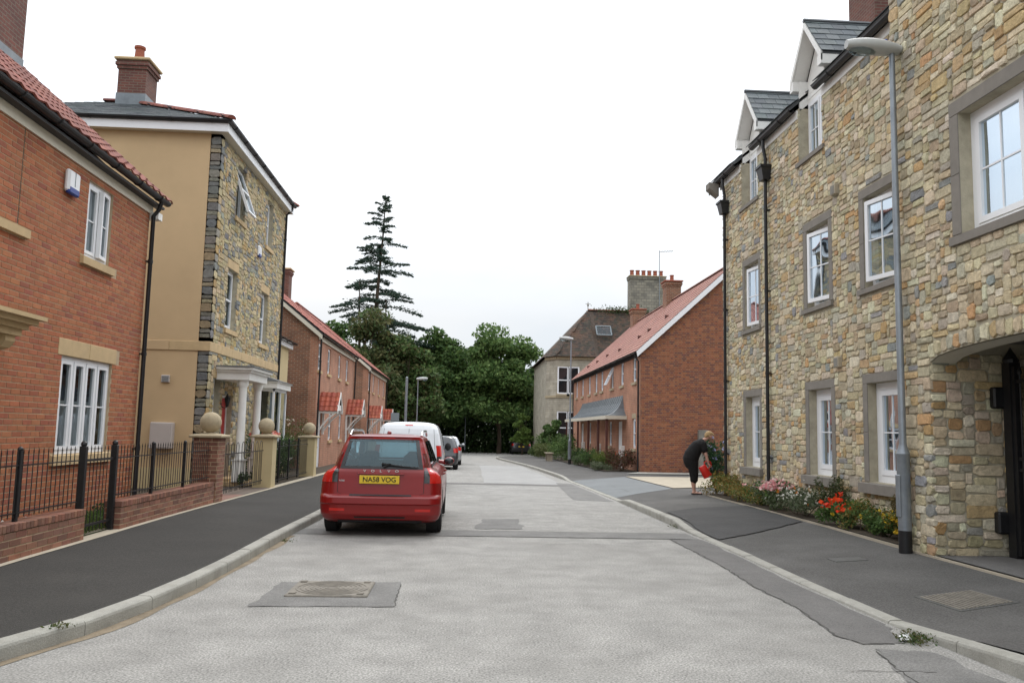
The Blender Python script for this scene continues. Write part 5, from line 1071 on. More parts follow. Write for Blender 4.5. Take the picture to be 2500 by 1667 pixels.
pillar('cream rendered gate pillar with stone ball, beside the white portico', -4.96, -4.51, 20.3, 20.75, .07, 1.26, .19)
pillar('cream rendered ball pillar at the far end of the rose railing', -4.96, -4.51, 26.0, 26.45, .03, 1.20, .19)
# ------------------------------------------------------------------ lamp posts, poles, sign, bench
def lamp(label, x, y, z0, h, sx=-1, r0=.08, r1=.046, hl=.72, group='street lamps', cell=True):
    t = thing('street_lamp', label, 'street lamp', (x, y, z0), group); hb = 1.2 * h / 6.5
    mb = MB(); mb.lathe([(r0 * 1.01, -.05), (r0 * 1.01, .26)], (x, y, z0), 20); mb.build('black_foot', 'black', t, smooth=30)
    mb = MB(); mb.lathe([(r0, .24), (r0, hb), (r0 * 1.05, hb + .01), (r1 * 1.15, hb + .1), (r1, hb + .14), (r1 * .8, h)], (x, y, z0), 20); mb.build('column', 'galv', t, smooth=30)
    mb = MB(); mb.box((x - r0 - .008, y - .05, z0 + .42), (x - r0 + .02, y + .05, z0 + .95), ch=.01); mb.build('access_door', 'galv', t)
    # head: shallow boat shape
    V = []; n = 12; st = 9
    for i in range(st + 1):
        s = i / st; px = x + sx * (-.1 + hl * s); wd = .055 + .085 * math.sin(math.pi * min(1, .12 + s * .86)) ** .7 * (1 if s < .97 else .6); up = .05 + .075 * math.sin(math.pi * (.1 + .8 * s)); dn = .045 + .03 * math.sin(math.pi * s)
        zc = z0 + h + .03 + .05 * s
        for k in range(n):
            a = 2 * math.pi * k / n; V.append((px, y + wd * math.cos(a), zc + (up if math.sin(a) > 0 else dn) * math.sin(a)))
    fs = [(i * n + k, i * n + (k + 1) % n, (i + 1) * n + (k + 1) % n, (i + 1) * n + k) for i in range(st) for k in range(n)] + [tuple(range(n)), tuple(st * n + k for k in range(n))]
    mb = MB(); mb.add(V, fs); hd = mb.build('lamp_head', 'lampgrey', t, smooth=50)
    mb = MB(); mb.ball((x + sx * (hl * .55), y, z0 + h + .005), .1, 14, 8, (1.9, 1, .55)); mb.build('lens', 'glass', hd, smooth=True)
    if cell: mb = MB(); mb.lathe([(.028, 0), (.028, .045), (.02, .055)], (x + sx * .08, y, z0 + h + .13), 10); mb.build('photocell', 'blueplastic', hd)
lamp('tall galvanised street lamp with black foot standing beside the flower bed', 5.57, 10.28, .16, 6.5)
lamp('galvanised street lamp in front of the brick terrace with the lead canopy', 5.56, 43.0, -.1, 6.45)
lamp('slim street lamp beside the plain pole in front of the trees', -2.9, 53, -.2, 4.85, 1, .06, .04, .7)
lamp('slim street lamp at the end of the road against the dark hedge', .25, 76.3, -.5, 4.8, 1, .06, .04, .7)
mb = MB(); mb.lathe([(.07, 0), (.065, 4.25), (.03, 4.3)], (-2.9, 42.6, -.12), 14); o = mb.build('plain_pole', 'galv', smooth=30, loc=(-2.9, 42.6, -.12)); tag(o, 'plain grey pole without a lamp behind the parked van', 'pole')
t = thing('road_sign', 'back of a small grey rectangular road sign beside the last porch canopies', 'sign', (-2.95, 36.6, -.08))
mb = MB(); mb.box((-3.13, 36.58, 1.86), (-2.77, 36.6, 2.22), ch=.004); mb.build('sign_plate', 'signgrey', t); mb = MB(); mb.lathe([(.03, 0), (.03, 2.2)], (-2.95, 36.63, -.1), 10); mb.build('sign_post', 'galv', t)
t = thing('bench', 'small pale timber bench among the shrubs before the stone villa', 'bench', (5.1, 48.7, -.15))
mb = MB(); mb.box((4.88, 48.2, .28), (5.32, 49.4, .34), ch=.01); mb.build('seat', 'bench', t)
for y in (48.35, 49.25): MB().box((4.95, y - .05, -.2), (5.25, y + .05, .28)).build('leg', 'bench', t)
mb = MB(); mb.box((9.5, 33.1, -.2), (9.9, 33.3, 1.75), ch=.01); o = mb.build('timber_post', 'timber_grey', loc=(9.7, 33.2, -.2)); tag(o, 'weathered grey timber post against the brick gable', 'post')
# litter and weeds at the kerbs
mb = MB(); mb.add([(3.42, 6.42, .012), (3.50, 6.40, .02), (3.51, 6.47, .045), (3.44, 6.49, .03), (3.47, 6.44, .06)], [(0, 1, 4), (1, 2, 4), (2, 3, 4), (3, 0, 4)]); o = mb.build('litter', 'paper', loc=(3.46, 6.45, 0)); tag(o, 'crumpled white scrap of paper caught in weeds at the kerb', 'litter')
def weed(label, x, y, z, r, h, n):
    P = np.stack([x + rng.normal(size=n) * r, y + rng.normal(size=n) * r, z + np.abs(rng.normal(size=n)) * h], 1)
    o = leaves('weed', None, P, rng.uniform(.015, .04, n), lcol(n, [(.05, .09, .025), (.08, .10, .03), (.12, .11, .05)]), .4, loc=(x, y, z)); tag(o, label, 'weed', 'weeds in the gutters', 'stuff')
weed('clump of weeds with white litter at the end of the dropped kerb', 3.52, 6.42, .01, .065, .03, 420)
weed('small yellowish weed at the kerb face before the dark pavement patch', 3.58, 14.0, .0, .06, .03, 90)
weed('thin green weed at the left kerb behind the red car', -2.36, 11.6, .0, .06, .02, 70)
weed('tuft of grass on the back of the left kerb', -2.78, 6.2, .115, .04, .01, 60)
# ------------------------------------------------------------------ vehicles
def tabf(tab, k):
    z = [t[0] for t in tab]; v = [t[k] for t in tab]; return lambda q: float(np.interp(q, z, v))
def textmesh(body, size, name, mat, parent, loc, rot=(math.pi / 2, 0, 0), ext=.002, sx=1.0, align='CENTER'):
    cu = bpy.data.curves.new('txt', 'FONT'); cu.body = body; cu.size = size; cu.extrude = ext; cu.align_x = align; cu.align_y = 'CENTER'; cu.offset = size * .012
    to = bpy.data.objects.new('txt', cu); COL.objects.link(to); dg = bpy.context.evaluated_depsgraph_get(); me = bpy.data.meshes.new_from_object(to.evaluated_get(dg)); bpy.data.objects.remove(to)
    o = bpy.data.objects.new(name, me); COL.objects.link(o); o.parent = parent; o.location = loc; o.rotation_euler = rot; o.scale = (sx, 1, 1); me.materials.clear(); me.materials.append(M[mat]); return o
def vehicle(name, label, loc, rz, tab, paint, rx=.2, ry=.22, fx=.35, fy=.45, bow=.05, axles=(.85, 3.45), wr=.32, group='cars parked along the kerb', rearwin=None, sidewin=None, screen=None, nz=46, wheelx=.77, glass='carglass', holes=True, interior=True, seats=None):
    t = thing(name, label, 'van' if 'van' in name else 'car', loc, group, rz); t.rotation_euler = (0, 0, rz); ORG[t.name] = Vector((0, 0, 0))
    Yr, Yf, Wd = tabf(tab, 1), tabf(tab, 2), tabf(tab, 3); z0, z1 = tab[0][0], tab[-1][0]
    def rear_y(x, z):
        w_ = Wd(z); r = min(rx, w_ * .6); q = min(.9995, max(0, abs(x) - (w_ - r)) / r); return Yr(z) + bow * (x / w_) ** 2 + ry * (1 - math.sqrt(1 - q * q))
    def front_y(x, z):
        w_ = Wd(z); r = min(fx, w_ * .6); q = min(.9995, max(0, abs(x) - (w_ - r)) / r); return Yf(z) - bow * 1.5 * (x / w_) ** 2 - fy * (1 - math.sqrt(1 - q * q)) * min(1, (Yf(z) - Yr(z)) / 2.5)
    zs = sorted(set(list(np.linspace(z0, z1, nz)) + [t_[0] for t_ in tab]))
    NR, NC, NSd = 10, 8, 40; rows = []
    for z in zs:
        w_ = Wd(z); r = min(rx, w_ * .6); f_ = min(fx, w_ * .6); h = []
        for i in range(NR): x = (w_ - r) * i / NR; h.append((x, rear_y(x, z)))
        for i in range(NC): a = math.pi / 2 * i / NC; x = w_ - r + r * math.sin(a); h.append((x, Yr(z) + bow * (x / w_) ** 2 + ry * (1 - math.cos(a))))
        ya = Yr(z) + bow + ry; yb = Yf(z) - bow * 1.5 - fy * min(1, (Yf(z) - Yr(z)) / 2.5)
        for i in range(NSd): h.append((w_, ya + (yb - ya) * i / NSd))
        for i in range(NC): a = math.pi / 2 * (1 - i / NC); x = w_ - f_ + f_ * math.sin(a); h.append((x, front_y(x, z)))
        for i in range(NR + 1): x = (w_ - f_) * (1 - i / NR); h.append((x, front_y(x, z)))
        ring = [(x, y, z) for x, y in h] + [(-x, y, z) for x, y in h[-2:0:-1]]; rows.append(ring)
    n = len(rows[0]); b = MB()
    for r_ in rows: b.v.extend(r_)
    def inrw(x, z, m): 
        if not rearwin: return False
        za, zb, xa, xb = rearwin; return za + m < z < zb - m and abs(x) < xa + (xb - xa) * (z - za) / (zb - za) - m
    def insw(y, z, m):
        if not sidewin: return False
        za, zb, (a0, a1), (b0, b1) = sidewin; k = (z - za) / (zb - za); return za + m < z < zb - m and a0 + (a1 - a0) * k + m < y < b0 + (b1 - b0) * k - m
    for i in range(len(rows) - 1):
        for k in range(n):
            q = (i * n + k, i * n + (k + 1) % n, (i + 1) * n + (k + 1) % n, (i + 1) * n + k); c = np.mean([b.v[j] for j in q], 0)
            side = abs(c[0]) > Wd(c[2]) - .02
            if side and any((c[1] - a) ** 2 + (c[2] - wr) ** 2 < (wr + .045) ** 2 for a in axles): continue
            if holes and c[1] < Yr(c[2]) + .3 and inrw(c[0], c[2], .015): continue
            if holes and side and insw(c[1], c[2], .015): continue
            if holes and screen and screen[0] < c[2] < screen[1] and c[1] > Yf(c[2]) - .45 and abs(c[0]) < Wd(c[2]) - .09: continue
            b.f.append(q); b.c.append(None)
    b.f.append(tuple((len(rows) - 1) * n + k for k in range(n))); b.c.append(None); b.f.append(tuple(range(n))); b.c.append(None)
    body = b.build('body', paint, t, smooth=35)
    def rpatch(nm, mat, x0f, x1f, za, zb, off=.004, nx=10, nzz=8, par=t, ring=0, thick=True):
        m = MB(); nx_, nz_ = nx, nzz; G = {}
        for j in range(nz_ + 1):
            z = za + (zb - za) * j / nz_; a, b_ = (x0f(z) if callable(x0f) else x0f), (x1f(z) if callable(x1f) else x1f)
            for i in range(nx_ + 1): x = a + (b_ - a) * i / nx_; m.v.append((x, rear_y(x, z) - off, z))
        for j in range(nz_):
            for i in range(nx_):
                if ring and ring <= i < nx_ - ring and ring <= j < nz_ - ring: continue
                m.f.append((j * (nx_ + 1) + i, j * (nx_ + 1) + i + 1, (j + 1) * (nx_ + 1) + i + 1, (j + 1) * (nx_ + 1) + i)); m.c.append(None)
        return m.build(nm, mat, par, smooth='all', recalc=False)
    def spatch(nm, mat, yaf, ybf, za, zb, sgn, off=.004, ny=12, nzz=6, par=t):
        m = MB()
        for j in range(nzz + 1):
            z = za + (zb - za) * j / nzz; a, b_ = (yaf(z) if callable(yaf) else yaf), (ybf(z) if callable(ybf) else ybf)
            for i in range(ny + 1): m.v.append((sgn * (Wd(z) + off), a + (b_ - a) * i / ny, z))
        for j in range(nzz):
            for i in range(ny): m.f.append((j * (ny + 1) + i, j * (ny + 1) + i + 1, (j + 1) * (ny + 1) + i + 1, (j + 1) * (ny + 1) + i)); m.c.append(None)
        return m.build(nm, mat, par, smooth='all', recalc=False)
    if rearwin:
        za, zb, xa, xb = rearwin; fx_ = lambda s: (lambda z: s * (xa + (xb - xa) * (z - za) / (zb - za)))
        rw = rpatch('rear_window', glass, fx_(-1), fx_(1), za, zb, .002, 16, 8)
        if holes: rpatch('window_seal', 'plastic', fx_(-1), fx_(1), za, zb, .0045, 40, 22, rw, ring=2)
    if sidewin:
        za, zb, (a0, a1), (b0, b1) = sidewin
        for s in (-1, 1):
            sw_ = spatch('side_window', glass, lambda z: a0 + (a1 - a0) * (z - za) / (zb - za), lambda z: b0 + (b1 - b0) * (z - za) / (zb - za), za, zb, s, .003, 16, 5)
            for y in (a0 + (b0 - a0) * .30, a0 + (b0 - a0) * .62): spatch('pillar', 'plastic', y - .03, y + .03, za, zb, s, .006, 1, 3, sw_)
            spatch('window_trim', 'plastic', a0 - .02, b0 + .02, za - .02, za + .006, s, .006, 10, 1, sw_)
    if screen:
        m = MB(); za, zb = screen
        for j in range(7):
            z = za - .02 + (zb - za + .04) * j / 6
            for i in range(13): x = (Wd(z) - .07) * (-1 + 2 * i / 12); m.v.append((x, front_y(x, z) + .003, z))
        for j in range(6):
            for i in range(12): m.f.append((j * 13 + i, j * 13 + i + 1, (j + 1) * 13 + i + 1, (j + 1) * 13 + i)); m.c.append(None)
        m.build('windscreen', glass, t, smooth='all', recalc=False)
    if interior:
        m = MB(); m.box((-.62, .35, .3), (.62, 3.0, .55)); m.box((-.66, 2.75, .5), (.66, 3.15, 1.0)); m.build('interior_floor', 'plastic', t)
    for (sx_, sy, zt) in (seats or []):
        m = MB(); m.box((sx_ - .23, sy, .5), (sx_ + .23, sy + .16, zt - .2), ch=.06); m.box((sx_ - .13, sy + .01, zt - .17), (sx_ + .13, sy + .11, zt), ch=.04); m.tube([(sx_ - .06, sy + .06, zt - .25), (sx_ - .06, sy + .06, zt - .1)], .01, 5); m.tube([(sx_ + .06, sy + .06, zt - .25), (sx_ + .06, sy + .06, zt - .1)], .01, 5); m.build('seat', 'seat', t)
    # wheels, arches, underside
    m = MB(); m.box((-.70, .35, .17), (.70, Yf(.4) - .35, .34)); m.build('underside', 'rubber', t)
    for a in axles:
        for s in (-1, 1):
            m = MB(); x = s * wheelx; m.lathe([(wr * .60, -.10), (wr * .93, -.105), (wr * .985, -.085), (wr, -.05), (wr, .05), (wr * .985, .085), (wr * .93, .105), (wr * .60, .10)], (x, a, wr), 32, 'x'); wl = m.build('wheel', 'rubber', t, smooth=30)
            m = MB(); m.lathe([(wr * .64, -.08), (wr * .64, .085), (wr * .60, .09), (wr * .58, .07)], (x, a, wr), 24, 'x'); 
            for k in range(5):
                an = 2 * math.pi * k / 5 + .3; c_, s2 = math.cos(an), math.sin(an); px = x + s * .075
                m.prism([(px, a + c_ * .03 - s2 * .05, wr + s2 * .03 + c_ * .05), (px, a + c_ * wr * .62 - s2 * .035, wr + s2 * wr * .62 + c_ * .035), (px, a + c_ * wr * .62 + s2 * .035, wr + s2 * wr * .62 - c_ * .035), (px, a + c_ * .03 + s2 * .05, wr + s2 * .03 - c_ * .05)], (s * .018, 0, 0))
            m.lathe([(.05, 0), (.05, .1 * 1), (.0, .1)], (x if s > 0 else x - .1, a, wr), 12, 'x'); m.build('rim', 'alloy', wl)
            m = MB(); m.lathe([(wr + .05, -.1), (wr + .05, .06)], (x - s * .02, a, wr), 24, 'x'); m.build('wheel_arch', 'rubber', t)
    return t, rpatch, spatch, rear_y, Wd, Yr
VTAB = [(.20, .16, 4.36, .79), (.25, .06, 4.42, .835), (.32, .015, 4.46, .862), (.40, .012, 4.50, .872), (.455, .008, 4.50, .873), (.475, -.018, 4.51, .874), (.555, -.014, 4.51, .874), (.578, .012, 4.50, .874), (.60, .05, 4.49, .874), (.70, .06, 4.44, .872), (.80, .07, 4.22, .866), (.87, .075, 3.8, .845), (.92, .08, 3.5, .80), (.955, .09, 3.35, .735), (.98, .098, 3.25, .708), (1.03, .12, 3.15, .69), (1.15, .19, 2.9, .655), (1.28, .28, 2.6, .612), (1.37, .35, 2.35, .58), (1.40, .355, 2.2, .568), (1.425, .34, 2.05, .54), (1.445, .42, 1.85, .47), (1.457, .60, 1.65, .33), (1.46, .85, 1.45, .15)]
V50, rp, sp, ry_, Wv, Yv = vehicle('estate_car', 'red estate car with yellow number plate parked at the kerb', (-1.15, 12.12, 0), 0, VTAB, 'carred', rx=.2, ry=.16, rearwin=(.962, 1.385, .60, .51), sidewin=(1.0, 1.36, (.55, .75), (3.0, 2.35)), screen=(1.03, 1.37), axles=(.86, 3.5), wheelx=.765, seats=[(-.36, 1.15, 1.14), (.36, 1.15, 1.14), (0, 1.15, 1.06), (-.36, 2.05, 1.17), (.36, 2.05, 1.17)])
for s in (-1, 1):
    lo = lambda z, s=s: s * .60 if s > 0 else -(Wv(z) - .004)
    def rng_(a, b): return (lambda z: a(z)) , (lambda z: b(z))
    o_in = lambda z: .622 - max(0, z - .90) * .15; o_md = lambda z: .70 - max(0, z - .88) * .5; o_out = lambda z: Wv(z) - .006
    f = (lambda g_: (lambda z: s * g_(z)))
    tl = rp('tail_light', 'redlens', (lambda z, s=s: s * o_md(z)), (lambda z, s=s: s * o_out(z)), .765, .985, .008, 8, 10)
    rp('clear_lens', 'greylens', (lambda z, s=s: s * o_in(z)), (lambda z, s=s: s * o_md(z)), .77, .945, .008, 4, 8, tl)
    rp('reverse_lens', 'reddark', (lambda z, s=s: s * o_in(z)), (lambda z, s=s: s * o_md(z)), .945, .985, .008, 4, 3, tl)
    rp('pillar_light', 'reddark', (lambda z, s=s: s * (.605 - (z - .985) * .2 + .012)), (lambda z, s=s: s * (Wv(z) - .012)), .985, 1.19, .005, 6, 8, tl)
    rp('shut_line', 'rubber', (lambda z, s=s: s * (.612 + max(0, .62 - z) * -3)), (lambda z, s=s: s * (.619 + max(0, .62 - z) * -3)), .60, .96, .003, 1, 12)
    rp('reflector', 'redlens', (lambda z, s=s: s * .50), (lambda z, s=s: s * .72), .365, .405, .006, 6, 2)
    m = MB(); ys = np.linspace(.62, 2.35, 14); pts = [(s * (.535 if 0 < i < 13 else .535), float(y), 1.425 + .075 * min(1, i / 1.5, (13 - i) / 1.5) + .01) for i, y in enumerate(ys)]; m.tube(pts, .02, 8); m.build('roof_rail', 'chrome', V50, smooth=True)
    m = MB(); m.ball((s * .93, 2.72, 1.0), .1, 14, 10, (.95, .55, .68)); m.tube([(s * .75, 2.76, .99), (s * .87, 2.74, .97)], .035, 8); mr = m.build('door_mirror', 'carred', V50, smooth=True)
    rpm = MB(); rpm.ball((s * .93, 2.685, 1.0), .082, 14, 8, (.98, .3, .68)); rpm.build('mirror_glass', 'privacy', mr, smooth=True)
    for y in (1.35, 2.35): m = MB(); m.tube([(s * .862, y, .845), (s * .885, y + .03, .85), (s * .885, y + .17, .85), (s * .862, y + .2, .845)], .014, 6); m.build('door_handle', 'carred', V50)
rp('bumper_strip', 'plastic', -.44, .44, .583, .603, .010, 12, 2)
rp('bumper_slot', 'rubber', -.36, .36, .268, .292, .008, 10, 2)
rp('lower_valance', 'plastic', -.6, .6, .20, .235, .012, 10, 2)
m = MB(); 
for j, (z, d) in enumerate(((.91, .0), (.905, .03), (.89, .032), (.88, .004))):
    for i in range(13): x = -.33 + .66 * i / 12; m.v.append((x, ry_(x, z) - .002 - d, z))
for j in range(3):
    for i in range(12): m.f.append((j * 13 + i, j * 13 + i + 1, (j + 1) * 13 + i + 1, (j + 1) * 13 + i)); m.c.append(None)
m.build('tailgate_handle', 'carred', V50, smooth=30, recalc=False)
m = MB(); m.box((-.305, ry_(0, .8) - .035, .755), (.265, ry_(0, .8) - .02, .87), ch=.004); npl = m.build('number_plate', 'plate', V50)
textmesh('NA58 VOG', .098, 'plate_text', 'rubber', npl, (-.02, ry_(0, .8) - .0365, .811), sx=1.0)
for i, ch_ in enumerate('VOLVO'): textmesh(ch_, .05, 'badge_letter', 'chrome', V50, (-.235 + i * .115, ry_(-.235 + i * .115, .93) - .036, .934), sx=1.3, ext=.003, rot=(math.pi / 2, 0, 0))
textmesh('V50', .034, 'model_badge', 'chrome', V50, (-.56, ry_(-.56, .79) - .006, .79), sx=1.4)
m = MB(); m.tube([(.03, ry_(.03, 1.0) - .03, .99), (.12, ry_(.12, 1.03) - .03, 1.03), (.02, ry_(0, 1.03) - .02, 1.035)], .018, 6); m.tube([(.0, ry_(0, 1.03) - .025, 1.035), (.28, ry_(.28, 1.0) - .02, 1.005), (.53, ry_(.5, .98) - .02, .985)], [.016, .012, .006], 6); m.build('rear_wiper', 'rubber', V50)
rp('brake_light', 'redlens', -.16, .16, 1.392, 1.412, .006, 6, 1)
m = MB(); m.ball((.02, .95, 1.475), .06, 10, 6, (.6, 1.2, .6)); m.build('roof_antenna', 'carred', V50, smooth=True)
# small van
TT = [(.22, .12, 4.0, .78), (.30, .03, 4.12, .84), (.42, 0, 4.15, .865), (.55, .0, 4.15, .87), (.62, .04, 4.13, .87), (.85, .05, 3.95, .872), (1.0, .06, 3.55, .868), (1.12, .08, 3.3, .855), (1.3, .11, 3.0, .825), (1.5, .15, 2.7, .785), (1.62, .19, 2.45, .75), (1.70, .24, 2.3, .70), (1.755, .31, 2.15, .62), (1.785, .42, 2.0, .48), (1.80, .7, 1.8, .25)]
VAN, rp2, sp2, ry2, W2, _ = vehicle('small_van', 'white panel van parked between the red estate and the dark hatchback', (-1.38, 21.55, -.07), 0, TT, 'carwhite', rx=.16, ry=.12, axles=(.75, 3.35), wr=.30, rearwin=(1.08, 1.5, .66, .60), sidewin=(1.08, 1.5, (2.2, 2.2), (3.15, 2.75)), screen=(1.1, 1.6), holes=False, glass='carwhite', interior=False, group=None, wheelx=.76)
for s in (-1, 1):
    tl = rp2('tail_light', 'redlens', (lambda z, s=s: s * (W2(z) - .13)), (lambda z, s=s: s * (W2(z) - .004)), .92, 1.2, .008, 6, 6); rp2('clear_lens', 'greylens', (lambda z, s=s: s * (W2(z) - .13)), (lambda z, s=s: s * (W2(z) - .004)), .78, .92, .008, 6, 4, tl)
    sp2('side_glass', 'privacy', 2.25, lambda z: 3.1 - (z - 1.08) * .9, 1.1, 1.48, s, .006, 6, 4)
    m = MB(); m.ball((s * .97, 3.0, 1.12), .13, 12, 8, (.7, .5, .9)); m.build('door_mirror', 'rubber', VAN, smooth=True)
rp2('brake_light', 'redlens', -.10, .10, 1.70, 1.725, .006, 4, 1)
for x in (0, -.69, .69): rp2('shut_line', 'rubber', (lambda z, x=x: x * (1 - max(0, z - 1.0) * .12)), (lambda z, x=x: x * (1 - max(0, z - 1.0) * .12) + .008), .45, 1.62, .003, 1, 14)
rp2('bumper', 'plastic', lambda z: -W2(z) + .02, lambda z: W2(z) - .02, .34, .56, .02, 20, 4)
# dark hatchback and a further car
HT = [(.2, .14, 3.75, .76), (.28, .03, 3.9, .82), (.4, 0, 3.95, .845), (.6, 0, 3.95, .85), (.75, .05, 3.8, .85), (.88, .08, 3.3, .835), (.97, .1, 2.95, .80), (1.1, .18, 2.7, .745), (1.25, .28, 2.4, .68), (1.36, .36, 2.15, .62), (1.42, .42, 1.95, .54), (1.45, .55, 1.75, .38), (1.46, .8, 1.5, .15)]
def hatch(label, loc, paint, rz=0):
    t, rpx, spx, _, Wx, _ = vehicle('hatchback', label, loc, rz, HT, paint, rx=.22, ry=.2, axles=(.68, 3.15), wr=.30, rearwin=(1.0, 1.36, .62, .52), sidewin=(1.0, 1.36, (.55, .75), (2.7, 2.1)), screen=(1.0, 1.38), holes=False, glass='privacy', interior=False, wheelx=.74)
    for s in (-1, 1):
        rpx('tail_light', 'redlens', (lambda z, s=s: s * (Wx(z) - .2)), (lambda z, s=s: s * (Wx(z) - .004)), .74, .93, .008, 6, 5)
        m = MB(); m.ball((s * .92, 2.5, 1.0), .1, 10, 8, (.9, .55, .7)); m.build('door_mirror', paint, t, smooth=True)
    rpx('number_plate', 'plate', -.26, .26, .62, .73, .012, 4, 1); rpx('bumper_strip', 'plastic', -.7, .7, .38, .44, .008, 10, 1)
    return t
hatch('dark grey hatchback parked in front of the white van', (-1.0, 36.4, -.19), 'cardark')
hatch('pale silver hatchback half hidden beyond the dark hatchback', (-.86, 42.3, -.235), 'carsilver')
hatch('small dark car parked far off before the hedge and round shrub', (5.2, 73.2, -.48), 'cardark')
# ------------------------------------------------------------------ trees
def tree(name, label, x, y, z0, h, rad, trunk_h, pal, clumps=26, per=420, leaf=.34, tr=.22, lean=(0, 0), flat=.75, low=.25, group=None, seed=1):
    rr = np.random.default_rng(seed); t = thing(name, label, 'tree', (x, y, z0), group)
    ctr = np.array([x + lean[0], y + lean[1], z0 + trunk_h + (h - trunk_h) * .5]); R = np.array([rad, rad * .8, (h - trunk_h) * .5])
    cs = []
    while len(cs) < clumps:
        d = rr.normal(size=3); d /= np.linalg.norm(d); k = rr.uniform(.2, .95)
        if d[2] < -.8: continue
        cs.append(ctr + d * k * R)
    m = MB(); top = Vector((x + lean[0] * .7, y + lean[1] * .7, z0 + h * .8)); b0 = Vector((x, y, z0 - .2)); pts = [b0.lerp(top, s) + Vector((math.sin(s * 7 + seed) * .15, math.cos(s * 5) * .15, 0)) for s in np.linspace(0, 1, 8)]
    m.tube(pts, [tr * (1.25 if i == 0 else 1 - .8 * i / 7) for i in range(8)], 9); m.build('trunk', 'bark', t, smooth=True)
    m = MB()
    for c in cs:
        s = rr.uniform(.25, .7); p = b0.lerp(top, s); c_ = Vector(c); mid = p.lerp(c_, .5) + Vector((0, 0, .3)); m.tube([p, mid, c_], [tr * .4 * (1 - s * .6), tr * .22, .02], 5)
    m.build('limb', 'bark', t)
    P = []; 
    for c in cs:
        r = rr.uniform(.5, 1.0) * rad * .42; q = rr.normal(size=(per, 3)); q /= np.linalg.norm(q, axis=1)[:, None]; q *= (rr.random(per) ** .45)[:, None] * np.array([r, r, r * flat]); P.append(c + q)
    P = np.concatenate(P); n = len(P); leaves('crown', t, P, rr.uniform(.6, 1.3, n) * leaf, lcol(n, pal, .3), .6, .2)
    return t
GR1 = [(.075, .135, .04), (.09, .155, .045), (.06, .115, .035), (.11, .165, .05)]
GR2 = [(.05, .09, .03), (.042, .08, .027), (.062, .10, .034)]
GR3 = [(.095, .165, .048), (.12, .19, .055), (.075, .14, .042), (.14, .205, .065)]
BRN = [(.085, .12, .042), (.105, .115, .045), (.07, .11, .04), (.125, .12, .05)]
gt = 'trees beyond the end of the street'
tree('broadleaf_tree', 'bushy brownish green tree rising behind the further brick terrace, under the conifer', -8.0, 67, -.4, 11.0, 3.8, .2, BRN, 62, 470, .36, .25, group=gt, seed=3)
tree('broadleaf_tree', 'tall dark green tree filling the gap above the terrace roofs', -12.0, 71, -.4, 11.6, 3.4, .8, GR1, 50, 420, .36, .25, group=gt, seed=4)
tree('broadleaf_tree', 'dense green tree with brown tinges standing over the plain pole and slim lamp', -4.6, 68, -.4, 9.8, 3.2, .0, BRN + GR1, 60, 450, .34, .22, group=gt, seed=5)
tree('broadleaf_tree', 'mid green round topped tree in the middle of the tree line', -2.4, 76, -.5, 12.0, 3.5, .4, GR1, 70, 450, .36, .25, group=gt, seed=6)
tree('broadleaf_tree', 'bright green spreading tree with sky showing through, beside the stone villa', 3.2, 75, -.5, 11.5, 4.3, 1.8, GR3, 74, 440, .36, .2, flat=.6, group=gt, seed=7)
tree('broadleaf_tree', 'dark tree behind the bright spreading tree', 1.0, 84, -.6, 11.0, 4.2, .5, GR2, 46, 380, .42, .25, group=gt, seed=8)
tree('broadleaf_tree', 'shadowy tree close beside the stone villa wall', 7.2, 82, -.6, 10.0, 3.6, .5, GR2 + GR1, 46, 380, .4, .25, group=gt, seed=9)
tree('broadleaf_tree', 'dark tree at the back between the middle trees', -5.0, 84, -.6, 11.6, 4.2, .5, GR2, 46, 380, .42, .25, group=gt, seed=10)
tree('broadleaf_tree', 'thin dark treetop showing beside the first terrace chimney', -15.8, 57, -.3, 11.2, 2.3, 3, GR2, 16, 260, .3, .2, group=gt, seed=11)
tree('broadleaf_tree', 'dark green tree peeping over the terrace between its two chimneys', -14.2, 62, -.3, 10.6, 2.4, 3, GR1, 16, 300, .3, .2, group=gt, seed=12)
tree('shrub_tree', 'small round light green tree before the dark hedge near the parked dark car', 5.0, 71, -.45, 3.5, 1.0, .3, [(.15, .23, .055), (.19, .27, .07), (.12, .19, .05)], 30, 300, .17, .07, seed=13)
tree('shrub_tree', 'small bushy tree leaning on the corner of the stone villa', 6.1, 58, -.35, 2.9, .95, .4, GR1, 12, 420, .2, .07, seed=14)
def hedge(label, x0, x1, y, d, h, pal, n, z0=-.5):
    t = thing('hedge', label, 'hedge', ((x0 + x1) / 2, y, z0)); P = np.stack([rng.uniform(x0, x1, n), y + rng.normal(size=n) * d * .4, z0 + rng.random(n) * h], 1); P[:, 2] += .5 * np.sin(P[:, 0] * 1.3) * (P[:, 2] - z0) / h * .6
    leaves('foliage', t, P, rng.uniform(.2, .42, n), lcol(n, pal, .3), .6, .2)
    m = MB(); 
    for i in range(int((x1 - x0) / 1.2)): xx = x0 + .6 + i * 1.2; m.tube([(xx, y, z0 - .1), (xx + rng.uniform(-.2, .2), y, z0 + h * .7)], [.07, .03], 5)
    m.build('stems', 'bark', t, kind='stuff')
hedge('dark hedge across the end of the road', -14, 12, 79.8, 1.4, 4.6, GR2, 30000)
hedge('deep shadowed thicket behind the hedge', -20, 16, 86, 2.5, 6.6, GR2, 24000)
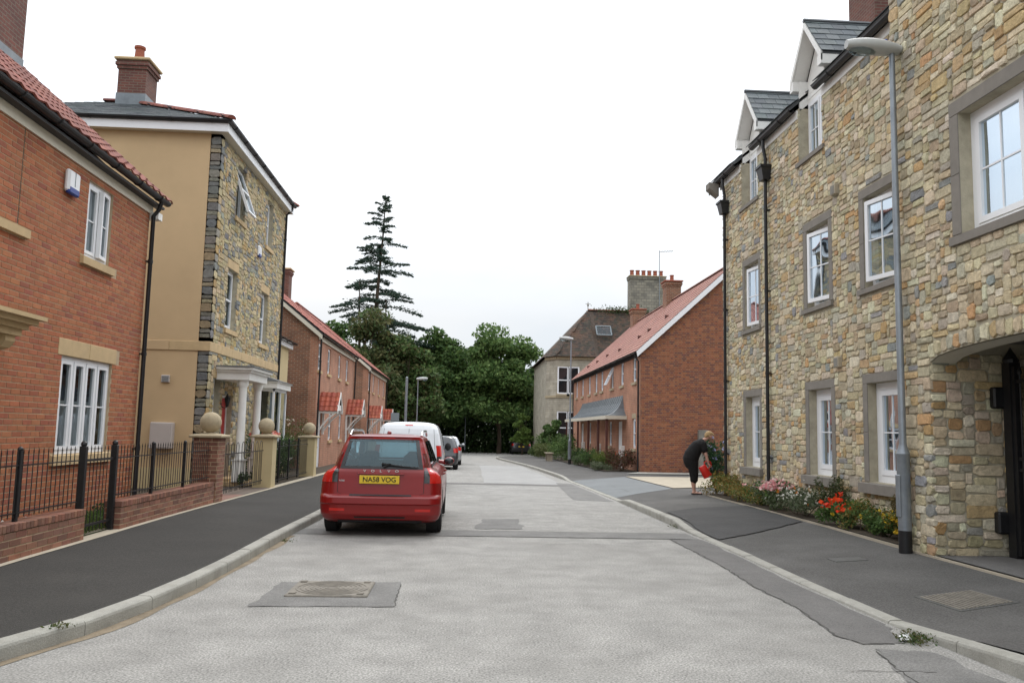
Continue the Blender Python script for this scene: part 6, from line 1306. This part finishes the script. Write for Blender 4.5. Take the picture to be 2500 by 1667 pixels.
# the tall layered conifer
def conifer():
    x, y, z0 = -7.95, 73, -.5; H_ = 22.9; t = thing('conifer_tree', 'tall dark conifer with layered sparse branches rising above all other trees', 'tree', (x, y, z0)); rr = np.random.default_rng(21)
    m = MB(); pts = [(x + .5 * s * s + .08 * math.sin(s * 9), y, z0 + H_ * s) for s in np.linspace(0, 1, 14)]; m.tube(pts, [.34 * (1 - s * .93) for s in np.linspace(0, 1, 14)], 8)
    m.build('trunk', 'bark', t, smooth=True)
    m = MB(); m.tube([(x - 1.1, y, z0 + 6), (x - 1.35, y, z0 + 11), (x - 1.5, y + .2, z0 + 15)], [.16, .11, .03], 6); m.tube([(x + .9, y - .3, z0 + 6), (x + 1.0, y - .2, z0 + 10), (x + .9, y, z0 + 13.5)], [.14, .09, .03], 6); m.build('side_stem', 'bark', t)
    mb = MB(); P = []; 
    lay = np.arange(9.4, 22.7, .62)
    for z in lay:
        k = (z - 9.2) / 13.4; L0 = 4.9 * (1 - k) ** .95 + .45; nb = 6 if k < .7 else 4
        for b in range(nb):
            a = rr.uniform(0, 2 * math.pi); L_ = L0 * rr.uniform(.5, 1.1)
            if rr.random() < .12: continue
            bx = x + .5 * (z / H_) ** 2; zz = z0 + z + rr.uniform(-.2, .2); droop = -.10 * L_ if k < .45 else .0; dz = rr.uniform(-.12, .12) * L_ + droop + (.2 if k > .75 else 0)
            e = np.array([bx + math.cos(a) * L_, y + math.sin(a) * L_, zz + dz]); s_ = np.array([bx, y, zz]); md = (s_ + e) / 2 + np.array([0, 0, .08 * L_])
            mb.tube([s_, md, e], [.05 * (1 - k * .6), .03, .008], 4)
            n = int(80 * L_ + 24); f = rr.random(n) ** .6; base = np.where(f[:, None] < .5, s_ + (md - s_) * (f[:, None] * 2), md + (e - md) * (f[:, None] * 2 - 1))
            wd = .30 * L_ * np.sin(np.pi * np.clip(f, .1, 1) ** .8) * .55 + .10; off = rr.normal(size=(n, 3)) * np.stack([wd, wd, np.full(n, .06)], 1) * .6; off[:, 2] += -.05 * rr.random(n)
            P.append(base + off)
    mb.build('branch', 'bark', t); P = np.concatenate(P); n = len(P)
    leaves('needles', t, P, rr.uniform(.14, .30, n), lcol(n, [(.034, .064, .047), (.042, .073, .052), (.03, .055, .041), (.05, .076, .045)], .25), .38, .75)
conifer()
# ------------------------------------------------------------------ garden plants
def plant(name, label, x, y, z, r, h, pal, n, leaf=.05, flowers=None, cat='plant', group=None, stems=5, shell=.3, flat=0., asp=.5):
    t = thing(name, label, cat, (x, y, z), group); rx_, ry_ = (r if isinstance(r, tuple) else (r, r))
    k = max(4, int(n / 160)); cs = np.stack([x + rng.uniform(-.75, .75, k) * rx_, y + rng.uniform(-.75, .75, k) * ry_, z + h * rng.uniform(.25, .8, k)], 1); P = []
    for c in cs: P.append(blob(max(10, n // k), c, (rx_ * .45, ry_ * .45, h * .32), shell))
    P = np.concatenate(P); P[:, 2] = np.maximum(P[:, 2], z + .01); m_ = len(P)
    leaves('foliage', t, P, rng.uniform(.6, 1.3, m_) * leaf, lcol(m_, pal, .3), asp, flat)
    m = MB()
    for i in range(stems):
        c = cs[i % k]; m.tube([(x + rng.uniform(-.2, .2) * rx_, y + rng.uniform(-.2, .2) * ry_, z - .03), (c[0], c[1], c[2])], [.008, .004], 4)
    m.build('stem', 'bark', t)
    if flowers:
        for (nm, cols, cnt, fs, zmin) in flowers:
            idx = rng.integers(0, k, cnt); Q = cs[idx] + rng.normal(size=(cnt, 3)) * np.array([rx_ * .35, ry_ * .35, h * .12]); Q[:, 2] = np.maximum(Q[:, 2] + h * .16, z + h * zmin); Q[:, 0] -= .25 * rx_ * rng.random(cnt) * (1 if x > 0 else -1)
            pt = np.repeat(Q, 6, 0) + rng.normal(size=(cnt * 6, 3)) * fs * .28
            leaves(nm, t, pt, fs * rng.uniform(.5, .9, cnt * 6), lcol(cnt * 6, cols, .15), .9, .3, kind='stuff' if cnt >= 60 else None)
    return t
RUST = [(.20, .18, .05), (.26, .19, .055), (.14, .18, .05), (.28, .17, .05), (.12, .15, .04)]
GRY = [(.10, .13, .07), (.13, .155, .09), (.08, .11, .05), (.16, .17, .11)]
MID = [(.075, .13, .04), (.10, .17, .045), (.06, .11, .03)]
YEL = [(.45, .30, .02), (.5, .36, .03)]; gb = 'plants in the flower bed under the stone building'
zb = lambda y: gz(y) + .19
def bx(y): return 5.96 + .02 * (y - 10.6)
plant('bed_plant', 'rusty orange green shrub at the end of the bed below the watering can', 6.2, 19.5, zb(20), (.45, .7), .55, RUST, 2600, .06, [('orange_flowers', [(.6, .2, .03)], 6, .05, .5)], group=gb)
plant('climber', 'tall green climber with pale blue flowers on the building corner', 6.25, 20.35, zb(20), (.22, .35), 1.25, [(.03, .075, .03), (.04, .09, .04), (.05, .10, .045)], 2200, .07, [('blue_flowers', [(.35, .35, .6), (.5, .5, .68)], 14, .07, .5)], group=gb)
plant('bed_plant', 'low rusty green groundcover beside the outer downpipe', bx(18), 18.1, zb(18), (.38, .8), .38, RUST, 2200, .05, group=gb)
plant('bed_plant', 'yellow green heather mound between the two downpipes', bx(16.9), 16.9, zb(17), (.38, .6), .36, RUST + MID, 1800, .05, group=gb)
plant('bed_plant', 'bushy plant with clusters of pink flowers by the inner downpipe', bx(15.9), 15.9, zb(16), (.35, .45), .50, MID + GRY, 1800, .06, [('pink_flowers', [(.78, .42, .42), (.8, .58, .55), (.72, .30, .32)], 60, .085, .85)], group=gb)
plant('bed_plant', 'grey green plant covered in small white daisies under the middle window', bx(14.6), 14.7, zb(15), (.38, .75), .50, GRY, 2600, .05, [('white_daisies', [(.8, .78, .70)], 80, .035, .5), ('orange_flowers', [(.6, .2, .03)], 5, .05, .2)], group=gb)
plant('bed_plant', 'tall feathery green plant against the wall between the windows', 6.2, 13.7, zb(14), (.2, .4), .75, [(.06, .085, .03), (.09, .09, .035), (.05, .07, .025)], 1500, .07, group=gb, asp=.25)
plant('bed_plant', 'geranium plant with bright red flowers', bx(12.9), 12.95, zb(13), (.34, .5), .40, MID, 1700, .06, [('red_flowers', [(.75, .045, .012), (.8, .08, .02)], 26, .10, .7)], group=gb, asp=.8)
plant('bed_plant', 'olive green ferny plant between red geranium and marigolds', bx(12.2), 12.15, zb(12), (.34, .45), .45, RUST + MID, 1900, .055, [('yellow_flowers', YEL, 7, .055, .2)], group=gb, asp=.3)
plant('bed_plant', 'low leafy green plant with a few yellow marigolds along the edging', bx(11.6) - .05, 11.5, zb(12), (.3, .4), .36, MID, 1500, .06, [('yellow_flowers', YEL, 6, .055, .45)], group=gb)
plant('bed_plant', 'yellow flowering clump right behind the lamp post', bx(11) - .02, 10.95, zb(11), (.25, .3), .36, MID + RUST, 1400, .05, [('yellow_flowers', [(.6, .42, .03), (.55, .35, .02)], 60, .06, .4)], group=gb)
plant('bed_plant', 'dry brownish grass tuft with pale seed heads under the window nearest the lamp', 6.22, 11.5, zb(12), (.15, .4), .55, [(.16, .12, .05), (.10, .10, .035)], 900, .08, [('seed_heads', [(.5, .36, .3)], 10, .05, .8)], group=gb, asp=.2)
# left front gardens
gl = 'plants in the left front gardens'
plant('white_flowering_plant', 'clump of white flowers on the lawn behind the iron railing', -5.2, 10.3, .16, (.22, .45), .22, MID, 700, .05, [('white_flowers', [(.75, .75, .72)], 22, .06, .5)], group=gl)
plant('rose_bush', 'rose bush with salmon pink blooms in front of the bay window', -5.25, 22.6, .12, (.38, .6), 1.45, MID + GR2, 2600, .07, [('pink_blooms', [(.72, .20, .16), (.75, .32, .26)], 20, .13, .82)], group=gl)
plant('rose_bush', 'leafy green rose bush behind the railing beside the last cream pillar', -5.2, 24.6, .1, (.45, 1.0), 1.15, MID + GR2, 3600, .07, [('white_blooms', [(.7, .66, .6)], 8, .09, .3)], group=gl)
plant('rose_bush', 'low dark bush with white roses at the foot of the railing', -5.05, 21.6, .1, (.3, .6), .75, GR2 + MID, 1700, .07, [('white_blooms', [(.72, .7, .64)], 9, .08, .1)], group=gl)
plant('rambling_rose', 'straggling rambling rose against the brick terrace gable', -5.9, 29.5, .05, (.5, 1.2), 1.75, [(.07, .10, .03), (.10, .10, .03)], 1600, .07, [('white_blooms', [(.7, .6, .52)], 8, .1, .5)], group=gl)
plant('low_shrub', 'low dark ground plants inside the garden by the brick ball pillar', -5.2, 14.2, .12, (.35, 1.1), .22, GR2, 1100, .06, group=gl)
plant('low_shrub', 'small green tuft at the foot of the cream pillar by the portico', -5.1, 20.1, .1, (.15, .25), .35, GR2, 500, .05, group=gl)
# right front gardens before the brick terrace
gr = 'shrubs before the lead canopy terrace'
plant('garden_shrub', 'reddish brown shrub at the corner downpipe of the brick terrace', 6.55, 34.3, .0, (.6, .8), .95, [(.09, .05, .03), (.07, .06, .025), (.12, .05, .035)], 2600, .08, [('orange_flowers', [(.5, .1, .04)], 10, .06, .5)], group=gr)
plant('garden_shrub', 'yellow green mounded shrub beside the reddish one', 6.2, 36.2, -.02, (.6, .8), .8, [(.10, .15, .03), (.13, .17, .04)], 2400, .07, group=gr)
plant('garden_shrub', 'grey green spreading shrub at the pavement edge', 5.8, 35.2, -.02, (.45, 1.0), .42, GRY, 2200, .07, group=gr)
plant('garden_shrub', 'dark green rounded shrub under the canopy posts', 6.0, 39.0, -.03, (.55, 1.0), .85, MID + GR2, 2400, .08, group=gr)
plant('garden_shrub', 'pale green low shrub before the first canopy post', 5.75, 40.9, -.05, (.4, .7), .5, GRY + MID, 1600, .07, group=gr)
plant('garden_shrub', 'leafy dark shrub next to the mid street lamp', 6.0, 44.2, -.07, (.55, 1.3), .8, MID + GR2, 2400, .08, group=gr)
plant('garden_shrub', 'tall bright green bush beside the bench', 5.95, 49.8, -.1, (.75, 1.6), 1.55, MID + GR3, 3600, .10, group=gr)
plant('garden_shrub', 'loose olive bush between bench and villa', 5.3, 54.5, -.15, (.7, 1.6), .95, [(.09, .12, .035), (.12, .14, .05)], 3000, .10, group=gr)
plant('garden_shrub', 'low pale green shrubs just before the far dark car', 5.7, 60.5, -.3, (.8, 1.6), .7, [(.09, .13, .04), (.07, .11, .03)], 3200, .11, group=gr)
plant('garden_shrub', 'light green bush at the foot of the villa bay', 6.1, 59.2, -.3, (.9, .7), 1.7, GR3, 2600, .11, group=gr)
# ------------------------------------------------------------------ person watering
def limb(mb, pts, n=12):
    """pts: (x, y, z, rx, ry): rings across the path, rounded ends"""
    P = [Vector(p[:3]) for p in pts]; V = []; R = [(p[3], p[4] if len(p) > 4 else p[3]) for p in pts]
    rings = []
    d0 = (P[1] - P[0]).normalized(); d1 = (P[-1] - P[-2]).normalized()
    seq = [(P[0] - d0 * R[0][0] * .75, (R[0][0] * .5, R[0][1] * .5), d0)] + [(P[i], R[i], (P[min(i + 1, len(P) - 1)] - P[max(i - 1, 0)]).normalized()) for i in range(len(P))] + [(P[-1] + d1 * R[-1][0] * .75, (R[-1][0] * .5, R[-1][1] * .5), d1)]
    for c, (ra, rb), d in seq:
        yv = Vector((0, 1, 0)); a = d.cross(yv); a = a.normalized() if a.length > .05 else Vector((1, 0, 0)); b = a.cross(d).normalized()
        rings.append([c + a * math.cos(2 * math.pi * k / n) * ra + b * math.sin(2 * math.pi * k / n) * rb for k in range(n)])
    for r in rings: V.extend(r)
    m = len(rings); mb.add(V, [(i * n + k, i * n + (k + 1) % n, (i + 1) * n + (k + 1) % n, (i + 1) * n + k) for i in range(m - 1) for k in range(n)] + [tuple(range(n)), tuple((m - 1) * n + k for k in range(n))])
def remesh(mb, name, mat, voxel, parent=None, loc=None, smooth=4):
    o = mb.build(name, mat, parent, loc=loc); r = o.modifiers.new('r', 'REMESH'); r.mode = 'VOXEL'; r.voxel_size = voxel; s = o.modifiers.new('s', 'SMOOTH'); s.iterations = smooth; s.factor = .5
    dg = bpy.context.evaluated_depsgraph_get(); me = bpy.data.meshes.new_from_object(o.evaluated_get(dg)); old = o.data; o.modifiers.clear(); o.data = me; bpy.data.meshes.remove(old)
    me.polygons.foreach_set('use_smooth', [True] * len(me.polygons)); me.update(); return o
px_, py_, pz = 5.72, 20.4, .11
b = MB()
for s, fx_ in ((-1, .0), (1, .06)):
    yy = py_ + s * .085; xf = px_ + fx_
    limb(b, [(5.63, yy, .98, .10), (xf - .01, yy, .62, .075), (xf - .02, yy, .50, .058), (xf - .035, yy, .38, .056), (xf - .02, yy, .22, .036), (xf - .01, yy, .15, .034)])
    limb(b, [(xf - .04, yy, .145, .034, .032), (xf + .05, yy, .135, .03, .04), (xf + .15, yy, .125, .018, .04)])
limb(b, [(5.63, py_, .98, .14, .17), (5.72, py_, 1.14, .12, .15), (5.82, py_, 1.28, .12, .165), (5.91, py_, 1.37, .08, .14)])
limb(b, [(5.93, py_, 1.40, .052), (6.03, py_, 1.455, .048), (6.09, py_, 1.49, .05)])
limb(b, [(6.09, py_, 1.575, .075, .07), (6.13, py_, 1.53, .095, .078), (6.17, py_, 1.475, .08, .066), (6.175, py_, 1.43, .045, .04)])     # skull to jaw, face towards the bed
limb(b, [(6.225, py_, 1.50, .018, .014), (6.255, py_, 1.475, .014, .012)], 8)                                                            # nose
for s in (-1, 1): limb(b, [(6.10, py_ + s * .078, 1.535, .022, .01), (6.115, py_ + s * .08, 1.495, .016, .009)], 8)                          # ears
HANDS = []
for s, el, wr_, hd in ((-1, (5.975, -.20, 1.06), (6.035, -.19, .86), (6.06, -.185, .80)), (1, (6.03, .22, 1.11), (6.09, .17, 1.035), (6.13, .16, 1.01))):
    sh = (5.92, s * .165, 1.34); pts = [(sh, .052), (((sh[0] + el[0]) / 2, (sh[1] + el[1]) / 2, (sh[2] + el[2]) / 2), .047), (el, .038), (((el[0] + wr_[0]) / 2, (el[1] + wr_[1]) / 2, (el[2] + wr_[2]) / 2), .036), (wr_, .025)]
    limb(b, [(p[0], py_ + p[1], p[2], r) for p, r in pts])
    d = (Vector(hd) - Vector(wr_)).normalized(); W0 = Vector((wr_[0], py_ + wr_[1], wr_[2])); lat = Vector((0, 1, 0)); pal_ = W0 + d * .07
    limb(b, [(*W0, .022, .026), (*(W0 + d * .035), .018, .036), (*pal_, .016, .036)])
    cur = d.cross(lat).normalized()
    for k, (o_, ln) in enumerate(((-.030, .058), (-.010, .066), (.011, .062), (.030, .05))):      # four curled fingers
        p0 = pal_ + lat * o_; p1 = p0 + d * ln * .45 + cur * .012; p2 = p1 + d * ln * .15 + cur * ln * .42; p3 = p2 - d * ln * .22 + cur * ln * .2; limb(b, [(*p0, .0105), (*p1, .0095), (*p2, .009), (*p3, .008)], 8)
    p0 = W0 + d * .025 + lat * (-.03); limb(b, [(*p0, .012), (*(p0 + d * .03 + cur * .025 - lat * .012), .0105), (*(p0 + d * .055 + cur * .045 + lat * .004), .009)], 8)     # thumb
person = remesh(b, 'person', 'skin', .0075, loc=(px_, py_, pz)); tag(person, 'person in black clothes bending over the flower bed with a red watering can', 'person')
c = MB()
limb(c, [(5.64, py_, .94, .19, .21), (5.68, py_, 1.06, .19, .205), (5.76, py_, 1.19, .175, .20), (5.84, py_, 1.30, .155, .20), (5.915, py_, 1.385, .095, .15)], 18)
for s, el in ((-1, (5.975, -.20, 1.06)), (1, (6.03, .22, 1.11))):
    sh = Vector((5.915, py_ + s * .155, 1.345)); e = Vector((el[0], py_ + el[1], el[2])); q = sh.lerp(e, .62); limb(c, [(*sh, .085), (*sh.lerp(e, .35), .082), (*q, .076)])
remesh(c, 'shirt', 'clothblack', .009, person, smooth=6)
c = MB()
limb(c, [(5.64, py_, 1.0, .18, .20), (5.65, py_, .90, .178, .205), (5.67, py_, .80, .155, .195)], 18)
for s, fx_ in ((-1, .0), (1, .06)):
    yy = py_ + s * .088; xf = px_ + fx_; limb(c, [(5.67, yy, .88, .145, .11), (xf - .03, yy, .68, .118, .095), (xf - .015, yy, .52, .098, .085), (xf - .02, yy, .43, .092, .082)], 14)
remesh(c, 'trousers', 'clothblack', .009, person, smooth=6)
c = MB(); limb(c, [(6.07, py_, 1.56, .085, .083), (6.10, py_, 1.57, .09, .086), (6.13, py_, 1.56, .095, .084)], 14); limb(c, [(6.14, py_, 1.595, .055, .07), (6.20, py_, 1.56, .04, .062), (6.225, py_, 1.535, .022, .05)], 12); limb(c, [(6.045, py_, 1.55, .05, .07), (6.03, py_, 1.51, .04, .06)], 12)
for s in (-1, 1): limb(c, [(6.08, py_ + s * .07, 1.56, .035, .018), (6.10, py_ + s * .075, 1.51, .022, .012)], 8)
hr = remesh(c, 'hair', 'hair', .008, person, smooth=3)
for s, fx_ in ((-1, 0), (1, .06)):
    yy = py_ + s * .085; xf = px_ + fx_; m = MB(); m.prism([(xf - .08, yy - .035, pz - .005), (xf + .0, yy - .036, pz - .005), (xf + .10, yy - .045, pz - .005), (xf + .185, yy - .03, pz - .005), (xf + .185, yy + .03, pz - .005), (xf + .10, yy + .045, pz - .005), (xf, yy + .036, pz - .005), (xf - .08, yy + .035, pz - .005)], (0, 0, .022)); m.tube([(xf + .07, yy - .045, pz + .01), (xf + .08, yy, pz + .055), (xf + .07, yy + .045, pz + .01)], .01, 6); m.build('sandal', 'rubber', person)
# watering can hanging tilted from the near hand, spout down into the plants
wc = thing('watering_can', 'red plastic watering can tilted over the plants in the right hand', 'watering can', (5.96, 20.2, .68))
ax = Vector((.50, 0, -.86)).normalized(); up = Vector((.86, 0, .50)); c0 = Vector((5.87, 20.2, .80))
def wp(a, u, y): return c0 + ax * a + up * u + Vector((0, y, 0))
m = MB(); V = []; n = 16; prof = [(0, .085, .075), (.015, .10, .085), (.16, .105, .088), (.29, .112, .09), (.30, .10, .08)]
for (a, ru, ry__) in prof:
    for k in range(n): V.append(wp(a, ru * math.cos(2 * math.pi * k / n), ry__ * math.sin(2 * math.pi * k / n)))
m.add(V, [(i * n + k, i * n + (k + 1) % n, (i + 1) * n + (k + 1) % n, (i + 1) * n + k) for i in range(len(prof) - 1) for k in range(n)] + [tuple(range(n)), tuple((len(prof) - 1) * n + k for k in range(n))]); m.build('can_body', 'redplastic', wc, smooth=40)
m = MB(); m.tube([wp(.02, .06, 0), wp(-.045, .09, 0), wp(-.05, .17, 0), wp(.02, .235, 0), wp(.10, .215, 0), wp(.14, .10, 0)], .016, 8); m.build('handle', 'redplastic', wc, smooth=True)
m = MB(); m.tube([wp(.27, .08, 0), wp(.33, .16, 0), wp(.36, .27, 0)], [.035, .024, .02], 10); m.lathe([(.02, 0), (.05, .05), (.05, .06)], wp(.36, .27, 0), 12); m.build('spout', 'redplastic', wc, smooth=40)
tl = thing('hand_tool', 'short red hand tool held out in the other hand', 'garden tool', (6.17, 20.56, 1.0))
m = MB(); m.tube([(6.10, 20.56, .985), (6.17, 20.56, 1.005), (6.25, 20.56, 1.04)], [.016, .02, .013], 8); m.build('tool_handle', 'redplastic', tl, smooth=True)
m = MB(); m.tube([(6.25, 20.56, 1.04), (6.29, 20.56, 1.055)], [.008, .004], 6); m.build('tool_blade', 'galv', tl)
